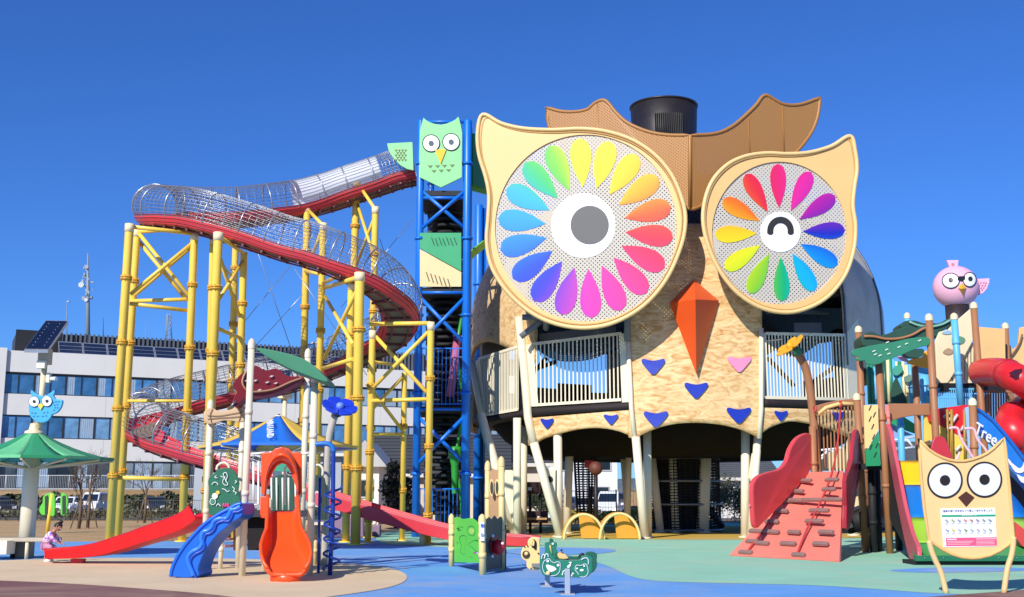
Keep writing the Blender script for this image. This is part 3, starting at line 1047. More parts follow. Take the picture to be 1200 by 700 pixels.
panel(Z1([(173, 268), (212, 262), (250, 265), (212, 362)]), 44.70, .05).build('beak', M_yel2, fb)
mb = MB()
for x, y in [(140, 380), (190, 379), (237, 376), (290, 374), (165, 412), (215, 409), (265, 406)]:
    mb.prism(W(Z1([(x - 17, y - 7), (x + 17, y - 7), (x, y + 11)]), 44.73), (0, .03, 0))
mb.build('breast_mark', paint('#6f8a52', .5), fb)
wg = panel(zo(430, 110, .3141, [(75, 185), (170, 180), (174, 286), (150, 281), (125, 267), (104, 247), (88, 225), (79, 205)]), 45.05, .09).build('wing', M_lg, tw, bevel=.015)
mb = MB()
for i in range(5):
    for j in range(4 - (i % 2)):
        x, y = 107 + j * 12 + (i % 2) * 6, 211 + i * 9
        mb.prism(W(zo(430, 110, .3141, [(x - 5, y - 3), (x + 5, y - 3), (x, y + 4)]), 45.02), (0, .03, 0))
mb.build('wing_mark', paint('#8d8a5a', .5), wg)
M_lime = paint('#72c23e', .4, .06)
mb = MB().prism([(TX1 + .15, 45.4, zat(214, 45)), (TX1 + .15, 45.4, zat(153, 45)), (TX1 + .75, 46.8, zat(157, 46.3)), (TX1 + .75, 46.8, zat(220, 46.3))], (.06, -.03, 0))
mb.build('side_panel', paint('#2c8f3c', .4, .06), tw)
for a, b in (((548, 218, 45.4), (585, 228, 47.5)), ((548, 302, 45.6), (580, 276, 47.5))):
    MB().beam(P(*a), P(*b), .1, .3).build('bridge_beam', M_lime, tw)
# slit board half way up
for pts, c, n in (([(492, 273), (540.5, 273), (540.5, 318), (492, 291)], '#3aa66f', 'slit_board'), ([(492, 292), (540.5, 319), (540.5, 336), (492, 336)], '#ecd29b', 'slit_board')):
    sb = panel(pts, 44.85, .07).build(n, paint(c, .45, .05), tw)
    mb = MB()
    for i in range(7):
        x = (505 + i * 4.4) if c == '#3aa66f' else (499 + i * 5)
        y = 278.5 + (i % 2) if c == '#3aa66f' else 319 + i * 1.6
        ln = 9 if c == '#3aa66f' else 11
        if c != '#3aa66f' and i > 5: continue
        mb.prism(W([(x, y), (x + 1.2, y), (x + 1.2 + 3.4, y + ln), (x + 3.4, y + ln)], 44.84), (0, .02, 0))
    mb.build('slit', paint('#5a5140', .7) if c != '#3aa66f' else paint('#1d5b3b', .7), sb)

# ================================================================ ROLLER SLIDE ON YELLOW POSTS
M_ylw = paint(YEL, .35, .08, 1.0)
M_ycap = paint('#f3dfae', .45, .05)
M_red = paint('#df4248', .35, .10, .8)
M_wire = paint('#a4a8ad', .3, .05, metal=.6, grime=0)
M_bed = paint('#8c7a66', .6, .15, 2)
rs = thing('roller_slide', (XD(300, 41), 41, 0), 'long winding red slide in a silver wire tunnel on tall yellow posts', 'slide')
def ypost(top, bot, D, r, label=None, step=2.25, off=1.9, cap=True):
    t = P(top[0], top[1], D)
    b = G(bot[0], bot[1]); b = Vector((P(bot[0], bot[1], D).x, D, 0))
    pp = MB().tube([b, b.lerp(t, .985), t], [r, r, r], 16).build('post', M_ylw, rs)
    L = (t - b).length; z = L - off
    d = (t - b).normalized()
    while z > .5:
        c = b + d * z; mb = MB()
        mb.tube([c - d * .06, c - d * .012], r * 1.38, 14); mb.tube([c + d * .012, c + d * .06], r * 1.38, 14)
        for k in range(8):
            a = k * math.pi / 4
            q = c + Vector((math.cos(a), math.sin(a), 0)) * r * 1.22
            mb.tube([q - d * .1, q + d * .1], .02, 5)
        mb.build('flange', paint('#d9a230', .4, .1), pp)
        z -= step
    if cap:
        MB().tube([t - d * .28, t + d * .01], r * 1.1, 16).build('cap', M_ycap, pp)
    MB().tube([b, b + Vector((0, 0, .05))], r * 1.8, 16).build('base_plate', M_ylw, pp)
    return b, t
posts = {}
for k, a in dict(
    p1=((152, 263), (128, 636), 39, .145), p2=((161, 269), (138, 633), 40.6, .125), p3=((228, 273), (213, 632), 40.2, .135),
    p4=((256, 273), (240, 638), 38.2, .155), p5=((249.5, 277), (240, 632), 40.5, .11), p6=((277, 260), (266, 626), 45, .13),
    p7=((286, 296), (275, 632), 41.2, .13), p8=((360, 241), (352, 626), 45.2, .14), p9=((379, 262), (369, 630), 43, .13),
    p10=((418, 213), (405, 625), 46.3, .15), p11=((440, 243), (432, 628), 44, .13), p12=((421.5, 320), (416.5, 639), 37.4, .16),
    p13=((412, 331), (405, 633), 39.6, .13), p15=((505, 378), (501, 636), 38.4, .115), p16=((474, 437), (471, 630), 41, .1), p17=((436.5, 388), (431, 634), 39.4, .11)).items():
    posts[k] = ypost(a[0], a[1], a[2], a[3], cap=k not in ('p16', 'p7'))
def yb(a, b, r=.07):
    MB().cyl(P(*a), P(*b), r, n=10).build('brace', M_ylw if r > .05 else M_wire, rs)
D1, D2, D3 = 39.1, 40.5, 40.2
yb((155, 266, D1), (228, 274, D3), .075); yb((161, 272, D2), (240, 267, 41.5), .07)
yb((163, 274, D2), (222, 348, D3)); yb((160, 280, D2 + .3), (219, 352, D3 + .6)); yb((153, 345, D1 + .3), (228, 283, D3)); yb((158, 346, D2), (226, 288, D3 + .7))
yb((154, 353, D2), (219, 351, D3)); yb((152, 356, D1 + .2), (219, 364, D3))
yb((137, 560, D1), (218, 562, D3)); yb((150, 470, D2), (216, 470, D3), .055)
yb((258, 278, 38.4), (286, 297, 41.1)); yb((256, 352, 38.4), (285, 306, 41.1), .065); yb((257, 300, 38.4), (280, 370, 41.1)); yb((255, 385, 38.4), (281, 396, 41.1)); yb((250, 300, 40.5), (277, 330, 44.8), .055)
yb((362, 247, 45.1), (379, 265, 43)); yb((378, 268, 43), (362, 310, 45)); yb((378, 332, 43), (400, 322, 40)); yb((378, 322, 43), (358, 318, 45))
yb((420, 216, 46.2), (440, 246, 44)); yb((440, 252, 44), (418, 310, 46.2), .065); yb((419, 240, 46.2), (438, 300, 44), .065)
yb((421, 325, 37.5), (382, 337, 42.8), .085); yb((420, 337, 37.6), (380, 420, 42.8)); yb((381, 348, 42.8), (414, 404, 38)); yb((414, 421, 37.6), (378, 432, 42.8), .075)
yb((434, 380, 39.4), (504, 379, 38.4), .075); yb((503, 388, 38.5), (432, 460, 39.3), .065); yb((438, 392, 39.5), (500, 460, 38.5), .07)
yb((432, 470, 39.4), (502, 468, 38.5), .07); yb((474, 440, 41), (434, 482, 39.6), .06); yb((430, 450, 39.6), (472, 505, 41), .06); yb((432, 509, 39.4), (472, 509, 41), .06)
yb((433, 424, 39.5), (466, 428, 41.5), .06)
for a, b in (((300, 290, 44), (345, 420, 46)), ((345, 315, 44.5), (430, 440, 46)), ((355, 345, 44.5), (300, 405, 46)), ((350, 300, 45), (280, 385, 44)), ((485, 255, 45), (400, 360, 46)), ((445, 280, 44.5), (480, 380, 46))):
    MB().cyl(P(*a), P(*b), .014, n=5).build('guy_wire', M_wire, rs)
# the chute
path_px = [(489, 213, 46.2), (470, 217, 46.2), (450, 224, 46.2), (420, 234, 46.1), (390, 244, 46), (360, 252.5, 45.7), (326, 258, 45.2), (282, 263, 44.7), (240, 264, 44.4), (206, 263, 44.0), (186, 262.5, 43.2), (179, 264, 42.2), (187, 266, 41), (205, 267.5, 40.4), (223, 270, 40.1), (250, 277, 39.9), (290, 289, 39.8), (326, 301.5, 39.7), (361, 311, 39.6), (399, 325, 39.6), (428, 338, 39.9), (452, 356, 40.5), (466, 372, 41.4), (469, 388, 42.5), (459, 406, 43.8), (435, 419, 44.8), (408, 433, 45.2), (378, 445, 45.4), (342, 457, 45.4), (300, 466, 45.3), (264, 475, 45.1), (222, 485, 44.8), (190, 496, 44.2), (170, 505, 43.2), (163, 512, 42.1), (169, 519, 40.9), (190, 530, 40), (219, 540, 39.5), (250, 549, 39.2), (287, 560, 39), (320, 570, 38.8), (350, 581, 38.6), (396, 596, 38.2), (458, 614, 37.7), (520, 630, 37.2), (570, 637, 36.8), (628, 640.2, 36.4)]
raw = [P(*a) for a in path_px]
path = crom(raw, 5, closed=False)
I_EXIT = 41 * 5                        # from here on an open chute
def sframes(pts):
    out = []
    for i, p in enumerate(pts):
        t = (pts[min(i + 1, len(pts) - 1)] - pts[max(i - 1, 0)]).normalized()
        h = Vector((t.x, t.y, 0)).normalized()
        s_ = Vector((h.y, -h.x, 0))
        out.append((p, t, s_, s_.cross(t).normalized()))
    return out
def sweep(mb, fr, sec, scale=None, smooth=False):
    m = len(sec); vs = []
    for k, (p, t, s_, u) in enumerate(fr):
        g = scale(k) if scale else (1, 1)
        for a, b in sec: vs.append(p + s_ * (a * g[0]) + u * (b * g[1]))
    fs = []
    for k in range(len(fr) - 1):
        for i in range(m):
            j = (i + 1) % m
            fs.append((k * m + i, k * m + j, (k + 1) * m + j, (k + 1) * m + i))
    mb.add(vs, fs, smooth)
    o = len(mb.v) - len(vs)
    mb.f.append(tuple(o + i for i in range(m))); mb.sm.append(False)
    mb.f.append(tuple(o + (len(fr) - 1) * m + i for i in range(m))); mb.sm.append(False)
    return mb
FRM = sframes(path)
tun = FRM[:I_EXIT + 1]
# side walls of curved red boards, roller bed between
for sgn in (-1, 1):
    sec = [(sgn * .46, .0), (sgn * .56, .05), (sgn * .66, .2), (sgn * .70, .37), (sgn * .66, .38), (sgn * .62, .22), (sgn * .53, .09), (sgn * .44, .05)]
    wl_ = sweep(MB(), tun, sec).build('side_wall', M_red, rs)
    mb = MB()
    for h_, w_ in ((.12, .6), (.24, .675), (.36, .7)):
        mb.tube([p + s_ * (sgn * (w_ + .012)) + u * h_ for p, t, s_, u in tun], .014, 5)
    mb.build('edge_rail', paint('#a52a32', .4), wl_)
mb = MB()
for k in range(0, len(tun) - 1):
    for f in (0, .5):
        p, t, s_, u = tun[k]; q = tun[k + 1][0]
        c = p.lerp(q, f) + u * .03
        L = (q - p).length
        mb.obox(c, s_ * .45, t * min(.17, L * .22), u * .03)
mb.build('roller_bed', M_bed, rs)
mb = MB()
for sgn in (-1, 1): mb.tube([p + s_ * (sgn * .3) - u * .07 for p, t, s_, u in tun], .032, 6)
mb.build('under_rail', paint('#8f3b3c', .5), rs)
for k in range(2, len(tun), 3):
    p, t, s_, u = tun[k]; MB().obox(p - u * .05, s_ * .5, t * .035, u * .04).build('cross_tie', paint('#6d4040', .6), rs)
# wire tunnel
CH, CR = .72, .80
def tpt(fr, a, rr=CR):
    p, t, s_, u = fr
    return p + u * CH + s_ * (rr * math.cos(a)) + u * (rr * math.sin(a))
acc = 0; nexth = .3
i_clear0, i_clear1 = 7, 28
for k in range(len(tun)):
    if k: acc += (tun[k][0] - tun[k - 1][0]).length
    if acc >= nexth:
        hp = MB().tube([tpt(tun[k], R(-150 + 300 * i / 26 + 0) + R(0) + R(90) - R(0) if False else R(-60 + 300 * i / 26)) for i in range(27)], .028, 6).build('hoop', M_wire, rs)
        nexth += 1.18
def wires(i0, i1, angs, r):
    for a in angs: WM.tube([tpt(fr, R(a)) for fr in tun[i0:i1]], r, 4, caps=False)
WM = MB()
wires(0, len(tun), list(range(-40, 221, 10)), .0095)
WM.build('tunnel_wires', M_wire, rs)
# finer ribs near the tower and in the bends
WM = MB()
def ribs(i0, i1, step, r=.009):
    for k in range(i0, i1):
        p0, p1 = tun[k], tun[k + 1]
        n_ = max(1, int((p1[0] - p0[0]).length / step))
        for j in range(n_):
            f = j / n_
            fr = (p0[0].lerp(p1[0], f), p0[1].lerp(p1[1], f).normalized(), p0[2].lerp(p1[2], f).normalized(), p0[3].lerp(p1[3], f).normalized())
            WM.tube([tpt(fr, R(-40 + 260 * i / 16)) for i in range(17)], r, 3, caps=False)
for a in ((0, 9, .12, .016), (28, 95, .38, .0075), (95, 135, .18, .0085), (135, 150, .38, .0075), (150, 204, .2, .0085)):
    WM = MB(); ribs(*a); WM.build('tunnel_ribs', M_wire, rs)
# clear plastic sheets over the top run
mb = MB()
seg = tun[9:27]
def clr(u, v):
    x = u * (len(seg) - 1); k = min(int(x), len(seg) - 2); f = x - k
    return tpt(seg[k], R(-15 + 210 * v), CR - .02).lerp(tpt(seg[k + 1], R(-15 + 210 * v), CR - .02), f)
mb.grid(clr, 34, 18, lambda p, u, v: p + Vector((0, 0, -.012)))
mb.build('clear_cover', clear_mat('clear_plastic', (.92, .94, .97), .5, .2), rs)
# open chute at the end
ex = FRM[I_EXIT:]
sec = [(-.55, 0), (.55, 0), (.62, .45), (.56, .46), (.5, .07), (-.5, .07), (-.56, .46), (-.62, .45)]
ec = sweep(MB(), ex, sec, lambda k: (1, .9 - .35 * (k / len(ex)) ** 2)).build('exit_chute', paint('#dc3f44', .35, .08), rs, bevel=.015)
mb = MB()
for sgn in (-1, 1): mb.tube([p + s_ * (sgn * .59) + u * (.46 * (.9 - .35 * (k / len(ex)) ** 2)) for k, (p, t, s_, u) in enumerate(ex)], .035, 6)
mb.build('chute_lip', paint('#c24450', .4), ec)
for px, D in ((497, 37.4), (600, 36.6)):
    x = XD(px, D); k = min(ex, key=lambda f: abs(f[0].x - x))
    MB().cyl((x, D, 0), (x, D, max(.12, k[0].z)), .09).build('chute_foot', M_ycap, rs)
# ================================================================ THE GIANT OWL
owl = thing('giant_owl_playhouse', (OX, OY, 0), 'huge round owl playhouse with rainbow petal eyes, one of them winking, and an orange beak', 'playhouse')
M_ply = wood_mat('burl_veneer', hx('#efd09a'), hx('#c48c4e'), (1, 1, 2.8), 1.8)
M_ply2 = wood_mat('burl_veneer_side', hx('#e6c896'), hx('#bf9058'), (1.5, 1.5, 1.8), 2.4)
M_cr = paint(CREAM, .45, .06, .8, grime=.08)
M_eye = paint(TAN, .45, .04, .5, grime=.05)
M_rim = paint('#efc988', .4, .05, grime=.05)
M_brow = perf_mat('brow_perforated', hx('#b58247'), .12, .19)
M_perf = perf_mat('eye_perforated', hx('#c2baaa'), .155, .21)
M_perf2 = perf_mat('eye_perforated_small', hx('#c6bfb1'), .155, .21)
M_browe = paint('#a8763c', .45, .06)
M_dk = paint('#1b1b1e', .7, .15, 1)
M_deck = paint('#241a1a', .7, .15, 1)
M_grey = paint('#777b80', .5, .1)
def orad(z):
    return OR if z < 9.0 else OR * math.sqrt(max(.03, 1 - ((z - 9.0) / 7.0) ** 2))
def S(px, py, dr=0.0):
    d = ray(px, py)
    o = Vector((0, 0, EYE)); r = OR + dr; Y = 44.0
    for _ in range(14):
        a = d.x * d.x + 1; b = -2 * (d.x * OX + OY); c = OX * OX + OY * OY - r * r
        q = b * b - 4 * a * c
        Y = (-b - math.sqrt(max(q, 0))) / (2 * a)
        r = orad(EYE + d.z * Y) + dr
    return o + d * Y
def inward(p, th):
    v = Vector((OX - p.x, OY - p.y, 0))
    return p + v.normalized() * th
def interp(pts, x):
    for (a, b), (c, d) in zip(pts, pts[1:]):
        if x <= c: 
            t = (x - a) / (c - a); t = t
            return b + (d - b) * t
    return pts[-1][1]
def arch(pts, k=8):
    return [(p.x, p.y) for p in crom(pts, k, closed=False)]
def body(u0, u1, bot, top, nu=30, nv=24, th=.14):
    def fn(u, v):
        px = u0 + (u1 - u0) * u
        y0, y1 = interp(bot, px), interp(top, px)
        return S(px, y0 + (y1 - y0) * v)
    return MB().grid(fn, nu, nv, lambda p, u, v: inward(p, th))
ab = arch([(738.5, 513), (744, 513), (769.5, 502), (792.6, 496.6), (819.7, 495.5), (846.7, 498), (870, 504), (889, 512), (895, 513)])
breast = body(736.5, 893, ab, [(730, 262), (900, 262)], 40, 40).build('breast_board', M_ply, owl)
al = arch([(617, 523), (625.5, 520), (636, 514), (655.6, 508), (678.7, 503), (701.8, 501.7), (725, 505.6), (740, 512), (748, 515)])
apl = body(618.5, 737.5, al, [(610, 491), (745, 480)], 30, 6).build('lower_apron', M_ply, owl)
ar = arch([(885, 514), (889, 511), (904, 500.6), (926, 494), (947, 496), (968.5, 501), (1003, 515), (1020, 522)])
apr = body(892, 1008, ar, [(880, 477), (1020, 481)], 26, 6).build('lower_apron', M_ply, owl)
# left side wall, round the flank
def side(u, v):
    a = R(-44 - 50 * u)
    zb = 6.75 + 1.25 * math.sin(math.pi * min(1, max(0, u * .98)))
    z = zb + (13.6 - zb) * v
    r = orad(z)
    return Vector((OX + r * math.sin(a), OY - r * math.cos(a), z))
MB().grid(side, 24, 24, lambda p, u, v: inward(p, .14)).build('flank_board', M_ply2, owl)
def strip(u, v):
    a = R(-86 - 16 * u); z = 4.4 + 2.6 * v
    return Vector((OX + OR * math.sin(a), OY - OR * math.cos(a), z))
MB().grid(strip, 8, 8, lambda p, u, v: inward(p, .14)).build('flank_board', M_ply2, owl)
# roof shells
def shell(a0, a1, z0, z1, dr=0.0):
    def fn(u, v):
        a = R(a0 + (a1 - a0) * u); z = z0 + (z1 - z0) * math.sin(v * math.pi / 2)
        r = orad(z) + dr
        return Vector((OX + r * math.sin(a), OY - r * math.cos(a), z))
    return fn
M_dome = paint('#cdbfae', .6, .3, .5, metal=.05, grime=.25, bump=.05, bscale=1.2)
dome = MB().grid(shell(39, 104, 6.6, 15.6), 24, 20, lambda p, u, v: inward(p, .1)).build('metal_dome', M_dome, owl)
MB().grid(shell(104, 262, 9.0, 15.6), 44, 20, lambda p, u, v: inward(p, .1)).build('metal_dome', M_dome, owl)
mb = MB()
for a in (39, 62, 85, 108):
    mb.tube([shell(a, a, 6.6, 15.6, .03)(0, v / 20) for v in range(21)], .05, 6)
mb.build('dome_seam', paint('#6d7279', .35, .1, metal=.8), dome)
MB().grid(shell(-98, 40, 10.6, 15.6, -.25), 40, 14, lambda p, u, v: inward(p, .1)).build('front_roof', perf_mat('roof_perforated', hx('#4c3d33'), .2, .25), owl)
# chimney drum
cx, cz = P(778, 140, 50.5), 0
zc0, zc1 = P(778, 166, 50).z, P(778, 122, 50).z
rr = 41 / F * 50
ch = MB().lathe((cx.x, 50.5, 0), [(rr * .93, zc0 - 2.4), (rr * .95, zc0), (rr, zc1), (rr * .96, zc1 + .02), (rr * .9, zc1 - .2), (0.01, zc1 - .25)], 40).build('chimney', paint('#231e20', .45, .1), owl)
mb = MB()
for k in range(15):
    a = R(-30 + k * 3.3 + 8); r = rr * 1.0
    x, y = cx.x + r * math.sin(a), 50.5 - r * math.cos(a)
    mb.box((x, y, zc0 + .35), (.035, .05, 1.35), -a)
mb.build('vent_bar', paint('#121214', .6), ch)
MB().ring((cx.x, 50.5, zc1), (0, 0, 1), rr, .05, 40, 8).build('drum_rim', paint('#2c282a', .4), ch)
# brow
bz = lambda pts: zo(640, 100, .2833, pts)
FX = 808.5
bl = [(0, 92), (60, 108), (120, 110), (170, 100), (200, 75), (232, 62), (255, 72), (290, 115), (340, 158), (420, 192), (500, 206), (595, 208)]
br = [(595, 208), (700, 200), (770, 170), (830, 120), (870, 80), (892, 50), (912, 42), (940, 58), (985, 80), (1050, 80), (1132, 52)]
bD = lambda px: 42.3 + abs(px - FX) * .016
def brow_side(top, outer, name):
    t = [(p.x, p.y) for p in crom(bz(top), 4, closed=False)]
    o = [(p.x, p.y) for p in crom(bz(outer), 4, closed=False)]
    return t, o
tl, ol = brow_side(bl, [(595, 515), (560, 500), (300, 420), (100, 300), (20, 190), (0, 92)], 'l')
tr_, orr = brow_side(br, [(1132, 52), (1125, 120), (1100, 190), (1050, 260), (1000, 300), (800, 420), (640, 500), (595, 515)], 'r')
for out in (tl + ol[1:-1] if False else tl + ol, tr_ + orr):
    pts = []
    for q in out:
        if not pts or abs(q[0] - pts[-1][0]) + abs(q[1] - pts[-1][1]) > .3: pts.append(q)
    if abs(pts[0][0] - pts[-1][0]) + abs(pts[0][1] - pts[-1][1]) < .5: pts.pop()
    # triangulated sheet following the fold
    b_ = panel(pts, bD, .06).build('brow_board', M_brow, owl)
    MB().tube([P(a, c, bD(a) + .03) for a, c in pts], .075, 8, closed=True).build('brow_edge', M_browe, b_)
    mb = MB()
    if pts[3][0] > FX:
        for x, y0, y1 in ((877, 138, 190), (917, 124, 186)):
            mb.tube([P(x, y0, bD(x) - .02), P(x + 2, y1, bD(x) - .02)], .02, 5)
    else:
        for x, y0, y1 in ((700, 122, 152),):
            mb.tube([P(x, y0, bD(x) - .02), P(x + 2, y1, bD(x) - .02)], .02, 5)
    mb.build('sheet_seam', M_browe, b_)
# ---- eyes
def hue(stops, a):
    """colour round the wheel of petals, a in degrees, stops [(deg, hex)] sorted high to low"""
    a = a % 360
    st = sorted([(d % 360, hx(c)) for d, c in stops])
    for i in range(len(st)):
        d0, c0 = st[i]; d1, c1 = st[(i + 1) % len(st)]
        span = (d1 - d0) % 360 or 360
        off = (a - d0) % 360
        if off <= span:
            t = off / span
            return tuple(.88 * (x + (y - x) * t) ** 1.22 for x, y in zip(c0, c1))
def petal(name, cx, cy, rx, ry, ang, r0, r1, wid, stops, D, parent, th=.05, half=11):
    mb = MB(); n = 18; L, Rr = [], []
    ca, sa = math.cos(R(ang)), math.sin(R(ang))
    def at(rad, off):
        x = rad * ca - off * sa; y = rad * sa + off * ca
        return (cx + rx * x, cy - ry * y)
    prof = []
    for k in range(n + 1):
        t = k / n
        if t < .68: w = wid * (math.sin(t / .68 * math.pi / 2) ** .95)
        else: w = wid * math.sqrt(max(0, 1 - ((t - .68) / .32) ** 2))
        prof.append((r0 + (r1 - r0) * t, max(w, .0015)))
    vs, cols_ = [], []
    for dz in (0, th):
        for rad, w in prof:
            for s_ in (-1, -.33, .33, 1):
                q = at(rad, w * s_)
                vs.append(P(q[0], q[1], asD(D, q[0]) + dz))
                cols_.append(hue(stops, ang + s_ * half))
    m = 4 * (n + 1); fs = []
    for k in range(n):
        for j in range(3):
            a = k * 4 + j
            fs.append((a, a + 1, a + 5, a + 4)); fs.append((m + a, m + a + 4, m + a + 5, m + a + 1))
        for j in (0, 3):
            a = k * 4 + j; fs.append((a, a + 4, m + a + 4, m + a))
    fs.append((0, 1, m + 1, m)); fs.append((1, 2, m + 2, m + 1)); fs.append((2, 3, m + 3, m + 2))
    e = 4 * n
    for j in range(3): fs.append((e + j, e + j + 1, m + e + j + 1, m + e + j))
    mb.add(vs, fs); mb.cols = cols_
    return mb.build(name, attr_mat('petal_paint', .35), parent)
def eye(outline, cx, cy, rx, ry, D, nm):
    o2 = [(p.x, p.y) for p in crom(outline, 6)]
    o2.sort(key=lambda q: math.atan2(q[1] - cy, q[0] - cx))
    inn = []
    for q in o2:
        a = math.atan2((q[1] - cy) / ry, (q[0] - cx) / rx)
        inn.append((cx + rx * math.cos(a), cy + ry * math.sin(a)))
    e = MB().annulus(W(o2, D), W(inn, D), (0, .22, 0)).build('eye_board', M_eye, owl)
    ot = [(p.x, p.y) for p in crom(outline, 5)]
    MB().tube([P(a, b, asD(D, a) - .02) for a, b in ot], .08, 8, closed=True).build('eye_rim', M_rim, e)
    MB().tube([P(cx + (a - cx) * .968, cy + (b - cy) * .968, asD(D, a) - .02) for a, b in ot], .03, 6, closed=True).build('rim_groove', paint('#c79a58', .5), e)
    ds = disc(cx, cy, rx + 2, ry + 2, lambda x: asD(D, x) + .06, .03, 64).build('perforated_disc', M_perf if nm == 'a' else M_perf2, e)
    return e, ds
eD = lambda px: 41.2 + (803 - px) * .0060
ez = lambda pts: zo(540, 100, .4288, pts)
e1, d1 = eye(ez([(60, 80), (46, 130), (50, 190), (68, 250), (77, 300), (75, 360), (71, 430), (86, 500), (128, 565), (190, 620), (260, 652), (340, 663), (420, 648), (500, 602), (562, 530), (602, 440), (614, 370), (604, 310), (576, 245), (530, 190), (470, 150), (400, 127), (330, 119), (250, 122), (170, 118), (110, 104)]), 686.6, 267.3, 106.5, 109.5, eD, 'a')
st1 = [(94, '#f4ee2a'), (74, '#fbef1e'), (54, '#fbd91f'), (34, '#f9be22'), (14, '#f5762a'), (-6, '#ee3b55'), (-26, '#ec3c76'), (-46, '#f0489a'), (-66, '#f04bb0'), (-86, '#ee4bbb'), (-106, '#b94fc9'), (-126, '#4a49df'), (-146, '#1f62ef'), (-166, '#1f93f0'), (174, '#22aef2'), (154, '#1fc0dc'), (134, '#22cf86'), (114, '#8fd83e')]
for k in range(18):
    a = 94 - 20 * k
    petal('petal', 686.2, 267.3, 104.6, 107.2, a, .45, .985, .118, st1, lambda x: eD(x) + .035, e1, .03, 9)
c1 = disc(683.6, 264.7, 37.7, 37.7, lambda x: eD(x) + .03, .035, 48).build('eye_white', M_wht, e1)
disc(691, 263.8, 22.4, 22.6, lambda x: eD(x) + .015, .02, 40).build('pupil', paint('#5f5f5d', .5, .1, 2), c1)
e2D = lambda px: 41.3 + (px - 824) * .0045
ez2 = lambda pts: zo(790, 100, .4286, pts)
e2, d2 = eye(ez2([(481, 139), (495, 180), (500, 230), (493, 280), (489, 330), (496, 385), (491, 450), (467, 520), (420, 578), (360, 611), (300, 621), (230, 605), (165, 560), (115, 490), (85, 410), (80, 340), (100, 270), (140, 222), (190, 196), (250, 186), (310, 188), (370, 184), (430, 167)]), 913.4, 273.1, 79, 83.5, e2D, 'b')
st2 = [(93, '#ee3a80'), (63, '#ee3fae'), (32, '#b52fb0'), (-2, '#2b3fc4'), (-31, '#1f9bea'), (-58, '#22c0f0'), (-87, '#1fc07a'), (-118, '#a6da34'), (-149, '#eff02a'), (176, '#f8d62a'), (150, '#f59220'), (121, '#ee3f4c')]
for k in range(12):
    petal('petal', 914, 272.5, 79, 83.5, 92 - 30 * k, .345, .965, .118, st2, lambda x: e2D(x) + .035, e2, .03, 10)
c2 = disc(914.7, 271.9, 23.5, 23.8, lambda x: e2D(x) + .03, .035, 40).build('eye_white', M_wht, e2)
ao = ell(914.7, 270.5, 15.6, 16.5, 20, 0, 180); ai = ell(914.7, 270.5, 8.4, 8.8, 20, 180, 0)
arc_pts = ao + [(899.1, 273.5), (901.5, 275.3), (904.5, 275.3), (906.3, 273.5)] + [(914.7 + 8.4 * math.cos(R(180 - 9 * i)), 270.5 - 8.8 * math.sin(R(180 - 9 * i))) for i in range(21)] + [(923.1, 273.5), (925, 275.3), (928, 275.3), (930.3, 273.5)]
panel(arc_pts, lambda x: e2D(x) + .015, .02).build('wink', paint('#2e2b27', .5), c2)
# struts behind the eyes
for a, b in (((640, 360, 43.2), (640, 385, 44.6)), ((612, 372, 44.8), (740, 372, 44.6)), ((610, 395, 44.9), (640, 372, 44.8)), ((735, 300, 43), (735, 400, 43)), ((900, 350, 44), (1000, 352, 48)), ((897, 365, 44.5), (1000, 366, 48)), ((960, 330, 44), (985, 300, 48)), ((975, 300, 46), (1000, 352, 48))):
    MB().cyl(P(*a), P(*b), .12, n=10).build('strut', M_grey, owl)
# ---- beak
bp = [P(813, 327.5, 42.6), P(842.5, 352.5, 42.7), P(816, 438.5, 42.55), P(784.5, 355, 42.6)]
ctr = P(815, 351, 41.35); bkc = P(815, 355, 43.4)
mb = MB(); mb.add(bp + [ctr, bkc], [(0, 1, 4), (1, 2, 4), (2, 3, 4), (3, 0, 4), (1, 0, 5), (2, 1, 5), (3, 2, 5), (0, 3, 5)])
mb.build('beak', paint('#f0591d', .4, .04, grime=.04), owl)
# ---- feather marks
M_navy = paint('#2038ae', .4, .06); M_pink = paint('#f493b8', .4, .05)
def mark(cx, cy, w, h, mat, parent, D=None):
    o = [(-.5, -.42), (-.42, -.5), (-.2, -.42), (0, -.38), (.2, -.42), (.42, -.5), (.5, -.42), (.47, -.2), (.2, .28), (.08, .46), (0, .5), (-.08, .46), (-.2, .28), (-.47, -.2)]
    pts = [(p.x, p.y) for p in crom([(cx + a * w, cy + b * h) for a, b in o], 3)]
    MB().prism([S(a, b, .07) for a, b in pts], (0, .06, 0)).build('feather_mark', mat, parent)
for x, y, w, h, m_ in ((765.6, 429.8, 27, 18.5, M_navy), (816, 457.8, 27, 18.5, M_navy), (768.7, 491.5, 28, 18.5, M_navy), (866, 487, 28, 18.5, M_navy), (866.5, 427, 27, 18, M_pink)):
    mark(x, y, w, h, m_, breast)
for x, y, w, h in ((716, 491.8, 16.5, 12), (641, 496.5, 15, 12)): mark(x, y, w, h, M_navy, apl)
for x, y, w, h in ((915.5, 487.5, 15, 12), (982.7, 489, 14, 13)): mark(x, y, w, h, M_navy, apr)
# ---- decks
zd = 4.95
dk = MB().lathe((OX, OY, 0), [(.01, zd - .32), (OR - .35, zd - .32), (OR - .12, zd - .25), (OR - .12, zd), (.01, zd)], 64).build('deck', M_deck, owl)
MB().lathe((OX, OY, 0), [(OR - 1.0, zd - .33), (OR - 1.6, zd - 1.0), (6.2, zd - 1.75), (.01, zd - 1.8), (.01, zd - .34)], 48).build('under_deck', paint('#0b0b0d', .85, .15, 1, grime=0, spec=.2), owl)
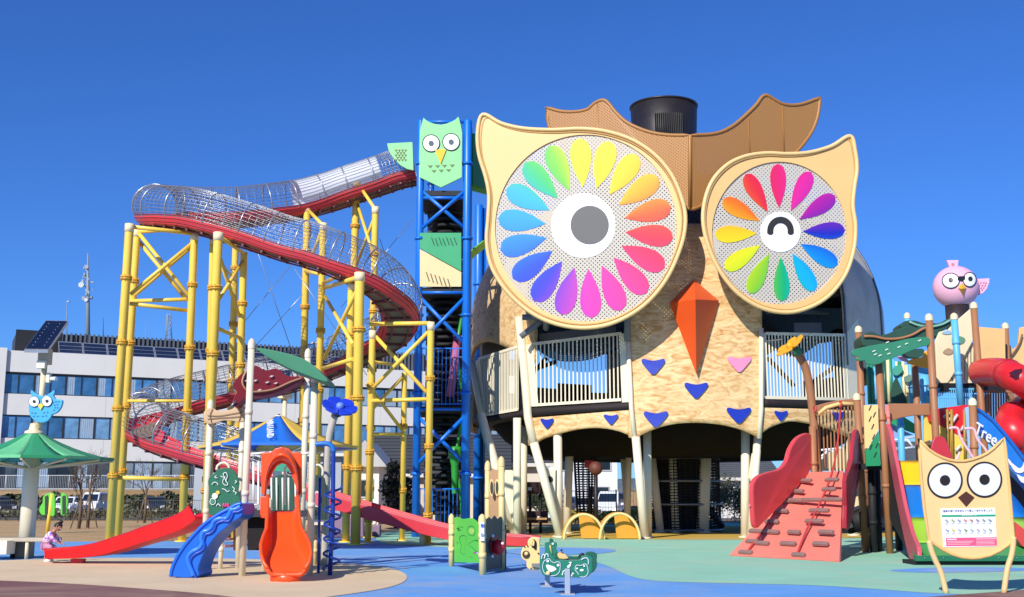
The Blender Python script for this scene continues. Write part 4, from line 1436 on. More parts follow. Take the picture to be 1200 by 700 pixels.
# rear ring: back boards with wide openings, seen through the railings
def rear(a0, a1, z0, z1, name, mat):
    def fn(u, v):
        a = R(a0 + (a1 - a0) * u); return Vector((OX + (OR - .3) * math.sin(a), OY - (OR - .3) * math.cos(a), z0 + (z1 - z0) * v))
    return MB().grid(fn, 12, 4, lambda p, u, v: inward(p, .12)).build(name, mat, owl)
rear(100, 168, 8.95, 9.4, 'rear_beam', M_dk); rear(192, 262, 8.95, 9.4, 'rear_beam', M_dk)
rear(150, 165, 4.95, 6.9, 'rear_board', M_dk); rear(201, 214, 4.95, 7.3, 'rear_board', M_dk); rear(188, 201, 4.95, 6.9, 'rear_board', M_cr); rear(214, 226, 4.95, 7.0, 'rear_board', M_ply2); rear(112, 126, 4.95, 7.2, 'rear_board', M_perf2); rear(126, 140, 4.95, 6.3, 'rear_board', M_dk); rear(165, 195, 4.9, 9.4, 'rear_board', M_ply2); rear(96, 112, 4.9, 9, 'rear_board', M_ply2); rear(140, 148, 4.9, 8.6, 'rear_board', M_cr)
rear(226, 234, 4.9, 8.6, 'rear_board', M_cr); rear(238, 262, 4.9, 9.0, 'rear_board', M_cr)
for ka, kb in ((96, 166), (195, 262)):
    mb = MB()
    for k in range(ka, kb):
        a = R(k); x, y = OX + (OR - .4) * math.sin(a), OY - (OR - .4) * math.cos(a)
        mb.beam((x, y, zd), (x, y, zd + 1.5), .04, .04)
    mb.build('rear_railing', M_cr, owl)
# ---- railings
def rails(px0, yt0, yb0, px1, yt1, yb1, n, dr=.0, bw=.052, name='railing', plank=(), slope=False):
    mb = MB()
    for k in range(n + 1):
        t = k / n; x = px0 + (px1 - px0) * t
        a = S(x, yt0 + (yt1 - yt0) * t, dr); b = S(x, yb0 + (yb1 - yb0) * t, dr)
        b = Vector((a.x, a.y, b.z))
        mb.beam(b, a, bw, bw)
    for (ya, yb_) in ((yt0, yt1), (yb0, yb1)):
        q = [S(px0 + (px1 - px0) * i / 10, ya + (yb_ - ya) * i / 10, dr) for i in range(11)]
        for i in range(10): mb.beam(q[i], q[i + 1], .07, .11)
    return mb.build(name, M_cr, owl)
rails(624, 403.5, 475, 728, 391, 468.5, 22)
rails(897, 391, 466, 990, 393, 468, 25, bw=.05)
rails(561, 421, 488, 607, 406.5, 480, 26, bw=.04)
def plank(pts, th=.14):
    q = [S(a, b, .02) for a, b in pts]
    MB().prism(q, (0, th, 0)).build('railing_plank', M_cr, owl, bevel=.02)
plank([(614.5, 404.5), (624.5, 403), (631, 475), (621, 477)])
plank([(725.5, 394), (737, 386), (741.5, 474), (729, 474)])
plank([(891.5, 388), (896.5, 390), (896.5, 468), (892, 472)])
plank([(989.5, 394), (1006, 372), (1006, 470), (990, 470)])
plank([(554, 425), (562, 420.5), (570, 488), (563, 489.5)])
def edge(px0, y0, px1, y1, h, nm='deck_edge'):
    mb = MB().grid(lambda u, v: S(px0 + (px1 - px0) * u, y0 + (y1 - y0) * u + h * (1 - v), .03), 14, 1, lambda p, u, v: inward(p, .3))
    mb.build(nm, M_deck, owl)
edge(620, 478.5, 741, 471, 9); edge(893, 467, 1008, 470, 10); edge(566, 490, 617, 481, 6)
# ---- dark climbing nets
def net(fn, nu, nv, r, name, mat):
    mb = MB()
    for i in range(nu + 1): mb.tube([fn(i / nu, k / 14) for k in range(15)], r, 4, caps=False)
    for j in range(nv + 1): mb.tube([fn(k / 24, j / nv) for k in range(25)], r, 4, caps=False)
    return mb.build(name, mat, owl)
M_net = paint('#5b7599', .7, .2, 3)
net(lambda u, v: P(612 + 122 * u, 372 + (18 + 36 * math.sin(math.pi * u)) * v + 3 * math.sin(u * 9), 46.2 + 1.2 * math.sin(v * 3)), 46, 22, .03, 'climbing_net', M_net)
net(lambda u, v: P(606 + 136 * u, 384 + (6 + 26 * math.sin(math.pi * u)) * v, 48 + 1.6 * v), 44, 16, .035, 'climbing_net', M_net)
net(lambda u, v: P(893 + 100 * u, 362 + (14 + 20 * math.sin(math.pi * u)) * v, 46.6 + 1.4 * v), 40, 18, .035, 'climbing_net', M_net)
for p0, p1, w in (((632, 396, 46.4), (722, 387, 46.2), .3), ((930, 386, 46), (962, 386, 46), .5)):
    MB().beam(P(*p0), P(*p1), .2, w).build('net_beam', M_grey, owl)
for a, b in (((617, 436, 50), (652, 424, 50)), ((640, 420, 50), (612, 452, 51)), ((900, 420, 50), (930, 452, 51)), ((950, 450, 50), (985, 425, 50))):
    MB().cyl(P(*a), P(*b), .1, n=8).build('strut', M_dk, owl)
def curtain(u, v):
    a = R(100 + 160 * u); z = 9.25 - (.35 if u > .42 else .5 + .75 * abs(math.sin(u * 17))) * math.sin(v * math.pi / 2) * abs(math.sin(u * 9)); r = OR - .7 - 1.2 * v
    return Vector((OX + r * math.sin(a), OY - r * math.cos(a), z))
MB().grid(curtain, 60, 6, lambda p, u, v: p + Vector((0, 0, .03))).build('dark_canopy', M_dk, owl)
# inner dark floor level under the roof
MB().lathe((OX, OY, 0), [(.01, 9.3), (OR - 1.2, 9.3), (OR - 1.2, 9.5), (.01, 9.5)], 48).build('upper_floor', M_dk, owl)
# ---- legs
def leg(a, b, D, r, D2=None, name='leg'):
    t = P(a[0], a[1], D); bb = P(b[0], b[1], D2 or D); bb.z = 0
    MB().tube([bb, bb.lerp(t, .5), t], r, 16).build(name, M_cr, owl)
    MB().tube([bb, bb + Vector((0, 0, .06))], r * 1.5, 16).build('base_plate', M_cr, owl)
leg((563, 485), (604, 619), 46.6, .19); leg((606, 490), (606, 622), 45.5, .155); leg((614, 492), (613, 622), 48, .15)
leg((612, 370), (619, 489), 44.2, .2) if False else None
MB().tube([S(608, 372, .1), S(614, 430, .1), S(619, 490, .1), S(625.5, 520, .05)], .17, 12).build('corner_post', M_cr, owl)
MB().tube([S(553, 425, .1), S(558, 455, .1), S(566, 492, .1)], .14, 12).build('corner_post', M_cr, owl)
MB().tube([S(735.5, 392, .08), S(740, 480, .08), S(744, 515, .05)], .09, 10).build('corner_post', M_cr, owl)
MB().tube([S(892, 385, .08), S(892, 480, .08), S(889.5, 514, .05)], .09, 10).build('corner_post', M_cr, owl)
leg((625.5, 519), (657, 631), 44.2, .165); leg((653.5, 508), (655, 629), 44.9, .17)
leg((745, 512), (755.5, 630), 43.1, .155); leg((758.5, 505), (759, 628), 44.2, .155)
leg((873.5, 502), (873, 626), 44.2, .165); leg((888, 511), (878.5, 600), 43.5, .15)
leg((668, 505), (664, 624), 49, .17); leg((737, 505), (735, 624), 50, .14); leg((729, 520), (737, 622), 52, .13)
leg((1000, 510), (1000, 626), 46.5, .16); leg((960, 505), (960, 626), 52, .16)
for a, b in (((764, 535), (774, 622)), ((788, 533), (792, 622)), ((825, 533), (820.5, 622)), ((829, 533), (826, 622)), ((790, 533), (800, 621)), ((806, 533), (812, 621))):
    leg(a, b, 50.5 if a[0] not in (790, 806) else 53.5, .17)
# gusset plates joining the leaning legs
panel([(636, 539), (641, 548), (646.5, 551), (651, 549), (650, 612), (640, 585)], 44.6, .08).build('gusset', M_cr, owl)
panel([(592, 551), (600, 551), (602.5, 553), (602.5, 618), (594, 590), (588, 570)], 46, .08).build('gusset', M_cr, owl)
panel([(881, 532), (886, 526), (882, 562), (877, 560)], 43.9, .08).build('gusset', M_cr, owl)
disc(644.5, 562, 3.4, 3.8, 44.56, .05, 20).build('gusset_hole', M_dk, owl)
# centre net drum
def drum(u, v):
    a = 2 * math.pi * u; r = 1.75
    return Vector((P(797, 580, 52).x + r * math.cos(a), 52 + r * math.sin(a), .1 + 3.2 * v))
net(drum, 44, 26, .022, 'drum_net', M_dk)
mb = MB()
for z in (.1, 1.2, 2.2, 3.2): mb.ring((P(797, 580, 52).x, 52, z), (0, 0, 1), 1.78, .06, 32, 6)
mb.build('drum_ring', M_steel, owl)
MB().lathe((P(797, 580, 52).x, 52, 0), [(1.2, .1), (1.2, 3.2)], 28).build('drum_core', paint('#1a1f2a', .8, .2, 2), owl)
MB().cyl(P(832, 598, 51), P(846, 617, 51.5), .16).build('slide_pipe', paint('#20263a', .5), owl)
# hanging net column and red pulley
xn = P(686, 560, 50).x
def coln(u, v):
    a = 2 * math.pi * u; r = .5 - .12 * v
    return Vector((xn + r * math.cos(a), 50 + r * math.sin(a), 3.3 - 2.5 * v))
net(coln, 14, 24, .022, 'hanging_net', M_dk)
# short grey rope ends under the eaves
mb = MB()
for k in range(26):
    x = 668 + k * 8.6
    if 745 < x < 800 and k % 2: continue
    p = P(x, 512 + 2 * math.sin(k * 1.7), 46.5); mb.beam(p, p + Vector((.16, 0, .04 * math.sin(k))), .03, .03)
mb.build('rope_end', paint('#a9a9a4', .7), owl)
# ================================================================ PLAY STRUCTURE ON THE RIGHT
ps = thing('play_structure', (XD(1040, 32), 32, 0), 'brown posted play structure with red climbing ramp, striped slide and pink bird on top', 'playground set')
M_brn = paint('#a5704a', .5, .08, 1.2)
M_brn2 = paint('#8a5736', .55, .1)
M_lb = paint('#62b8e6', .4, .07)
M_pinkr = paint('#ee7f6e', .5, .06)
M_pinkd = paint('#de4c52', .42, .06)
M_leaf = paint('#2f7f5e', .5, .08)
M_leafd = paint('#1f4a3c', .6, .1)
M_tanp = paint('#e2b878', .5, .06)
M_crm = paint('#e4d3aa', .5, .06)
M_red2 = paint('#d8262e', .3, .06)
M_org = paint('#f2a91e', .45, .06)
def post(top, bot, D, r, mat, parent=ps, capmat=None, D2=None, ground=True, name='post'):
    t = P(top[0], top[1], D); b = P(bot[0], bot[1], D2 or D)
    if ground: b.z = 0
    o = MB().tube([b, b.lerp(t, .5), t], r, 14).build(name, mat, parent)
    if capmat:
        MB().lathe(t, [(r * 1.12, -.1), (r * 1.12, .0), (r * .9, .06), (r * .4, .1), (.005, .11)], 14).build('post_cap', capmat, o)
    L = (t - b).length; d = (t - b).normalized()
    for f in (.35, .7):
        c = b + d * L * f; MB().tube([c - d * .05, c + d * .05], r * 1.14, 14).build('collar', mat, o)
    return o
# ---- ramp
TL, TR_, BL, BR = P(943, 554, 33), P(988, 552, 33), G(855, 652), G(983.6, 659.5)
BL.z = BR.z = .03
def rp(u, v):
    p = BL.lerp(BR, u).lerp(TL.lerp(TR_, u), v)
    return p
RN = (BR - BL).cross(TL - BL).normalized()
if RN.z < 0: RN = -RN
ramp = MB().grid(rp, 8, 12, lambda p, u, v: p - RN * .09, smooth=False).build('climbing_ramp', M_pinkr, ps)
M_grip = paint('#8e7069', .6, .15, 6)
gr = zo(840, 370, .4286, [(100, 620), (125, 625), (80, 650), (108, 592), (148, 594), (152, 566), (175, 537), (196, 626), (212, 595), (225, 657), (285, 627), (300, 595), (268, 565), (281, 536), (180, 509), (215, 508), (262, 507), (318, 506), (220, 483), (308, 478), (243, 454), (316, 452), (240, 430)])
v1, v2 = (BR - BL), (TL - BL)
def on_ramp(px, py):
    d = ray(px, py); o = Vector((0, 0, EYE))
    return o + d * ((BL - o).dot(RN) / d.dot(RN))
for x, y in gr:
    p = on_ramp(x, y)
    if y < 556: continue
    e = (BR - BL).normalized()
    fw = (TL - BL).normalized()
    w_ = random.uniform(.2, .33) if x > 900 else random.uniform(.17, .24)
    MB().obox(p + RN * .035, e * w_, fw * .06, RN * .04).build('foot_grip', M_grip, ramp, bevel=.015)
for pts in (zo(840, 370, .4286, [(85, 650), (130, 590), (175, 520), (232, 432), (250, 390)]), zo(840, 370, .4286, [(222, 655), (255, 575), (290, 505), (318, 430), (330, 350), (335, 300), (338, 245)])):
    q = []
    for x, y in pts:
        q.append(on_ramp(x, y) + RN * .05 if y > 553 else P(x, y, 33.1))
    MB().tube(crom(q, 6, closed=False), .028, 6).build('climbing_rope', paint('#c2403f', .8, .15, 8), ramp)
# ramp side walls, upright boards along both edges
lw = zo(840, 370, .4286, [(90, 560), (86, 480), (90, 455), (104, 438), (130, 428), (160, 420), (180, 398), (190, 365), (208, 336), (232, 322), (246, 326), (250, 350), (250, 405), (232, 440), (170, 510), (110, 570), (97, 580)])
def wallD(x): return 33.2 - (947 - x) * (33.2 - 29.6) / 71
w1_ = panel(lw, wallD, .1, 3, Vector((.14, .02, 0))).build('ramp_side', M_pinkd, ps, bevel=.03)
MB().tube(W(zo(840, 370, .4286, [(88, 520), (100, 516), (240, 370), (246, 352)]), lambda x: wallD(x) - .05), .03, 8).build('side_handrail', paint('#ee8486', .4), w1_)
rw = zo(840, 370, .4286, [(376, 312), (384, 340), (386, 400), (372, 480), (362, 540), (352, 580), (343, 582), (344, 520), (342, 450), (350, 425), (360, 395), (364, 350), (370, 318)])
def wallD2(x): return 33.1 - (1006 - x) * (33.1 - 28.5) / 20
w2_ = panel(rw, lambda x: 33.1 - (1005 - x) * .2, .1, 2, Vector((.12, .02, 0))).build('ramp_side', paint('#b5303f', .45, .06), ps, bevel=.02)  # deeper red puts the shade on this inner face into the colour
MB().tube(W(zo(840, 370, .4286, [(388, 400), (352, 575)]), lambda x: 32.2 - (1006 - x) * .15), .03, 8).build('side_handrail', paint('#ee8486', .4), w2_)
# ---- platform frame behind the ramp head
post((1004, 465), (1014, 640), 32.6, .1, M_brn, capmat=M_crm)
post((1006, 386), (1016, 625), 34.5, .1, M_brn, capmat=M_crm)
post((1029.5, 426), (1043, 646), 31.8, .1, M_brn)
post((1088.6, 372), (1104, 640), 31.5, .1, M_brn, capmat=M_crm)
post((1071.5, 416), (1082, 630), 35, .1, M_brn)
post((1141, 358), (1160, 600), 34, .1, M_brn, capmat=M_crm)
post((1178, 382), (1190, 600), 37, .1, M_brn, capmat=M_crm)
post((1139.6, 471), (1143, 600), 31, .1, M_brn, capmat=paint('#dfe2b8', .4))
post((1063, 370), (1070, 478), 38, .095, M_lb, capmat=M_crm, ground=False)
post((1118, 371), (1126, 475), 33.6, .1, M_lb, capmat=M_crm, ground=False)
post((1053, 440), (1060, 620), 36, .1, M_lb)
post((1083, 440), (1086, 478), 36, .16, M_lb, ground=False)
post((952, 500), (957, 625), 33.2, .1, M_brn)
# bent pole with a yellow flower
q = [Vector((P(962, 560, 33.4).x, 33.4, 0)), P(957, 540, 33.4), P(953, 490, 33.4), P(949, 455, 33.3), P(944, 432, 33.2), P(937, 418, 33.1), P(933, 413, 33)]
fp = MB().tube(crom(q, 5, closed=False), .12, 12).build('bent_pole', M_brn, ps)
MB().ball(P(934.5, 412, 32.9), .14).build('flower_base', M_leaf, fp)
def flower(c, nrm, rad, mat, parent, n=6, hub=None, w=.36):
    nrm = Vector(nrm).normalized(); u = nrm.orthogonal().normalized(); v = nrm.cross(u)
    c = Vector(c)
    for k in range(n):
        a = 2 * math.pi * k / n + .3
        d = u * math.cos(a) + v * math.sin(a); s_ = u * -math.sin(a) + v * math.cos(a)
        o = [(-.1, .1), (-.22, .45), (-w, .75), (-w * .8, .97), (0, 1.05), (w * .8, .97), (w, .75), (.22, .45), (.1, .1)]
        pts = [Vector((p.x, p.y)) for p in crom([(x, y) for x, y in o], 3)]
        mb = MB().prism([c + d * (p.y * rad) + s_ * (p.x * rad) + nrm * (.12 * rad * p.y * p.y - .03) for p in pts], nrm * .05)
        mb.build('petal', mat, parent, bevel=.012)
    MB().ball(c + nrm * .04, (rad * .24,) * 3).build('flower_heart', hub or mat, parent)
flower(P(926.5, 406.5, 32.9), (-.62, -.2, .74), .45, M_org, fp, 6)
# arched bridge gate over the ramp head
hb = zo(840, 370, .4286, [(268, 247), (300, 238), (330, 232), (360, 228), (386, 226), (386, 240), (360, 243), (330, 247), (300, 254), (268, 264)])
gt = panel(hb, 33.3, .12, 0).build('gate_arch', M_brn, ps, bevel=.02)
MB().tube([P(957, 487, 33.1), P(968, 478, 33.1), P(985, 473, 33.1), P(1003, 474, 33.1)], .06, 8).build('roller_bar', paint('#e6c27c', .4), gt)
mb = MB()
for k in range(11):
    x = 960 + k * 4.2; mb.beam(P(x, 482 - k * .7, 33.8), P(x + 2, 549, 33.8), .035, .035)
mb.build('gate_bars', M_brn, gt)
for x, y in ((955, 480), (985, 474)):
    MB().ring(P(x, y, 33), (1, 0, 0), .09, .03, 14, 6).build('rope_clamp', paint('#c2453d', .4), gt)
panel([(961, 552), (961, 545), (967, 533), (973, 530), (984, 528), (992, 520), (996, 508), (999, 506), (999, 552)], 34.2, .08, 0).build('cream_board', M_crm, ps)
# black and tan undercarriage
MB().tube([P(1003, 600, 33), P(1012, 618, 33)], .45, 16).build('support_drum', M_dk, ps)
for x, y in ((1001, 566), (1003, 588), (1000, 612)):
    MB().obox(P(x, y, 32.8), Vector((.16, 0, .06)), Vector((0, .1, 0)), Vector((.03, 0, .13))).build('tan_block', M_crm, ps)
MB().beam(P(1008, 547, 32), P(1052, 547, 32), .3, .16).build('platform_beam', M_dk, ps)
for x in (1021, 1027):
    post((x, 548), (x + 3, 644), 32.4 + (x - 1021) * .1, .1, M_dk)
post((1050, 556), (1053, 630), 33.5, .1, M_dk)
MB().box((P(1030, 600, 36).x, 36, 1.1), (2.6, .15, 1.2)).build('crawl_panel', paint('#cdb9a2', .6, .2, 3), ps, bevel=.05)
MB().box((P(1030, 620, 35).x, 35, .62), (2.8, 1.0, .16)).build('lower_step', M_dk, ps)
MB().lathe((P(1037, 595, 35.8).x, 35.75, .95), [(.18, 0), (.24, .25), (.22, .5), (.01, .62)], 18).build('dome_toy', paint('#a84c3a', .5), ps)
MB().lathe((P(1022, 595, 35.8).x, 35.75, .95), [(.14, 0), (.18, .2), (.16, .4), (.01, .5)], 18).build('dome_toy', M_dk, ps)
# yellow and green slit board
sp_ = panel([(1012.5, 475), (1029, 474.5), (1029.6, 504), (1018, 524), (1013.5, 526)], 31.6, .06).build('slit_board', paint('#f0cd86', .45, .05), ps)
sp2 = panel([(1029.6, 506), (1032, 546), (1015, 546.5), (1013.7, 528), (1018.4, 525)], 31.6, .06).build('slit_board', paint('#1f8f5c', .45, .05), ps)
for i, (x, y) in enumerate(((1018, 481), (1023, 489), (1018, 494), (1021, 503), (1022, 515), (1019, 527), (1026, 525), (1024, 536))):
    MB().prism(W([(x, y), (x + 1, y), (x + 3.6 - 0, y - 8 + 2), (x + 2.6, y - 8 + 2)], 31.58), (0, .02, 0)).build('slit', M_dk, sp_ if i < 4 else sp2)
# brown cross board
panel([(1041, 473), (1090, 473), (1090, 487), (1072, 487), (1060, 489), (1048, 492), (1041, 497)], 31.9, .08).build('cross_board', M_brn, ps, bevel=.02)
# ---- leaf roofs
def leafroof(front, dark, D0, D1, vein, name='leaf_roof'):
    a = panel(dark, D1, .12, 3, Vector((0, .8, -.05))).build(name, M_leafd, ps, bevel=.02)
    if vein: MB().tube(crom(W(vein, D1 - .05), 4, closed=False), .04, 7).build('leaf_vein', M_brn if D0 < 34 else paint('#7fb2a0', .4), a)
    return a
lz = lambda pts: zo(980, 360, .1714, pts)
leafroof(None, lz([(172, 205), (200, 175), (250, 168), (300, 190), (360, 178), (420, 150), (480, 135), (550, 140), (620, 125), (650, 150), (640, 210), (560, 225), (480, 235), (400, 245), (300, 262), (200, 268), (178, 250)]), 33, 33, lz([(190, 200), (260, 202), (340, 218), (430, 215), (520, 190), (590, 150), (640, 135)]))
leafroof(None, lz([(440, 130), (470, 95), (540, 92), (600, 110), (640, 105), (700, 110), (760, 80), (800, 70), (790, 120), (720, 170), (700, 205), (640, 190), (500, 170)]), 36, 35.5, lz([(500, 100), (560, 125), (640, 135), (720, 120), (780, 90)]))
lf = panel(lz([(104, 312), (120, 292), (150, 282), (210, 268), (290, 254), (400, 236), (500, 214), (600, 204), (636, 212), (644, 240), (628, 262), (580, 272), (520, 294), (440, 330), (380, 352), (330, 368), (300, 386), (255, 394), (205, 386), (196, 366), (150, 368), (136, 352), (160, 340), (118, 332)]), 31.4, .07, 3).build('leaf_roof', M_leaf, ps, bevel=.015)
mb = MB()
for x, y in ((258, 300), (268, 322), (345, 290), (360, 318), (430, 272), (300, 330), (480, 250), (570, 228), (350, 240)):
    mb.prism(W(lz([(x - 12, y + 2), (x + 8, y - 7), (x + 12, y - 2), (x - 8, y + 8)]), 31.37), (0, .02, 0))
mb.build('leaf_slot', paint('#dfe6d8', .5), lf)
panel(lz([(470, 315), (520, 290), (590, 285), (600, 310), (580, 340), (520, 345), (485, 335)]), 32.5, .3, 3).build('leaf_roof', M_leafd, ps)
# yellow flower shade
panel(lz([(490, 370), (540, 350), (590, 340), (610, 300), (640, 310), (640, 405), (600, 415), (560, 405), (520, 392), (495, 388)]), 34.5, .08, 3).build('flower_shade', M_org, ps, bevel=.02)
panel(lz([(420, 335), (470, 345), (500, 375), (460, 368), (430, 352)]), 34.6, .06, 3).build('pink_leaf', paint('#dca3b4', .4), ps)
# climbing cage of coloured bars
bars = [('#2d7f6a', 1017, 421), ('#2d8a62', 1021, 426), ('#62b8e6', 1025, 430), ('#1f5d4b', 1036, 424), ('#e8dcae', 1040, 418), ('#2d8a62', 1043, 420), ('#62b8e6', 1047, 422), ('#e8dcae', 1050, 424), ('#2d8a62', 1054, 424), ('#e8dcae', 1058, 424), ('#62b8e6', 1066, 420), ('#62b8e6', 1069, 424), ('#e8dcae', 1062, 428)]
for c, x, y in bars:
    MB().cyl(P(x, y, 36), P(x + 2, 474, 36), .055, n=8).build('cage_bar', paint(c, .4, .06), ps)
panel([(1050, 443), (1056, 454), (1062, 468), (1062, 475), (1048, 472), (1044, 462)], 35.8, .06, 3).build('tree_board', M_leafd, ps)
panel([(1048, 430), (1056, 428), (1058, 434), (1052, 440), (1047, 438)], 35.8, .06, 3).build('tree_board', paint('#4aa58c', .4), ps)
panel([(1060, 442), (1068, 439), (1068, 446), (1062, 448)], 35.8, .06, 2).build('tree_board', paint('#6f8f7f', .4), ps)
mb = MB()
for x in range(1066, 1090, 5): mb.beam(P(x, 452, 35.4), P(x + .7, 472, 35.4), .03, .03)
mb.beam(P(1064, 455, 35.4), P(1090, 452, 35.4), .04, .04)
mb.build('cage_rail', M_lb, ps)
panel([(1063, 440), (1075, 420), (1090, 424), (1090, 470), (1068, 470)], 37, .08).build('blue_board', M_lb, ps)
# ---- lattice truss and green ramp seen through the frame
mb = MB()
for (a, b) in (((1012, 522), (1072, 512)), ((1012, 532), (1072, 524)), ((1012, 532), (1022, 521)), ((1022, 521), (1032, 530)), ((1032, 530), (1042, 517)), ((1042, 517), (1052, 527)), ((1052, 527), (1062, 514)), ((1062, 514), (1070, 524)), ((958, 528), (1000, 524)), ((958, 538), (1000, 533)), ((960, 537), (972, 527)), ((972, 527), (984, 535)), ((984, 535), (996, 524))):
    mb.cyl(P(*a, 40), P(*b, 40), .035, n=6)
mb.build('white_truss', M_wht, ps)
panel([(1040, 481), (1052, 484), (1072, 497), (1072, 508), (1055, 502), (1041, 494)], 38, .1).build('green_slide', paint('#2c9a63', .4), ps)
panel([(1041, 495), (1055, 503), (1070, 510), (1040, 513)], 38.3, .08).build('lilac_board', paint('#9aa6d8', .5), ps)
MB().box((P(1050, 540, 39).x, 39, 1.7), (1.8, .1, 1.4)).build('woven_panel', paint('#5b4a42', .8, .3, 6), ps)
# ---- cream and tan boards at the top
cb = panel([(1101, 389), (1111, 386.5), (1120, 377), (1137.5, 362), (1139, 375), (1140.5, 399), (1128, 422), (1111, 449), (1098, 449.5), (1096, 400)], 35, .1).build('cream_board', M_crm, ps, bevel=.02)
def leafhole(pts, c): panel(pts, 34.97, .05, 3).build('leaf_cutout', paint(c, .5), cb)
leafhole([(1116, 396), (1124, 394), (1131, 397), (1129, 402), (1122, 404), (1117, 401)], '#5f8f73')
leafhole([(1105, 413), (1111, 408), (1118, 412), (1112, 416)], '#a98d72')
leafhole([(1104, 390), (1112, 387), (1115, 391), (1108, 392)], '#8fb4c8')
mb = MB()
for k in range(9):
    x = 1114 + k * 3.6; yt = 449 - (x - 1110) * 1.62
    mb.beam(P(x, max(400, yt + 2), 35.2), P(x + .5, 449, 35.2), .055, .055)
mb.beam(P(1098, 451, 35.1), P(1146, 446, 35.1), .08, .1)
mb.build('board_bars', M_crm, ps)
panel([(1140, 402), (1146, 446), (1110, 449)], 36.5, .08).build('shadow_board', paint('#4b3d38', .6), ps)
panel([(1145.5, 383), (1178, 385.5), (1179, 448), (1165, 448), (1152, 448), (1149, 430)], 36.3, .1).build('tan_board', M_tanp, ps, bevel=.02)
panel([(1182, 402), (1188, 410), (1193, 404), (1195, 384), (1215, 380), (1222, 430), (1184, 430)], 37.5, .1, 0).build('owl_ear_board', M_tanp, ps, bevel=.02)
MB().tube(crom(W([(1184, 418), (1189, 412), (1195, 402), (1198, 392)], 37.4), 4, closed=False), .03, 6).build('ear_groove', M_brn2, ps)
# deck and fence under them
MB().beam(P(1096, 455, 35.2), P(1200, 455, 36), .6, .25).build('upper_deck', M_dk, ps)
mb = MB()
for k in range(22):
    x = 1146 + k * 3.0; mb.beam(P(x, 459, 34.6), P(x + .5, 500, 34.6), .045, .045)
for y in (459, 498): mb.beam(P(1144, y, 34.6), P(1212, y, 34.6), .07, .07)
mb.build('deck_fence', M_brn, ps)
mb = MB()
for k in range(17):
    x = 1099 + k * 2.6; mb.beam(P(x, 455, 35), P(x + .4, 478, 35), .03, .03)
for y in (456, 466): mb.beam(P(1098, y, 35), P(1141, y, 35), .045, .045)
mb.build('deck_fence', M_lb, ps)
panel([(1138, 462), (1160, 462), (1160, 500), (1140, 500)], 36.4, .06).build('grey_board', paint('#9aa0bf', .5), ps)
# ---- red and yellow climbing board
rb = panel([(1091, 480), (1137, 474), (1137.5, 517), (1104, 500), (1091, 493)], 33.2, .08).build('climb_board', M_red2, ps)
yb_ = panel([(1098, 497), (1104, 500), (1137.5, 519), (1138, 545), (1100, 545)], 33.2, .08).build('climb_board', paint('#f3cf58', .45), ps)
panel([(1083, 485), (1094, 490), (1095, 515), (1083, 518)], 33.6, .08).build('climb_board', paint('#f0c95c', .45), ps)
panel([(1084, 474), (1094, 476), (1095, 497), (1089, 494)], 33.5, .08).build('climb_board', M_red2, ps)
panel([(1082, 519), (1090, 516), (1092, 528), (1084, 528)], 33.4, .08).build('climb_board', paint('#6e5a34', .6), ps)
for (a, b) in (((1113, 500), (1122, 486)), ((1106, 489), (1113, 484)), ((1111, 494), (1117, 487)), ((1120, 529), (1126, 522)), ((1131, 497), (1126, 505))):
    MB().cyl(P(*a, 33.1), P(*b, 33.1), .04, n=6).build('hand_slot', paint('#cfd2d8', .4), rb)
for x in (1110, 1115, 1130):
    MB().cyl(P(x, 480, 33.0), P(x + 1, 545, 33.0), .04, n=6).build('climb_rail', paint('#b28a3a', .4), rb)
panel([(1131, 478), (1137, 476), (1142, 540), (1136, 540)], 32.6, .06).build('blue_strip', paint('#9dbfe0', .4), ps)
# pink handrails
M_prl = paint('#f0b9bd', .35, .05)
for pts in ([(1112, 502), (1122, 502), (1126, 514), (1140, 536), (1146, 545), (1190, 615), (1200, 632)], [(1130, 502.5), (1141, 503), (1146, 516), (1158, 532), (1185, 585), (1205, 615)], [(1100, 541), (1118, 541), (1125, 530)]):
    MB().tube(crom(W(pts, 29.5), 4, closed=False), .035, 8).build('hand_rail', M_prl, ps)
panel([(1093, 530), (1094, 515), (1099, 511.5), (1105, 512), (1110, 518), (1116, 540)], 28.6, .08, 3).build('slide_hood', paint('#c2303a', .4), ps, bevel=.02)
# ---- wide striped slide
WL0, WR0 = P(1050, 540, 31), P(1212, 540, 31)
prof = [(31.0, WL0.z), (30.2, WL0.z - .55), (29.2, 1.35), (28.2, .72), (27.4, .36), (26.8, .24), (26.3, .22)]
prof = [(p.x, p.y) for p in crom(prof, 6, closed=False)]
stripes = [('#fbc81e', 2.9, 1.62), ('#1b78cc', 1.62, .98), ('#9ccc3c', .98, .52), ('#3f9f52', .52, .2)]
def xl(y): return P(1050, 540, 31).x + (P(1073, 655, 26.3).x - P(1050, 540, 31).x) * (31 - y) / 4.7
def xr(y): return P(1222, 600, 28).x
wsl = thing('wide_slide_dummy', (0, 0, 0), None, None) if False else None
n_ = len(prof)
segs = []
tot = prof
yb0 = [P(1060, b, 29).z for b in (540, 568, 607, 637, 655)]
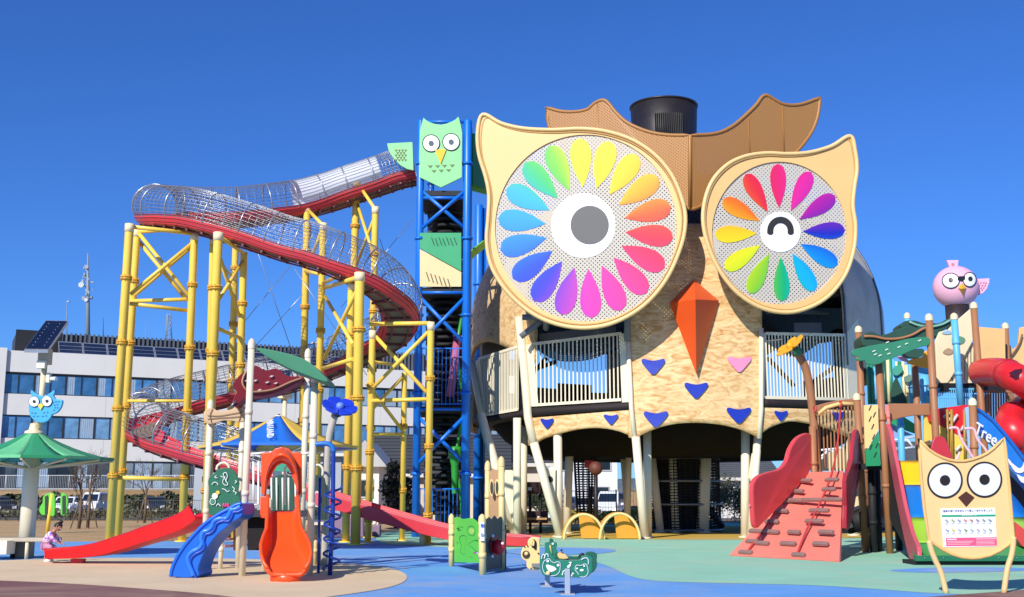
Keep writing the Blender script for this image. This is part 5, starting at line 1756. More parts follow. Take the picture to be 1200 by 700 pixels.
# split the profile at the photographed colour joints
joints = []
for pyj in (568, 607, 636.5):
    best = min(range(n_), key=lambda i: abs((350 - pyj) - ((lambda d: F * (d[1]))((0, ((prof[i][1] - EYE) / prof[i][0] - math.tan(PITCH)) / (1 + math.tan(PITCH) * (prof[i][1] - EYE) / prof[i][0]))))))
    joints.append(best)
cuts = [0] + joints + [n_ - 1]
for k, c in enumerate(('#fbc81e', '#1b78cc', '#9ccc3c', '#3f9f52')):
    part = prof[cuts[k]:cuts[k + 1] + 1]
    if len(part) < 2: continue
    mb = MB()
    mb.grid(lambda u, v: (lambda q: Vector((xl(q[0]) + (xr(q[0]) - xl(q[0])) * u, q[0], q[1])))(part[min(len(part) - 1, int(round(v * (len(part) - 1))))]), 6, len(part) - 1, lambda p, u, v: p - Vector((0, 0, .07)))
    mb.build('slide_bed', paint(c, .3, .05, .6), ps)
yy = 26.3
MB().prism([Vector((xl(yy), yy - .01, .22)), Vector((xr(yy), yy - .01, .22)), Vector((xr(yy), yy - .01, .1)), Vector((xl(yy), yy - .01, .1))], (0, .12, 0)).build('slide_lip', paint('#1f6b4a', .4), ps)
MB().box(((xl(yy) + xr(yy)) / 2, yy + .5, .05), (xr(yy) - xl(yy), .8, .1)).build('slide_base', M_dk, ps)
mb = MB()
for k in range(9): mb.ball((xl(yy) + .2 + k * (xr(yy) - xl(yy) - .4) / 8, yy - .02, .17), .018, 8, 6)
mb.build('bolt', M_steel, ps)
sw = [(1038, 497), (1042, 505), (1047, 530), (1053, 560), (1060, 595), (1068, 625), (1074.5, 641), (1075, 657), (1070, 662), (1064, 650), (1057, 620), (1050, 585), (1044, 550), (1040, 525), (1037, 508)]
panel(sw, lambda x: 31.4 - (x - 1038) * .136, .1, 3, Vector((.1, 0, 0))).build('slide_side', paint('#d65a66', .4, .06), ps, bevel=.02)
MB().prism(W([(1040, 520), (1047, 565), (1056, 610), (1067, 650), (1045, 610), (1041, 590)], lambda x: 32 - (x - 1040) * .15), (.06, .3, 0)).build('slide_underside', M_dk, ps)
post((1040, 475), (1043, 520), 31.6, .05, M_pinkr, ground=False)
# ---- blue slide with lettering
M_bls = paint('#1b7fe0', .35, .05)
bsd = lambda x: 31 - (x - 1146) * .03
bs = panel([(1146, 480.5), (1152, 484), (1164, 494), (1176, 508), (1188, 523), (1201, 540), (1222, 560), (1222, 592), (1200, 566), (1183, 549), (1169, 523), (1158, 513), (1148.5, 507)], bsd, .1, 0, Vector((.05, .5, 0))).build('blue_slide', M_bls, ps, bevel=.03)
MB().tube(W([(1146, 480), (1152, 483.5), (1164, 493), (1176, 507), (1188, 522), (1201, 539), (1222, 559)], lambda x: bsd(x) - .02), .045, 8).build('slide_rim', paint('#0f5fb4', .35), bs)
ex_ = (P(1170, 520, bsd(1170)) - P(1150, 507, bsd(1150))).normalized()
c = P(1155.5, 509.6, bsd(1158) - .05)
M4 = facing(c, ex_, Vector((0, 0, 1)))
text_mesh('Tree', .46, M4, .012).build('lettering', M_wht, bs)
for pts in ([(1183, 541), (1190, 546), (1195, 549), (1199, 546), (1201, 540), (1203, 548), (1198, 554), (1190, 553)], [(1192, 556), (1198, 559), (1206, 559), (1204, 566), (1197, 565)], [(1180, 536), (1186, 543), (1184, 545)]):
    panel(pts, lambda x: bsd(x) - .04, .03, 3).build('swirl', M_wht, bs)
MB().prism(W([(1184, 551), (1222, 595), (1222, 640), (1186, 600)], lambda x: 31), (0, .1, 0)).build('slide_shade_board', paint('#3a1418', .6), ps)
MB().prism(W([(1190, 612), (1200, 620), (1222, 640), (1222, 652), (1198, 640), (1190, 630)], lambda x: 27.2), (0, .3, 0)).build('slide_side', paint('#d2453e', .4), ps)
# ---- red spiral tube slide
tp = crom([P(1150, 437, 34.2), P(1161, 436, 33.6), P(1176, 437, 32.8), P(1193, 444, 32.0), P(1210, 455, 32.2), P(1216, 468, 33.2), P(1205, 477, 33.6), P(1191, 485, 32.9), P(1184, 497, 32.2), P(1190, 509, 31.8), P(1206, 518, 32.2), P(1225, 527, 33)], 6, closed=False)
rt = MB().tube(tp, .41, 24).build('tube_slide', M_red2, ps)
for k in (14, 30, 44, 56):
    t = (tp[k + 1] - tp[k - 1]).normalized()
    MB().ring(tp[k], t, .415, .03, 28, 6).build('tube_joint', paint('#a81a22', .35), rt)
panel([(1183, 437), (1190, 433), (1198, 432), (1198, 446), (1190, 444)], 31.62, .05, 0).build('tube_window', paint('#4a1620', .15), rt)
MB().tube(crom([P(1185, 470, 33.8), P(1196, 480, 34.5), P(1206, 500, 34.5)], 4, closed=False), .06, 8).build('tube_stay', M_brn, ps)
# ---- pink bird
M_pk = paint('#f3b6cc', .42, .04, .8, grime=.04)
bc = P(1120, 337, 39); br_ = 25.6 / F * 39 * 1.02
nk = MB().tube([Vector((bc.x + .02, bc.y, bc.z - 2.6)), Vector((bc.x, bc.y, bc.z - br_ * .82))], .39, 20).build('bird_neck', paint('#2e2528', .45, .1), ps)
bird = MB().ball(bc, (br_, br_, br_ * .98), 40, 24).build('bird_head', M_pk, ps)
def onball(px, py, lift=0.0):
    d = ray(px, py); o = Vector((0, 0, EYE)); r = br_ + lift
    oc = o - bc; a = d.dot(d); b = 2 * oc.dot(d); c_ = oc.dot(oc) - r * r
    q = b * b - 4 * a * c_
    if q < 0: q = 0
    return o + d * ((-b - math.sqrt(q)) / (2 * a))
def cap(cx, cy, rx, ry, mat, name, lift, parent):
    mb = MB(); rings = 6; n = 28; vs = [onball(cx, cy, lift)]
    for j in range(1, rings + 1):
        for i in range(n):
            a = 2 * math.pi * i / n; vs.append(onball(cx + rx * j / rings * math.cos(a), cy + ry * j / rings * math.sin(a), lift))
    fs = [(0, 1 + i, 1 + (i + 1) % n) for i in range(n)]
    for j in range(rings - 1):
        for i in range(n):
            a = 1 + j * n + i; b = 1 + j * n + (i + 1) % n; fs.append((a, a + n, b + n, b))
    o = len(vs)
    for i in range(n):
        a = 2 * math.pi * i / n; vs.append(onball(cx + rx * 1.02 * math.cos(a), cy + ry * 1.02 * math.sin(a), -.02))
        k = 1 + (rings - 1) * n
        fs.append((k + i, o + i, o + (i + 1) % n, k + (i + 1) % n))
    return mb.add(vs, fs, True).build(name, mat, parent)
for cx, cy, rx, ry, pu, pv in ((1114.2, 329.2, 10.6, 9.4, 1114.2, 328.2), (1136.4, 328, 8.2, 9.0, 1137.2, 326.8)):
    e = cap(cx, cy, rx, ry, M_blk, 'eye', .02, bird)
    cap(cx, cy, rx - 1.1, ry - 1.1, M_wht, 'eye_white', .035, e)
    cap(pu, pv, 2.7, 2.8, paint('#2d3030', .4), 'pupil', .05, e)
panel([(1123, 324), (1131, 323.5), (1131, 328), (1127, 329.5), (1122.5, 328)], bc.y - br_ - .03, .12).build('brow_bridge', M_blk, bird)
b0 = [onball(1122.5, 338), onball(1127, 331.5), onball(1133, 338), onball(1128.3, 346.5)]
ct = onball(1128, 338.5, .22)
MB().add(b0 + [ct, bc], [(0, 1, 4), (1, 2, 4), (2, 3, 4), (3, 0, 4), (1, 0, 5), (2, 1, 5), (3, 2, 5), (0, 3, 5)]).build('beak', paint('#f6b52c', .4), bird)
tf = lambda pts: zo(1060, 290, .1571, pts)
panel(tf([(345, 160), (316, 96), (405, 94), (396, 160)]), 38.9, .12).build('crest', M_pk, bird, bevel=.02)
panel(tf([(352, 118), (372, 118), (368, 140), (354, 140)]), 38.86, .04).build('crest_mark', paint('#b5877f', .5), bird)
wgp = panel(tf([(530, 236), (636, 230), (634, 262), (618, 305), (592, 338), (556, 356), (545, 330)]), 38.9, .1, 0).build('wing', M_pk, bird, bevel=.02)
mb = MB()
for x, y in ((570, 263), (592, 262), (608, 266), (560, 283), (582, 283), (602, 284), (572, 302), (592, 300), (580, 316), (556, 300)):
    mb.prism(W(tf([(x - 5, y + 2), (x + 3, y - 5), (x + 5, y - 1), (x - 2, y + 5)]), 38.87), (0, .02, 0))
mb.build('wing_mark', paint('#a84a58', .5), wgp)

# ================================================================ OWL INFORMATION BOARD
Ds = 18.75
sg = thing('owl_notice_board', (XD(1138, Ds), Ds, 0), 'cream owl shaped notice board with a white rules poster standing before the striped slide', 'sign')
oz = lambda pts: zo(980, 480, .3, pts)
ol = [(321, 114), (335, 128), (360, 155), (385, 173), (412, 187), (440, 197), (470, 202), (500, 202), (530, 196), (560, 186), (588, 172), (612, 154), (636, 131), (654, 112), (661, 150), (668, 225), (676, 300), (684, 400), (693, 500), (672, 528), (640, 551), (600, 570), (560, 579), (528, 581), (490, 577), (450, 565), (412, 545), (384, 526), (361, 510), (353, 450), (344, 390), (336, 310), (329, 230), (324, 160)]
bdx = panel(oz(ol), Ds, .055).build('board', paint('#edc888', .5, .05, 1.0, grime=.07), sg, bevel=.012)
MB().tube([P(a, b, Ds - .0) for a, b in oz(ol)], .026, 8, closed=True).build('edge_trim', paint('#e3b872', .45, .05), bdx)
for cx, cy in ((425, 277), (579.5, 274)):
    x, y = oz([(cx, cy)])[0]
    e = disc(x, y, 20.8, 21.2, Ds - .012, .02, 44).build('eye', paint('#2a211c', .45), bdx)
    disc(x, y, 18.6, 18.9, Ds - .018, .02, 44).build('eye_white', paint('#dfe5ee', .45, .03), e)
    disc(x, y, 6.1, 6.2, Ds - .024, .02, 30).build('pupil', paint('#241a14', .45), e)
panel(oz([(476, 344), (508, 320), (540, 344), (508, 380)]), Ds - .012, .02).build('beak', paint('#4d2a1c', .5), bdx)
for pts in ([(362, 512), (372, 552), (388, 592), (410, 640), (428, 690)], [(692, 498), (691, 530), (684, 572), (668, 625), (652, 690)]):
    q = W(oz(pts), Ds - .02); q[-1].z = 0
    MB().tube(crom(q, 5, closed=False), .045, 12).build('leg', paint('#e5c284', .45, .05), sg)
# poster
pz = lambda pts: zo(1095, 590, .0786, pts)
po = panel(pz([(88, 80), (905, 68), (932, 640), (140, 655)]), Ds - .008, .012).build('poster', paint('#eef2f8', .35, .02, grime=.02), bdx)
def pq(x0, y0, x1, y1, c, nm, lift=.012):
    sk = lambda x, y: (x + (y - 80) * .05, y - (x - 88) * .012)
    return panel(pz([sk(x0, y0), sk(x1, y0), sk(x1, y1), sk(x0, y1)]), Ds - lift, .004).build(nm, paint(c, .5, .03, grime=.02), po)
pq(105, 175, 905, 205, '#1fa373', 'title_bar')
pq(150, 515, 905, 640, '#f0597d', 'warning_panel')
pq(600, 530, 900, 545, '#f8b3c2', 'text_line', .016); pq(165, 530, 310, 548, '#fbd3dc', 'text_line', .016)
for i in range(3):
    pq(165, 566 + i * 22, 560 - i * 30, 574 + i * 22, '#f9c0cc', 'text_line', .016); pq(600, 566 + i * 22, 870, 574 + i * 22, '#f9c0cc', 'text_line', .016)
ico = ['#8f9aa8', '#9aa564', '#8a93a3', '#c8796d', '#a8706d', '#8f7f9d', '#7d9a86', '#7f8a94']
ico2 = ['#8f9db5', '#c9bf4a', '#a3afc0', '#6d9a4a', '#94b0b5', '#b0a3ad', '#a9b3c0', '#8c9aa0']
for row, (cols_, y) in enumerate(((ico, 262), (ico2, 405))):
    for i in range(8):
        x = 150 + i * 92
        pq(x + 4, y - 22, x + 26, y + 4, cols_[i], 'icon', .014); pq(x + 20, y - 6, x + 50, y + 22, cols_[i], 'icon', .016)
        pq(x, y + 34, x + 54, y + 40, '#c3cbd6', 'text_line', .014); pq(x, y + 46, x + 44, y + 52, '#c9d0da', 'text_line', .014)
tM = facing(P(1095 + 500 * .0786, 590 + 112 * .0786, Ds - .014), Vector((1, 0, .016)), Vector((0, 0, 1)))
text_mesh('遊具の使い方をまもって楽しくあそびましょう', .038, tM, .002).build('lettering', paint('#55608c', .5), po)
text_mesh('あそびかたのルール', .026, facing(P(1095 + 520 * .0786, 590 + 183 * .0786, Ds - .018), Vector((1, 0, .016)), Vector((0, 0, 1))), .001).build('lettering', M_wht, po)
# ================================================================ SMALL PLAY STRUCTURE IN FRONT ON THE LEFT
ls_ = thing('slide_and_climber_set', (XD(320, 23.5), 23.5, 0), 'white posted play set with orange slide and blue climber before the yellow posts', 'playground set')
M_wp = paint('#e3d8bd', .4, .06, .9, grime=.1)
M_ora = paint('#f4531c', .32, .05, .8, grime=.06)
M_blc = paint('#1566d6', .32, .06)
M_gdk = paint('#17664a', .45, .06)
M_navyc = paint('#173a9a', .35, .08)
def lpost(top, bot, D, r, cap_=True, mat=M_wp):
    return post(top, bot, D, r, mat, parent=ls_, capmat=M_wp if cap_ else None)
lpost((295, 403), (283.5, 673), 22.7, .068); lpost((247, 474), (239, 665), 24.8, .066); lpost((285, 470), (279, 660), 25.3, .062)
lpost((369, 443), (362.5, 671), 22.9, .07); lpost((361, 414), (352, 660), 25.4, .068)
lpost((262, 600), (258, 664), 25, .05); lpost((316, 590), (309, 663), 24.2, .05)
# leaf roofs
def tleaf(pts, D, th, mat, sm=3, away=None):
    return panel(pts, D, th, sm, away).build('leaf_roof', mat, ls_, bevel=.01)
g1 = tleaf([(300, 408), (312, 409), (331, 413), (346, 417), (360, 423), (372, 433), (384.5, 446.5), (374, 445.5), (360, 440), (342, 433.5), (328, 426.5), (314, 419), (305, 413)], lin(300, 22.6, 384, 22.2), .05, paint('#2d7a58', .5, .08), 3, Vector((.0, 1.0, -.02)))
m1 = tleaf([(271, 475), (274, 466), (277, 459), (272, 453), (277, 444), (284, 437), (294, 431), (300, 428.5), (306, 432), (313, 434), (321, 432), (328, 434), (334, 440), (342, 441), (350, 441.5), (356, 443), (350, 448), (342, 452), (330, 458), (318, 462), (304, 465), (290, 466), (282, 471), (277, 476)], lin(271, 24.4, 356, 25.2), .05, paint('#8a2730', .5, .1), 3, Vector((.02, .35, -.02)))
MB().tube(crom(W([(291, 432), (286, 440), (284, 448), (287, 455), (293, 459), (305, 459), (322, 456), (340, 448), (354, 443)], lambda x: 24.36 + (x - 271) * .0094), 4, closed=False), .022, 7).build('leaf_vein', paint('#b98f6a', .5), m1)
mb = MB()
for x, y in ((299, 446), (313, 448), (323, 449), (304, 457), (289, 446), (318, 441)):
    mb.prism(W([(x - 2.6, y + .8), (x, y - 1), (x + 2.6, y - .8), (x + .6, y + 1.2)], lambda q: 24.36 + (q - 271) * .0094), (0, .02, 0))
mb.build('leaf_slot', paint('#e3d5cf', .5), m1)
for a, b, D in (((268, 480), (276, 470), 24.4), ((362, 447), (374, 460), 24)):
    MB().cyl(P(*a, D), P(*b, D), .02, n=6).build('leaf_bracket', M_steel, ls_)
# carved plank sign
bn = panel([(239.5, 483), (243, 479), (249, 478.5), (255, 481.5), (263, 481.5), (272, 479.5), (278, 475.5), (284, 475), (287.5, 479), (288, 487), (286, 493), (281, 495), (272, 493.5), (262, 493), (252, 496), (245, 497), (240, 494), (238.5, 489)], lin(238, 24.6, 288, 24.8), .09, 3).build('plank_sign', paint('#d8ba92', .6, .12, 4), ls_, bevel=.015)
for pts in ([(243, 487), (256, 487.5), (272, 485), (284, 483)], [(243, 491), (256, 490), (272, 489), (284, 488)], [(249, 479), (246, 487), (248, 496)], [(279, 476), (282, 484), (280, 494)]):
    MB().tube(crom(W(pts, lambda x: 24.58 + (x - 238) * .004), 4, closed=False), .008, 5).build('carved_line', paint('#8d7153', .7), bn)
# green cloud board with white doodles
gb = panel(zo(190, 490, .2857, [(192, 290), (188, 262), (196, 240), (214, 226), (232, 210), (258, 204), (284, 210), (300, 222), (310, 246), (316, 268), (312, 300), (320, 330), (318, 360), (286, 370), (230, 392), (196, 398), (190, 360), (194, 330)]), 24.6, .05, 3).build('doodle_board', M_gdk, ls_, bevel=.01)
def squiggle(pts, r=.008, mat=M_wht, D=24.57, parent=None, x0=190, y0=490, sc=.2857):
    MB().tube(crom(W(zo(x0, y0, sc, pts), D), 4, closed=False), r, 5).build('doodle', mat, parent or gb)
for pts in ([(204, 274), (212, 264), (224, 266), (230, 276)], [(288, 282), (298, 292), (292, 300), (304, 306), (300, 314)], [(246, 290), (258, 294), (268, 302), (276, 298)], [(250, 228), (262, 224), (268, 240), (262, 256), (270, 272), (258, 276), (248, 262), (254, 246), (250, 228)], [(240, 238), (250, 244)], [(256, 240), (262, 262)], [(222, 236), (216, 244), (228, 246)], [(300, 256), (306, 262), (298, 268)], [(222, 362), (230, 352), (240, 362)], [(202, 330), (196, 345), (206, 356), (218, 348), (216, 334), (202, 330)]):
    squiggle(pts)
for (x, y, r_, c) in ((216, 320, 12, '#f1ead2'), (228, 306, 8, '#e8c04a'), (206, 342, 9, '#2c8a66')):
    a, b = zo(190, 490, .2857, [(x, y)])[0]
    disc(a, b, r_ * .2857, r_ * .2857, 24.57, .02, 18).build('doodle_spot', paint(c, .5), gb)
for dx in (0, 9, 18):
    squiggle([(250 + dx, 366), (252 + dx, 350), (256 + dx, 364)], .012, paint('#d8488a', .5))
MB().tube(crom(W(zo(190, 490, .2857, [(224, 214), (228, 196), (248, 184), (268, 190), (276, 206)]), 24.8), 4, closed=False), .03, 8).build('grab_rail', M_wp, ls_)
# blue wave climber
cl = [(283.4, 590), (276, 592), (266, 597.5), (255.7, 603), (240, 614), (227, 627), (216, 640), (207, 654), (201.5, 667), (200, 676), (231.5, 676.5), (232, 667), (236, 655), (241, 645), (247, 636), (255, 626.5), (264, 619), (274, 611), (283.4, 604.5)]
cb_ = panel(cl, 22.15, .08, 2, Vector((.1, .62, 0))).build('wave_climber', M_blc, ls_, bevel=.02)
MB().tube(crom(W(cl[:10], 22.15), 4, closed=False), .035, 8).build('climber_rim', M_blc, cb_)
for off in (0,):
    wv = zo(190, 490, .2857, [(322, 362), (300, 374), (282, 376), (276, 392), (262, 412), (236, 412), (212, 424), (204, 446), (186, 462), (168, 468), (160, 494), (164, 516), (148, 536), (124, 548), (106, 570), (110, 600), (124, 630), (128, 648)])
    q = crom(W(wv, 22.14), 5, closed=False)
    MB().tube(q, .045, 8).build('wave_ridge', paint('#2f7af0', .3), cb_)
    MB().tube([p + Vector((.05, 0, -.05)) for p in q], .03, 8).build('wave_groove', paint('#134fc0', .35), cb_)
# red slide
sp_path = [P(242, 608, 25.6), P(236, 614, 25.7), P(225, 620, 25.9), P(200, 629, 26.2), P(175, 636.5, 26.5), P(152, 643.5, 26.7), P(130, 649.5, 26.9), P(105, 653.2, 27.05), P(80, 654.2, 27.15), P(60, 654.3, 27.2)]
sfr = sframes(crom(sp_path, 5, closed=False))
rsl = sweep(MB(), sfr, [(-.3, 0), (.3, 0), (.36, .29), (.31, .3), (.26, .06), (-.26, .06), (-.31, .3), (-.36, .29)], lambda k: (1, 1.12 - .45 * (k / len(sfr)) ** 2)).build('red_slide', paint('#d3141f', .32, .07), ls_, bevel=.012)
mb = MB()
for sg_ in (-1, 1): mb.tube([p + s_ * (sg_ * .335) + u * (.3 * (1.12 - .45 * (k / len(sfr)) ** 2)) for k, (p, t, s_, u) in enumerate(sfr)], .026, 6)
mb.build('slide_lip', paint('#c0141e', .3), rsl)
MB().tube([P(57.5, 653, 27.5), P(57.0, 650.5, 27.2), P(57.5, 653, 26.9)], .06, 8).build('slide_end', paint('#d3141f', .3), rsl)
for x, D in ((92, 27.1),):
    zt = P(x, 655 if x < 150 else 630, D).z
    MB().box((P(x, 650, D).x, D, max(.05, zt / 2)), (.28, .2, max(.1, zt))).build('slide_foot', paint('#c3202c', .4), rsl)
# orange slide: hood and bed
oD = lambda x: 23.0
hd = [(306, 583), (305.8, 531), (318, 530), (322, 526), (330, 524), (338, 526), (342, 530), (353, 531), (353.5, 583), (349, 583), (347, 572), (343, 560), (339, 551), (335, 544.5), (330, 543), (324, 546), (319, 554), (314, 566), (311, 577), (310, 583)]
hood = panel(hd, 22.9, .08, 0).build('slide_hood', M_ora, ls_, bevel=.015)
def hoodbulge(u, v):
    a = math.pi * u; x = 330 - 20.5 * math.cos(a) * (1 - .1 * v); y = 581 - (30 + 27 * (1 - v) * math.sin(a) ** .9 * 1.0) * math.sin(a) ** .8 if False else 581 - 56 * (math.sin(a) ** .75) * (1 - .28 * v)
    return P(x, y, 22.85 - .42 * math.sin(math.pi * min(1, v * 1.0)) * math.sin(a) ** .5)
MB().grid(hoodbulge, 26, 8, lambda p, u, v: p + Vector((0, .05, -.01))).build('hood_bulge', M_ora, hood)
for x in (308.5, 351): MB().box(P(x, 584, 22.9), (.06, .08, .16)).build('hood_bracket', M_steel, hood)
panel([(304.5, 607), (305, 582), (313, 582), (316, 598), (316, 608)], 22.85, .07).build('slide_cheek', M_ora, ls_, bevel=.015)
panel([(345, 582), (350.5, 582), (352.5, 604), (346, 600)], 22.85, .07).build('slide_cheek', M_ora, ls_, bevel=.015)
secs = [(331, 599.5, 17.2, 22.75, .30), (331.2, 612, 17.6, 22.5, .30), (331.6, 626, 18.6, 22.2, .31), (332.4, 640, 20, 21.9, .32), (333.4, 650, 24.5, 21.65, .33), (334.2, 658, 28, 21.45, .30), (335, 665, 28.6, 21.3, .24), (335.5, 670.5, 26, 21.2, .17), (335.6, 673.5, 21, 21.15, .10)]
def os_at(t):
    x = t * (len(secs) - 1); k = min(int(x), len(secs) - 2); f = x - k
    f = f * f * (3 - 2 * f) if False else f
    return [a + (b - a) * f for a, b in zip(secs[k], secs[k + 1])]
def oslide(u, v):
    cx, cy, hw, D, hgt = os_at(v)
    s_ = 2 * u - 1
    c = P(cx, cy, D); half = hw / F * D
    flat = .62
    if abs(s_) < flat: x, z = s_ / flat * (half - .1), .0
    else:
        t = (abs(s_) - flat) / (1 - flat); x = math.copysign(half - .1 + .1 * math.sin(t * math.pi / 2), s_); z = hgt * (1 - math.cos(t * math.pi / 2)) ** .8
    return c + Vector((x, -.12 * abs(z), z))
MB().grid(oslide, 26, 32, lambda p, u, v: p + Vector((0, .03, -.05))).build('orange_slide', M_ora, ls_)
mb = MB()
for s_ in (0, 1): mb.tube([oslide(s_, k / 24) for k in range(25)], .035, 8)
mb.tube([oslide(k / 20, 1) for k in range(21)], .035, 8)
mb.build('slide_lip', M_ora, ls_)
MB().tube([P(320, 676, 21.3), P(335, 678.5, 21.2), P(350, 675.5, 21.3)], [.1, .13, .1], 10).build('slide_foot', M_ora, ls_)
# deck, under-panel and railings
MB().beam(P(286, 602, 23.9), P(366, 602, 23.9), 1.2, .12).build('deck', paint('#2a3040', .6), ls_)
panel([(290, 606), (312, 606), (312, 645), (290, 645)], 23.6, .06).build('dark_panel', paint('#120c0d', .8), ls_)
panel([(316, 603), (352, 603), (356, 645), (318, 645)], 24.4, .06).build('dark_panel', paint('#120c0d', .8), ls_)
M_rl = paint('#f3efe4', .35, .04)
for pts in ([(297, 592), (297, 541), (303, 541), (303, 591), (297, 592)], [(334, 592), (334, 548), (340, 544), (348, 548), (350, 592)], [(294, 532), (312, 531)], [(352, 532), (364, 531)]):
    MB().tube(W(pts, 23.3), .022, 7).build('hand_rail', M_rl, ls_)
for x in (318, 324, 331, 338, 346):
    MB().cyl(P(x, 560, 25.2), P(x + .5, 600, 25.2), .02, n=6).build('hand_rail', M_rl, ls_)
panel([(317, 602), (317, 566), (324, 558), (334, 556), (342, 560), (346, 570), (347, 602)], 25.4, .05, 2).build('rear_board', paint('#1e4f3e', .5), ls_)
panel([(306, 547), (320, 541), (345, 543), (345, 552), (320, 552)], 25.6, .3, 2).build('leaf_roof', paint('#2f9a78', .5), ls_)
MB().beam(P(282, 601, 24.3), P(270, 601, 24.3), .8, .1).build('deck', M_wp, ls_)
for pts in ([(249, 611), (249, 640)], [(276, 612), (276, 645)]): MB().cyl(P(*pts[0], 25.6), P(*pts[1], 25.6), .05, n=8).build('step_post', M_brn, ls_)
for y in (618, 632, 640): MB().beam(P(248, y, 25.6), P(272, y, 25.6), .3, .05).build('step', paint('#e2a9b4', .5), ls_)
# dark green board with window on the right
db = panel([(361.5, 610), (361.5, 566), (364, 558), (371, 556.5), (378, 559), (381.5, 567), (381.5, 611)], 25.6, .05, 2).build('window_board', paint('#22382f', .5), ls_, bevel=.01)
disc(371.5, 585, 4.6, 9.5, 25.57, .03, 26).build('oval_frame', M_wp, db)
disc(371.2, 585, 3.0, 7.5, 25.55, .03, 26).build('oval_pane', paint('#d85a6e', .4), db)
MB().tube(crom(W([(368, 557), (368, 548), (373, 545), (378, 549), (378, 558)], 25.7), 4, closed=False), .03, 7).build('grab_rail', M_wp, ls_)
MB().beam(P(360, 612.5, 25.2), P(383, 612.5, 25.2), .2, .1).build('deck', M_wp, ls_)
post((371, 613), (369, 655), 26.2, .05, paint('#e3c88a', .5), parent=ls_)
# blue coil climber
cp = crom([P(369, 521, 22.9), P(380, 520, 22.9), P(387, 521.5, 22.9), P(390.5, 527, 22.9), P(390.5, 540, 22.9), P(390, 600, 22.9)], 5, closed=False) + [Vector((P(388.5, 600, 22.9).x, 22.9, 0))]
MB().tube(cp[:-9], .05, 10).build('coil_arch', paint('#1f6fc4', .35), ls_)
MB().tube(cp[-12:], .045, 10).build('coil_pole', M_navyc, ls_)
zt, zb = P(390, 571, 22.9).z, .12
ax = P(389.4, 620, 22.9).x
MB().tube([Vector((ax + .155 * math.cos(a), 22.9 + .155 * math.sin(a), zt + (zb - zt) * k / 130)) for k in range(131) for a in (k * 2 * math.pi * 5.6 / 130,)], .024, 7).build('coil', M_navyc, ls_)
MB().cyl(P(375, 560, 23.6), Vector((P(375, 600, 23.6).x, 23.6, 0)), .03, n=8).build('coil_pole', M_navyc, ls_)
# bent pole with blue flower
q = [Vector((P(381, 600, 26).x, 26, 0)), P(382, 580, 26), P(383, 540, 26), P(385, 515, 26), P(390, 494, 26), P(394, 484, 26)]
f2 = MB().tube(crom(q, 5, closed=False), .085, 12).build('bent_pole', paint('#b9b2a6', .5, .08), ls_)
MB().ball(P(396, 483, 25.95), .12).build('flower_base', M_leafd, f2)
flower(P(398, 478, 25.8), (.25, -.5, .83), .38, paint('#2440c8', .3, .06), f2, 6, paint('#6f8fe0', .3), .42)

# ================================================================ SHELTERS, BENCH, LAMPS
def octa(cx, cy, Rr, ze, za, colr, D, label, pole_r, name, group, n8=8):
    s = thing(name, (cx, D, 0), label, 'shelter')
    for k in range(n8):
        w8 = 360 / n8; a0, a1 = R(w8 * k - 90 - w8 / 2), R(w8 * k - 90 + w8 / 2)
        n = 4
        mb = MB()
        e0, e1 = Vector((cx + Rr * math.cos(a0), D + Rr * math.sin(a0), ze)), Vector((cx + Rr * math.cos(a1), D + Rr * math.sin(a1), ze))
        ap = Vector((cx, D, za))
        def fn(u, v): 
            p = e0.lerp(e1, u).lerp(ap, v * .995); p.z -= .10 * math.sin(math.pi * v)
            return p
        mb.grid(fn, 4, 6, lambda p, u, v: p - Vector((0, 0, .035)))
        mb.build('canopy_panel', paint(colr[k % len(colr)], .55, .08, 1.5), s)
        mb = MB(); mb.beam(e0, e1, .06, .07); mb.build('eave_edge', paint(colr[k % len(colr)], .5), s)
        MB().cyl((cx, D, ze - .25), (e0.x, e0.y, ze - .05), .03, n=6).build('rib', M_crm, s)
    MB().cyl((cx, D, 0), (cx, D, za - .05), pole_r, pole_r * .94, 20).build('column', paint('#efe4c4', .45, .06), s)
    if pole_r > .15: MB().lathe((cx, D, za - .12), [(.24, 0), (.23, .06), (.14, .1), (.12, .2), (.11, .26), (.01, .28)], 20).build('finial', M_crm, s)
    return s
c0 = XD(43, 30)
sh = octa(c0, 0, 1.98, P(43, 535, 28.2).z, P(43, 503, 30).z, ['#6cc487', '#2f9863'], 30, 'round canopy shelter in two greens at the left edge, with a blue owl on top', .2, 'canopy_shelter', None, 12)
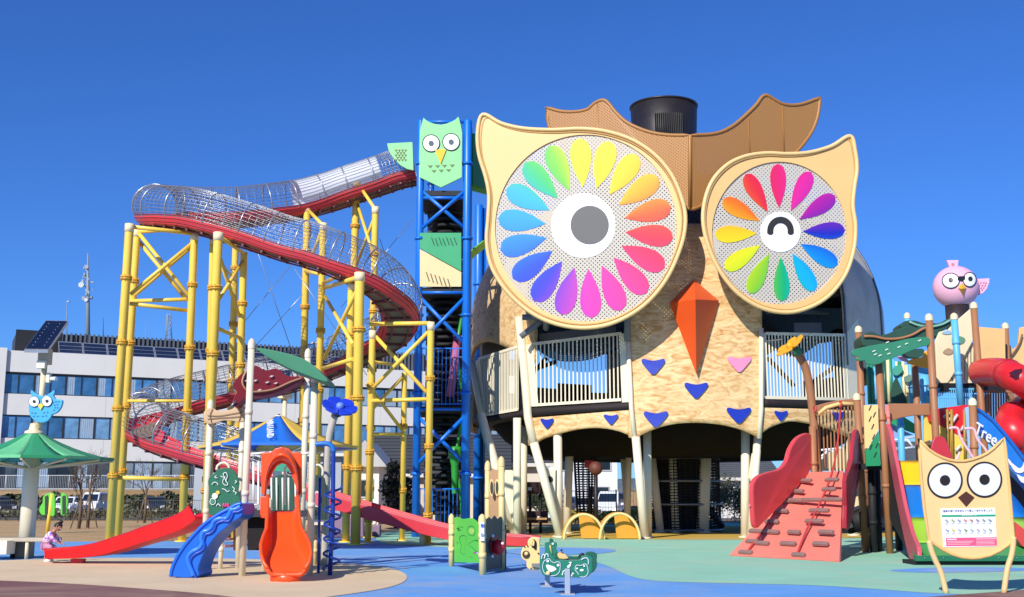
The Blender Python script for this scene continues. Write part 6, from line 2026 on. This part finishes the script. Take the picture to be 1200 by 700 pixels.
# solar head above the green canopy
lp = P(50, 470, 30.2)
hz = P(53, 410, 30.2)
MB().cyl((P(46, 500, 30).x, 30, P(43, 503, 30).z), (P(52, 430, 30).x, 30, P(52, 425, 30).z), .075, n=12).build('lamp_pole', M_crm, sh)
MB().box(P(53, 418, 30), (.28, .3, .42)).build('battery_box', paint('#c9b99b', .5), sh, bevel=.02)
MB().box(P(49, 427.5, 29.8), (.22, .16, .2)).build('control_box', paint('#f0e6cc', .5), sh, bevel=.015)
MB().box(P(57, 443, 30), (.1, .14, .26)).build('camera_box', paint('#e9e4c9', .5), sh, bevel=.015)
MB().tube([P(60, 444, 29.9), P(66, 444, 29.8)], .05, 10).build('security_camera', M_wht, sh)
def pvpanel(pts, D, parent, Db=None):
    a, b, c, d = [P(x, y, D[i]) for i, (x, y) in enumerate(pts)]
    nrm = (b - a).cross(d - a).normalized()
    fr = MB().prism([a, b, c, d], Vector((0, .02, -.07))).build('solar_panel', M_alu, parent)
    for f0, f1 in ((.03, .485), (.515, .97)):
        q = [a.lerp(b, f0).lerp(d.lerp(c, f0), .03), a.lerp(b, f1).lerp(d.lerp(c, f1), .03), a.lerp(b, f1).lerp(d.lerp(c, f1), .97), a.lerp(b, f0).lerp(d.lerp(c, f0), .97)]
        lift = Vector((0, -.012, .012))
        cell = MB().prism([p + lift for p in q], Vector((0, .005, -.006))).build('solar_cells', paint('#141c33', .2, .15, 3, spec=.7), fr)
        mb = MB()
        for i in range(1, 9):
            u0, u1 = q[0].lerp(q[3], i / 9), q[1].lerp(q[2], i / 9)
            mb.beam(u0.lerp(u1, .46) + lift * 1.3, u0.lerp(u1, .54) + lift * 1.3, .006, .006)
        mb.build('cell_marks', paint('#cdd4df', .4), cell)
    return fr
pvpanel([(28.5, 410), (56, 410.5), (80, 376), (54, 375.5)], [29.4, 29.4, 30.9, 30.9], sh)
# blue owl on the canopy
ob = zo(0, 340, .25, [(146, 468), (160, 480), (178, 490), (200, 496), (222, 490), (240, 478), (254, 468), (256, 484), (250, 494), (260, 510), (275, 512), (290, 516), (293, 526), (286, 550), (272, 570), (256, 580), (244, 584), (236, 600), (222, 614), (200, 622), (174, 618), (152, 604), (138, 584), (134, 556), (136, 530), (146, 508), (150, 494), (142, 490)])
bo = panel(ob, 29.7, .09, 2).build('blue_owl', paint('#3fa9e0', .45, .06), sh, bevel=.015)
for x, y in ((159, 523), (219, 521)):
    a, b = x * .25, 340 + y * .25
    e = disc(a, b, 6.2, 6.4, 29.67, .03, 26).build('eye_ring', paint('#2a4a5c', .4), bo)
    disc(a, b, 5.6, 5.8, 29.66, .03, 26).build('eye_white', M_wht, e)
    disc(a + .2, b, 1.9, 1.9, 29.65, .03, 18).build('pupil', M_blk, e)
panel(zo(0, 340, .25, [(176, 540), (190, 530), (204, 540), (190, 562)]), 29.66, .04).build('beak', paint('#e8d24c', .4), bo)
mb = MB()
for x, y in ((150, 576), (165, 578), (205, 576), (222, 574), (158, 592), (176, 592), (200, 592), (216, 590), (250, 528), (262, 524), (274, 524), (256, 540), (268, 538), (258, 552), (270, 552), (252, 564)):
    mb.prism(W(zo(0, 340, .25, [(x - 4, y - 2), (x + 4, y - 2), (x + 4, y + 2), (x - 4, y + 2)]), 29.69), (0, .02, 0))
mb.build('feather_dash', paint('#1d5f8f', .5), bo)
# blue and yellow shelter
cB = XD(328, 33)
s2 = octa(cB, 0, 2.25, P(328, 520, 30.9).z, P(328, 485, 33).z, ['#1c6fd0', '#e8bf4e'], 33, 'blue and yellow canopy shelter with white lettering behind the orange slide', .13, 'canopy_shelter', None, 6)
a_, b_ = P(321, 494, 32.4), P(326, 515, 31.2)
# lettering lies on the front blue panel
e0 = Vector((cB + 2.25 * math.cos(R(-120)), 33 + 2.25 * math.sin(R(-120)), P(328, 520, 30.9).z)); e1 = Vector((cB + 2.25 * math.cos(R(-60)), e0.y, e0.z)); ap = Vector((cB, 33, P(328, 485, 33).z))
up_ = (ap - (e0 + e1) / 2); cc = (e0 + e1) / 2 + up_ * .42 - Vector((0, .06, -.05)); cc.z -= .055
text_mesh('MIN LAND', .27, facing(cc + Vector((0, -.03, .06)), -(up_ + Vector((-.45, 0, 0))), Vector((1, 0, .1))), .012).build('lettering', M_wht, s2.children[0])
# far solar lamp
sl = thing('solar_lamp', (XD(334, 66), 66, 0), 'distant solar street lamp rising behind the tip of the blue and yellow canopy', 'street lamp')
xL = XD(334, 66)
MB().cyl((xL, 66, 0), (xL, 66, P(334, 452, 66).z), .12, n=12).build('pole', M_crm, sl)
MB().box((xL, 66, P(334, 458, 66).z), (.7, .6, .9)).build('battery_box', M_crm, sl)
pvpanel([(320.5, 452), (335, 452.5), (342, 434), (327, 433)], [64.8, 64.8, 67.4, 67.4], sl)
# bench by the green canopy
bn_ = thing('bench', (XD(18, 29), 29, 0), 'grey topped bench with a cream block end under the green canopy', 'bench')
MB().box((XD(20, 29), 29.2, .47), (2.3, .75, .09)).build('seat', paint('#b9ad98', .6, .1), bn_, bevel=.02)
MB().box((XD(2, 28.4), 28.7, .3), (.75, .5, .33)).build('end_block', paint('#efe3c6', .5, .06), bn_, bevel=.02)
for x, D in ((44, 28.9), (28, 29.4)):
    MB().cyl((XD(x, D), D, 0), (XD(x, D), D, .43), .045 if x > 30 else .05, n=12).build('leg', M_crm if x > 30 else M_dk, bn_)
MB().box((XD(37, 29.5), 29.6, .22), (.5, .3, .42)).build('plinth', paint('#a79b86', .6), bn_, bevel=.02)
# leaf board on a yellow pole far left
lb = thing('leaf_board', (XD(67, 50), 50, 0), 'bright green butterfly shaped play board on a yellow pole in the dry grass', 'play board')
MB().cyl((XD(66, 50), 50, 0), (XD(68.5, 50), 50, P(68, 579, 50).z), .08, n=12).build('pole', M_ylw, lb)
for pts in ([(64, 580), (60, 578), (54, 579), (50, 583), (50, 589), (46.5, 594), (46, 600), (50, 604), (56, 603), (60, 605), (64, 603)], [(71, 580), (75, 578.5), (79, 582), (79.5, 590), (78, 597), (78, 603), (71, 603)]):
    p_ = panel(pts, 49.95, .1, 2).build('board', paint('#5fc83a', .45, .06), lb, bevel=.02)
    x = sum(a for a, b in pts) / len(pts) + (1 if pts[0][0] < 66 else 0)
    panel([(x - 3, 582), (x, 580.5), (x + 1, 582), (x + 1, 603), (x - 3, 603)], 49.93, .03, 0).build('dark_slot', paint('#233a2a', .6), p_)
# lavender play wall behind, the shadow over it put into its dulled mauve
pw = thing('play_wall', (XD(300, 44), 44, 0), 'low lavender wall with pink steps behind the white posted play set', 'play wall')
MB().box((XD(408, 44), 44, .4), (1.45, .3, .8)).build('wall_block', paint('#8d7389', .6, .1), pw, bevel=.08)
MB().box((XD(217, 44), 44, .5), (.7, .3, .6)).build('wall_block', paint('#a58fa6', .6, .1), pw, bevel=.06)
MB().box((XD(436, 45), 45, .25), (.9, .25, .45)).build('wall_block', paint('#8a7089', .6, .1), pw, bevel=.06)

# ================================================================ CENTRE: PLAY PANELS, ROCKER, TUNNELS
cpn = thing('play_panel_set', (XD(560, 24.5), 24.5, 0), 'lime green and dark activity panels on cream posts with a red ball', 'play panel')
M_cpo = paint('#ecd08c', .45, .06)
for (x0_, y0_, xb, D, r) in ((529, 608, 529, 26, .062), (565, 609, 565.5, 23.2, .07), (571.5, 546, 571.5, 25, .058), (587.5, 541, 588, 24.6, .066), (590.5, 610, 590.5, 24.8, .05)):
    post((x0_, y0_), (xb, 660), D, r, M_cpo if x0_ != 590.5 else paint('#6b5a48', .5), parent=cpn, capmat=M_cpo)
gp = panel(zo(520, 540, .2, [(62, 335), (80, 328), (98, 336), (112, 342), (130, 340), (150, 336), (175, 340), (195, 354), (204, 370), (206, 440), (206, 600), (62, 596)]), lin(532, 25.9, 562, 23.4), .05, 0).build('activity_panel', paint('#5fd23c', .45, .05), cpn, bevel=.008)
M_gl = paint('#2b7a24', .6)
pD = lambda x: 25.9 - (x - 532) * 2.5 / 30 - .03
def pline(pts, r=.007, closed=False, parent=gp, mat=M_gl, D=pD):
    q = crom(W(zo(520, 540, .2, pts), D), 4, closed=closed)
    MB().tube(q, r, 5, closed=closed).build('maze_line', mat, parent)
pline([(96, 445), (120, 438), (132, 452), (130, 480), (126, 510), (130, 540), (112, 548), (98, 530), (106, 500), (94, 470)], closed=True)
pline([(142, 490), (160, 480), (178, 468), (200, 466)]); pline([(146, 496), (168, 510), (190, 530), (202, 536)]); pline([(140, 400), (150, 386), (172, 386), (186, 410), (176, 438), (152, 436), (140, 418)], closed=True)
pline([(76, 400), (90, 392), (84, 408), (100, 404)]); pline([(100, 385), (112, 392)]); pline([(150, 560), (170, 570)])
a, b = zo(520, 540, .2, [(162, 412)])[0]; disc(a, b, 3.2, 3.2, lambda x: pD(x) - .01, .03, 20).build('knob', paint('#b8e060', .4), gp)
for i, (x, c) in enumerate(((178, '#d83a4a'), (188, '#3a6ad8'), (196, '#e8e8f0'))):
    a, b = zo(520, 540, .2, [(x, 540)])[0]; disc(a, b, 1.0, 1.3, lambda q: pD(q) - .01, .03, 14).build('knob', paint(c, .4), gp)
for x, y in ((124, 470), (118, 515), (196, 472), (160, 466), (80, 480)):
    a, b = zo(520, 540, .2, [(x, y)])[0]; panel([(a - .7, b + 1), (a, b - 1.2), (a + .8, b + .6)], lambda q: pD(q), .02).build('small_mark', M_gl, gp)
stt = panel([(562.3, 612), (567.3, 612), (567.6, 634), (562.6, 634)], 23.08, .03).build('notice_plate', M_wht, cpn)
for y, c in ((616, '#2f6fd0'), (627, '#8e9db8')):
    disc(565, y, 1.9, 2.2, 23.06, .02, 16).build('notice_mark', paint(c, .5), stt)
dpn = panel([(569, 609), (573, 606), (576, 608), (579.5, 604), (583, 608), (587, 605), (590.5, 609), (591, 665), (569, 668.5)], lin(569, 23.4, 591, 24.7), .05, 0).build('dark_panel', paint('#24413a', .5, .08), cpn, bevel=.008)
MB().ball(P(584.5, 641, 23.9), (.14, .14, .155), 24, 14).build('red_ball', paint('#d3222b', .25, .04), dpn)
disc(581, 640, 7, 13, lambda x: 23.33 + (x - 569) * .06, .03, 30).build('ball_socket', paint('#7c1a20', .5), dpn)
for x, y in ((577.5, 628), (589, 637), (577, 652)): MB().ball(P(x, y, 23.6), .03, 10, 8).build('bolt', M_wht, dpn)
tpn = panel([(573, 555), (577, 549), (582, 551), (586, 547), (586.5, 606), (573, 607)], lin(569, 24.9, 591, 24.6), .05, 0).build('peep_panel', paint('#b8916a', .5, .1), cpn, bevel=.008)
for x in (576, 582.3):
    disc(x, 571.5, 2.6, 10, lambda q: 24.60, .05, 28).build('peep_frame', M_cpo, tpn)
    disc(x, 571.5, 1.6, 7.6, lambda q: 24.58, .05, 28).build('peep_hole', paint('#3b4038', .5), tpn)
# spring rocker
rk = thing('spring_rocker', (XD(657, 19), 19, 0), 'green frog spring rocker with a cream bunny side board on the blue ground', 'spring rider')
kz = lambda pts: zo(600, 620, .1143, pts)
M_fg = paint('#1d7a5c', .45, .06)
fo = [(330, 478), (306, 455), (288, 400), (284, 320), (300, 270), (322, 246), (336, 236), (338, 190), (334, 150), (352, 134), (374, 150), (384, 190), (402, 240), (420, 280), (452, 318), (520, 320), (600, 322), (690, 316), (706, 290), (716, 276), (745, 272), (780, 272), (812, 288), (826, 310), (820, 350), (824, 400), (816, 440), (790, 478), (740, 500), (700, 500), (600, 496), (480, 496), (400, 488)]
fp1 = panel(kz(fo), 18.5, .045, 2).build('frog_board', M_fg, rk, bevel=.01)
panel([(x + 5.5, y - 4.5) for x, y in kz(fo)], 19.6, .045, 2).build('frog_board', paint('#155c46', .5), rk, bevel=.01)
def kl(pts, r=.0048, closed=False, mat=M_wht, D=18.485, parent=fp1):
    MB().tube(crom(W(kz(pts), D), 4, closed=closed), r, 5, closed=closed).build('frog_line', mat, parent)
kl([(352, 312), (324, 340), (314, 390), (326, 440), (356, 470), (400, 480), (450, 474), (486, 440), (494, 390), (492, 350), (474, 338), (452, 340), (436, 350), (400, 330), (382, 306), (352, 312)])
kl([(650, 392), (662, 372), (690, 374), (720, 372), (744, 358), (766, 372), (776, 400), (780, 450), (762, 480), (730, 494), (696, 490)]); kl([(650, 392), (648, 420), (668, 444), (686, 470)])
kl([(302, 310), (310, 270), (326, 262), (338, 280), (330, 306), (344, 262), (366, 258), (372, 290)], .007); kl([(712, 318), (736, 300), (770, 300), (784, 330), (780, 366)], .007)
kl([(584, 344), (602, 346), (596, 380), (578, 398), (570, 384), (590, 370), (604, 350), (610, 340)], .008)
kl([(520, 468), (524, 436), (550, 432), (546, 464)], .008); kl([(610, 482), (622, 452), (634, 466)], .008)
for pts in ([(348, 372), (366, 366), (396, 376), (432, 388), (456, 412), (440, 424), (408, 440), (376, 430), (358, 404)], [(694, 430), (706, 412), (728, 414), (736, 424), (720, 434)]):
    panel(kz(pts), 18.49, .02, 2).build('frog_mouth', M_wht, fp1)
for x, y, r_ in ((366, 330, 13), (472, 372, 13), (666, 406, 9), (740, 380, 9), (518, 466, 8), (546, 460, 8), (612, 480, 8), (574, 388, 8)):
    a, b = kz([(x, y)])[0]; disc(a, b, r_ * .1143, r_ * .1143, 18.485, .02, 16).build('frog_spot', M_wht, fp1)
a, b = kz([(370, 455)])[0]; MB().ball(P(a, b, 18.47), .035, 12, 8).build('bolt', M_cpo, fp1)
hb_ = panel(kz([(340, 236), (338, 160), (352, 136), (380, 136), (400, 144), (430, 134), (456, 140), (464, 170), (452, 200), (470, 232), (440, 260), (452, 296), (420, 300), (396, 270), (372, 250)]), 19.0, .05, 2).build('frog_head', M_fg, rk, bevel=.01)
for x in (356, 418):
    a, b = kz([(x, 152)])[0]; disc(a, b, 1.2, 1.3, 18.98, .02, 14).build('eye', M_wht, hb_)
panel(kz([(380, 172), (398, 168), (404, 220), (412, 290), (396, 270), (384, 220)]), 18.97, .03, 2).build('handle_board', paint('#d9b877', .5), hb_)
MB().cyl(P(658, 645, 18.7), P(658, 645, 19.6), .02, n=8).build('hand_bar', M_blk, hb_)
MB().tube(crom(W(kz([(690, 300), (700, 268), (722, 258), (740, 268)]), 19.1), 4, closed=False), .022, 7).build('grab_handle', M_blk, rk)
for pts in ([(470, 262), (500, 246), (540, 254), (572, 290), (574, 304), (486, 306)],):
    panel(kz(pts), 18.75, .35, 2).build('seat', paint('#e8bf7c', .5), rk, bevel=.02)
MB().obox(P(664, 660, 19.05), Vector((.28, 0, 0)), Vector((0, .45, 0)), Vector((0, 0, .03))).build('base_board', paint('#8e8f8a', .5), rk)
by = paint('#f3cf86', .45, .06)
bo2 = [(284, 130), (272, 96), (236, 84), (200, 88), (172, 108), (160, 140), (164, 170), (130, 176), (104, 206), (92, 250), (100, 296), (128, 322), (150, 334), (148, 370), (156, 396), (184, 416), (240, 418), (286, 410), (286, 260)]
bb = panel(kz(bo2), 20.2, .06, 2).build('bunny_board', by, rk, bevel=.012)
a, b = kz([(144, 262)])[0]; disc(a, b, 4.4, 4.6, 20.18, .03, 26).build('bunny_eye', paint('#4a3420', .5), bb); MB().ball(P(a + .4, b - .9, 20.17), .035, 12, 8).build('eye_glint', by, bb)
panel(kz([(188, 140), (200, 112), (228, 108), (248, 130), (252, 176), (246, 216), (228, 206), (206, 176), (190, 162)]), 20.18, .03, 2).build('ear_hole', M_blk, bb)
MB().tube(crom(W(kz([(200, 170), (198, 134), (212, 122), (222, 134), (218, 176)]), 20.15), 3, closed=False), .02, 6).build('ear_inner', by, bb)
for x, y in ((128, 182), (160, 176), (196, 404), (262, 376), (268, 250)):
    a, b = kz([(x, y)])[0]; disc(a, b, .9, 1.0, 20.18, .02, 12).build('bunny_spot', paint('#5a3f28', .5), bb)
MB().beam(P(633, 662, 20.2), P(645, 664, 19.4), .3, .05).build('link_board', paint('#8e8f8a', .5), rk)
for x, D in ((665.2, 18.45), (641.5, 20.1)):
    xx = P(x, 690, D).x
    MB().box((xx, D + .05, .2), (.085, .085, .4)).build('foot_post', paint('#b7bcc2', .4, .08, metal=.4), rk, bevel=.008)
    MB().box((xx, D + .05, .012), (.22, .22, .024)).build('foot_plate', paint('#9aa0a6', .5), rk)
# arch tunnels
def tunnel(px0, px1, pya, D, label):
    t = thing('play_arch', (XD((px0 + px1) / 2, D), D, 0), label, 'play arch', 'yellow play arches')
    x0_, x1_ = P(px0, 632, D).x, P(px1, 632, D).x
    h = P((px0 + px1) / 2, pya, D).z; cx = (x0_ + x1_) / 2; hw = (x1_ - x0_) / 2
    pan = [Vector((cx - hw * .1, D + .45, .03))]
    pan += [Vector((cx - hw * .18, D + .45, h * .6)), Vector((cx - hw * .22, D + .45, h * .93))]
    pan += [Vector((cx + hw * .96 * math.cos(a), D + .45, h * .97 * math.sin(a))) for a in [R(100 - 7 * k) for k in range(15)]]
    MB().prism(pan, (0, .08, 0)).build('side_panel', paint('#d9992a', .5, .1), t, bevel=.015)
    for dd, c in ((0, '#efd08a'), (.95, '#c98f2e')):
        MB().tube([Vector((cx + hw * math.cos(math.pi * (1 - k / 30)), D + dd, h * math.sin(math.pi * (1 - k / 30)))) for k in range(31)], .05, 10).build('hoop', paint(c, .45), t)
    sh_ = MB()
    def fn(u, v):
        a = R(62 - 62 * u); return Vector((cx + hw * math.cos(a), D + .05 + .85 * v, h * math.sin(a)))
    sh_.grid(fn, 14, 2, lambda p, u, v: Vector((cx + (p.x - cx) * .95, p.y, p.z * .96))).build('shell', paint('#d9992a', .5, .1), t)
    return t
tunnel(661, 708, 603, 42.2, 'yellow half round play arch nearest the left front legs of the giant owl')
tunnel(703, 750, 602, 42.0, 'yellow half round play arch closest to the middle front leg of the giant owl')
# ball pole
bpx = thing('ball_pole', (XD(697, 45.5), 45.5, 0), 'dark pole topped with a brown ball standing behind the yellow tunnels', 'pole')
zt = P(697, 549, 45.5).z
MB().cyl((XD(697, 45.5), 45.5, 0), (XD(697, 45.5), 45.5, zt), .08, n=12).build('pole', paint('#231a1a', .5), bpx)
MB().ball((XD(697, 45.5), 45.5, zt), .27, 24, 16).build('ball', paint('#6b3a2c', .6, .12, 3), bpx)
# red net toy and dark box toys under the owl
rdx = thing('red_toy_box', (XD(689, 48), 48, 0), 'small red box on a dark post under the giant owl beside the ball pole', 'toy')
MB().box(P(690, 544, 48), (.36, .3, .32)).build('box', paint('#b3242a', .5), rdx, bevel=.03)
MB().cyl((XD(690, 48), 48, 0), P(690, 548, 48), .04, n=8).build('post', M_dk, rdx)
bt = thing('play_counter', (XD(626, 50), 50, 0), 'dark play counter with little shelves under the left arch of the giant owl', 'play counter')
for y, w in ((572, 1.0), (606, 1.1)):
    MB().box(P(627, y, 50), (w, .5, .5)).build('shelf_box', paint('#3a2022', .6), bt, bevel=.03)
for x in (621, 633): MB().cyl((XD(x, 50), 50, 0), P(x, 570, 50), .06, n=8).build('post', M_dk, bt)
MB().beam((XD(610, 49), 49, .62), (XD(640, 49), 49, .62), .5, .08).build('bench_top', paint('#b08a5a', .6), bt)
for x in (621, 632): MB().box(P(x, 573 if x < 630 else 607, 49.7), (.16, .04, .13)).build('white_tag', M_wht, bt)

# ================================================================ CHILD AT THE END OF THE RED SLIDE
Dc = 27.75
O = Vector((XD(65, Dc), Dc, 0))
def skinned(name, verts, edges, rad, mat, parent, root=0, sub=2):
    me = bpy.data.meshes.new(name)
    org = O
    me.from_pydata([Vector(v) for v in verts], edges, [])
    o = bpy.data.objects.new(name, me); COL.objects.link(o)
    place(o, org, parent)
    me.materials.append(mat)
    m = o.modifiers.new('skin', 'SKIN'); m.use_smooth_shade = True
    for i, r in enumerate(rad):
        me.skin_vertices[0].data[i].radius = (r, r)
    me.skin_vertices[0].data[root].use_root = True
    s = o.modifiers.new('sub', 'SUBSURF'); s.levels = sub; s.render_levels = sub
    return o
skin = paint('#c98f6e', .5, .05, 4, grime=0)
kid = thing('person', O, 'small child in a pink and lavender jacket bending over the foot of the red slide', 'person')
V = [(0, 0, .40), (.05, 0, .50), (.11, 0, .62), (.175, 0, .715), (.215, 0, .75),
     (.13, -.11, .655), (.215, -.14, .54), (.315, -.105, .455), (.345, -.10, .435),
     (.13, .11, .655), (.215, .14, .54), (.315, .105, .455), (.345, .10, .435),
     (.02, -.08, .37), (.2, -.1, .34), (.05, -.09, .1), (.05, -.09, .045), (.15, -.095, .03),
     (.02, .08, .37), (.2, .1, .34), (.05, .09, .1), (.05, .09, .045), (.15, .095, .03)]
Eg = [(0, 1), (1, 2), (2, 3), (3, 4), (2, 5), (5, 6), (6, 7), (7, 8), (2, 9), (9, 10), (10, 11), (11, 12), (0, 13), (13, 14), (14, 15), (15, 16), (16, 17), (0, 18), (18, 19), (19, 20), (20, 21), (21, 22)]
rd = [.095, .095, .095, .05, .04, .045, .034, .024, .026, .045, .034, .024, .026, .07, .055, .036, .032, .024, .07, .055, .036, .032, .024]
for s_, w in ((-1, 8), (1, 12)):
    for k, (dy, ln) in enumerate(((-.02, .05), (-.007, .058), (.007, .055), (.02, .044))):
        i = len(V); b = Vector(V[w])
        V += [tuple(b + Vector((.022, dy, -.006))), tuple(b + Vector((.022 + ln * .55, dy * 1.2, -.02))), tuple(b + Vector((.022 + ln, dy * 1.25, -.045)))]
        Eg += [(w, i), (i, i + 1), (i + 1, i + 2)]; rd += [.009, .008, .007]
    i = len(V); b = Vector(V[w])
    V += [tuple(b + Vector((.0, -s_ * .028, -.006))), tuple(b + Vector((.02, -s_ * .04, -.022)))]
    Eg += [(w, i), (i, i + 1)]; rd += [.009, .007]
bodyo = skinned('body', V, Eg, rd, skin, kid)
def jacket_mat():
    m, nt, b = new_mat('jacket_print')
    tc = N(nt, 'ShaderNodeTexCoord'); n1 = N(nt, 'ShaderNodeTexNoise'); n1.inputs['Scale'].default_value = 11; n1.inputs['Detail'].default_value = 2
    nt.links.new(tc.outputs['Object'], n1.inputs['Vector'])
    cr = N(nt, 'ShaderNodeValToRGB'); cr.color_ramp.interpolation = 'CONSTANT'
    el = cr.color_ramp.elements; el[0].position = 0; el[0].color = (*hx('#8a6fc0'), 1); el[1].position = .44; el[1].color = (*hx('#e59ac8'), 1)
    e = el.new(.52); e.color = (*hx('#f2dfee'), 1); e = el.new(.6); e.color = (*hx('#b79be0'), 1)
    nt.links.new(n1.outputs['Fac'], cr.inputs[0]); nt.links.new(cr.outputs[0], b.inputs['Base Color']); b.inputs['Roughness'].default_value = .8
    return m
jk = skinned('jacket', [V[i] for i in (0, 1, 2, 3, 5, 6, 7, 9, 10, 11)], [(0, 1), (1, 2), (2, 3), (2, 4), (4, 5), (5, 6), (2, 7), (7, 8), (8, 9)], [.118, .12, .112, .06, .06, .05, .036, .06, .05, .036], jacket_mat(), kid)
tr2 = skinned('trousers', [V[i] for i in (0, 13, 14, 15, 18, 19, 20)], [(0, 1), (1, 2), (2, 3), (0, 4), (4, 5), (5, 6)], [.10, .08, .066, .045, .08, .066, .045], paint('#c58fae', .8, .1, 6), kid)
for s_ in (-1, 1):
    mb = MB()
    mb.ball(O + Vector((.1, s_ * .092, .04)), (.085, .04, .04), 18, 10)
    mb.build('shoe', paint('#e9e6ea', .5), kid)
hc = O + Vector((.275, 0, .815))
tilt = Matrix.Rotation(R(38), 3, 'Y')
mb = MB().ball(hc, (.088, .078, .1), 28, 18, tilt)
head = mb.build('head', skin, bodyo)
fwd = tilt @ Vector((1, 0, 0)); upv = tilt @ Vector((0, 0, 1))
for s_ in (-1, 1):
    MB().ball(hc + fwd * .078 + Vector((0, s_ * .032, 0)) + upv * .0, .013, 12, 8).build('eye', M_wht, head)
    MB().ball(hc + fwd * .088 + Vector((0, s_ * .032, 0)), .007, 10, 8).build('iris', M_blk, head)
    MB().ball(hc + Vector((0, s_ * .078, 0)) - fwd * .005 - upv * .01, (.018, .01, .026), 12, 8, tilt).build('ear', skin, head)
MB().ball(hc + fwd * .088 - upv * .025, (.016, .012, .014), 12, 8).build('nose', skin, head)
MB().ball(hc + fwd * .078 - upv * .058, (.01, .024, .006), 12, 8, tilt).build('mouth', paint('#a8564e', .5), head)
M_hair = paint('#1c1412', .5, .2, 20)
mb = MB(); n_, m_ = 28, 14
vs = []
for j in range(m_ + 1):
    t = math.pi * .62 * j / m_
    for i in range(n_):
        a = 2 * math.pi * i / n_
        q_ = Vector((math.sin(t) * math.cos(a), math.sin(t) * math.sin(a), math.cos(t)))
        lim = 1.0
        if q_.x > .25: t2 = min(t, math.pi * .34); q_ = Vector((math.sin(t2) * math.cos(a), math.sin(t2) * math.sin(a), math.cos(t2)))
        k = 1.1 + .04 * noise.noise(q_ * 6)
        vs.append(hc - fwd * .008 + tilt @ Vector((q_.x * .088 * k, q_.y * .078 * k, q_.z * .1 * k)))
fs = [(j * n_ + i, (j + 1) * n_ + i, (j + 1) * n_ + (i + 1) % n_, j * n_ + (i + 1) % n_) for j in range(m_) for i in range(n_)]
mb.add(vs, fs, True); hr = mb.build('hair', M_hair, kid)
MB().ball(hc + upv * .125 - fwd * .02, (.045, .045, .04), 16, 10).build('hair_bun', M_hair, hr)
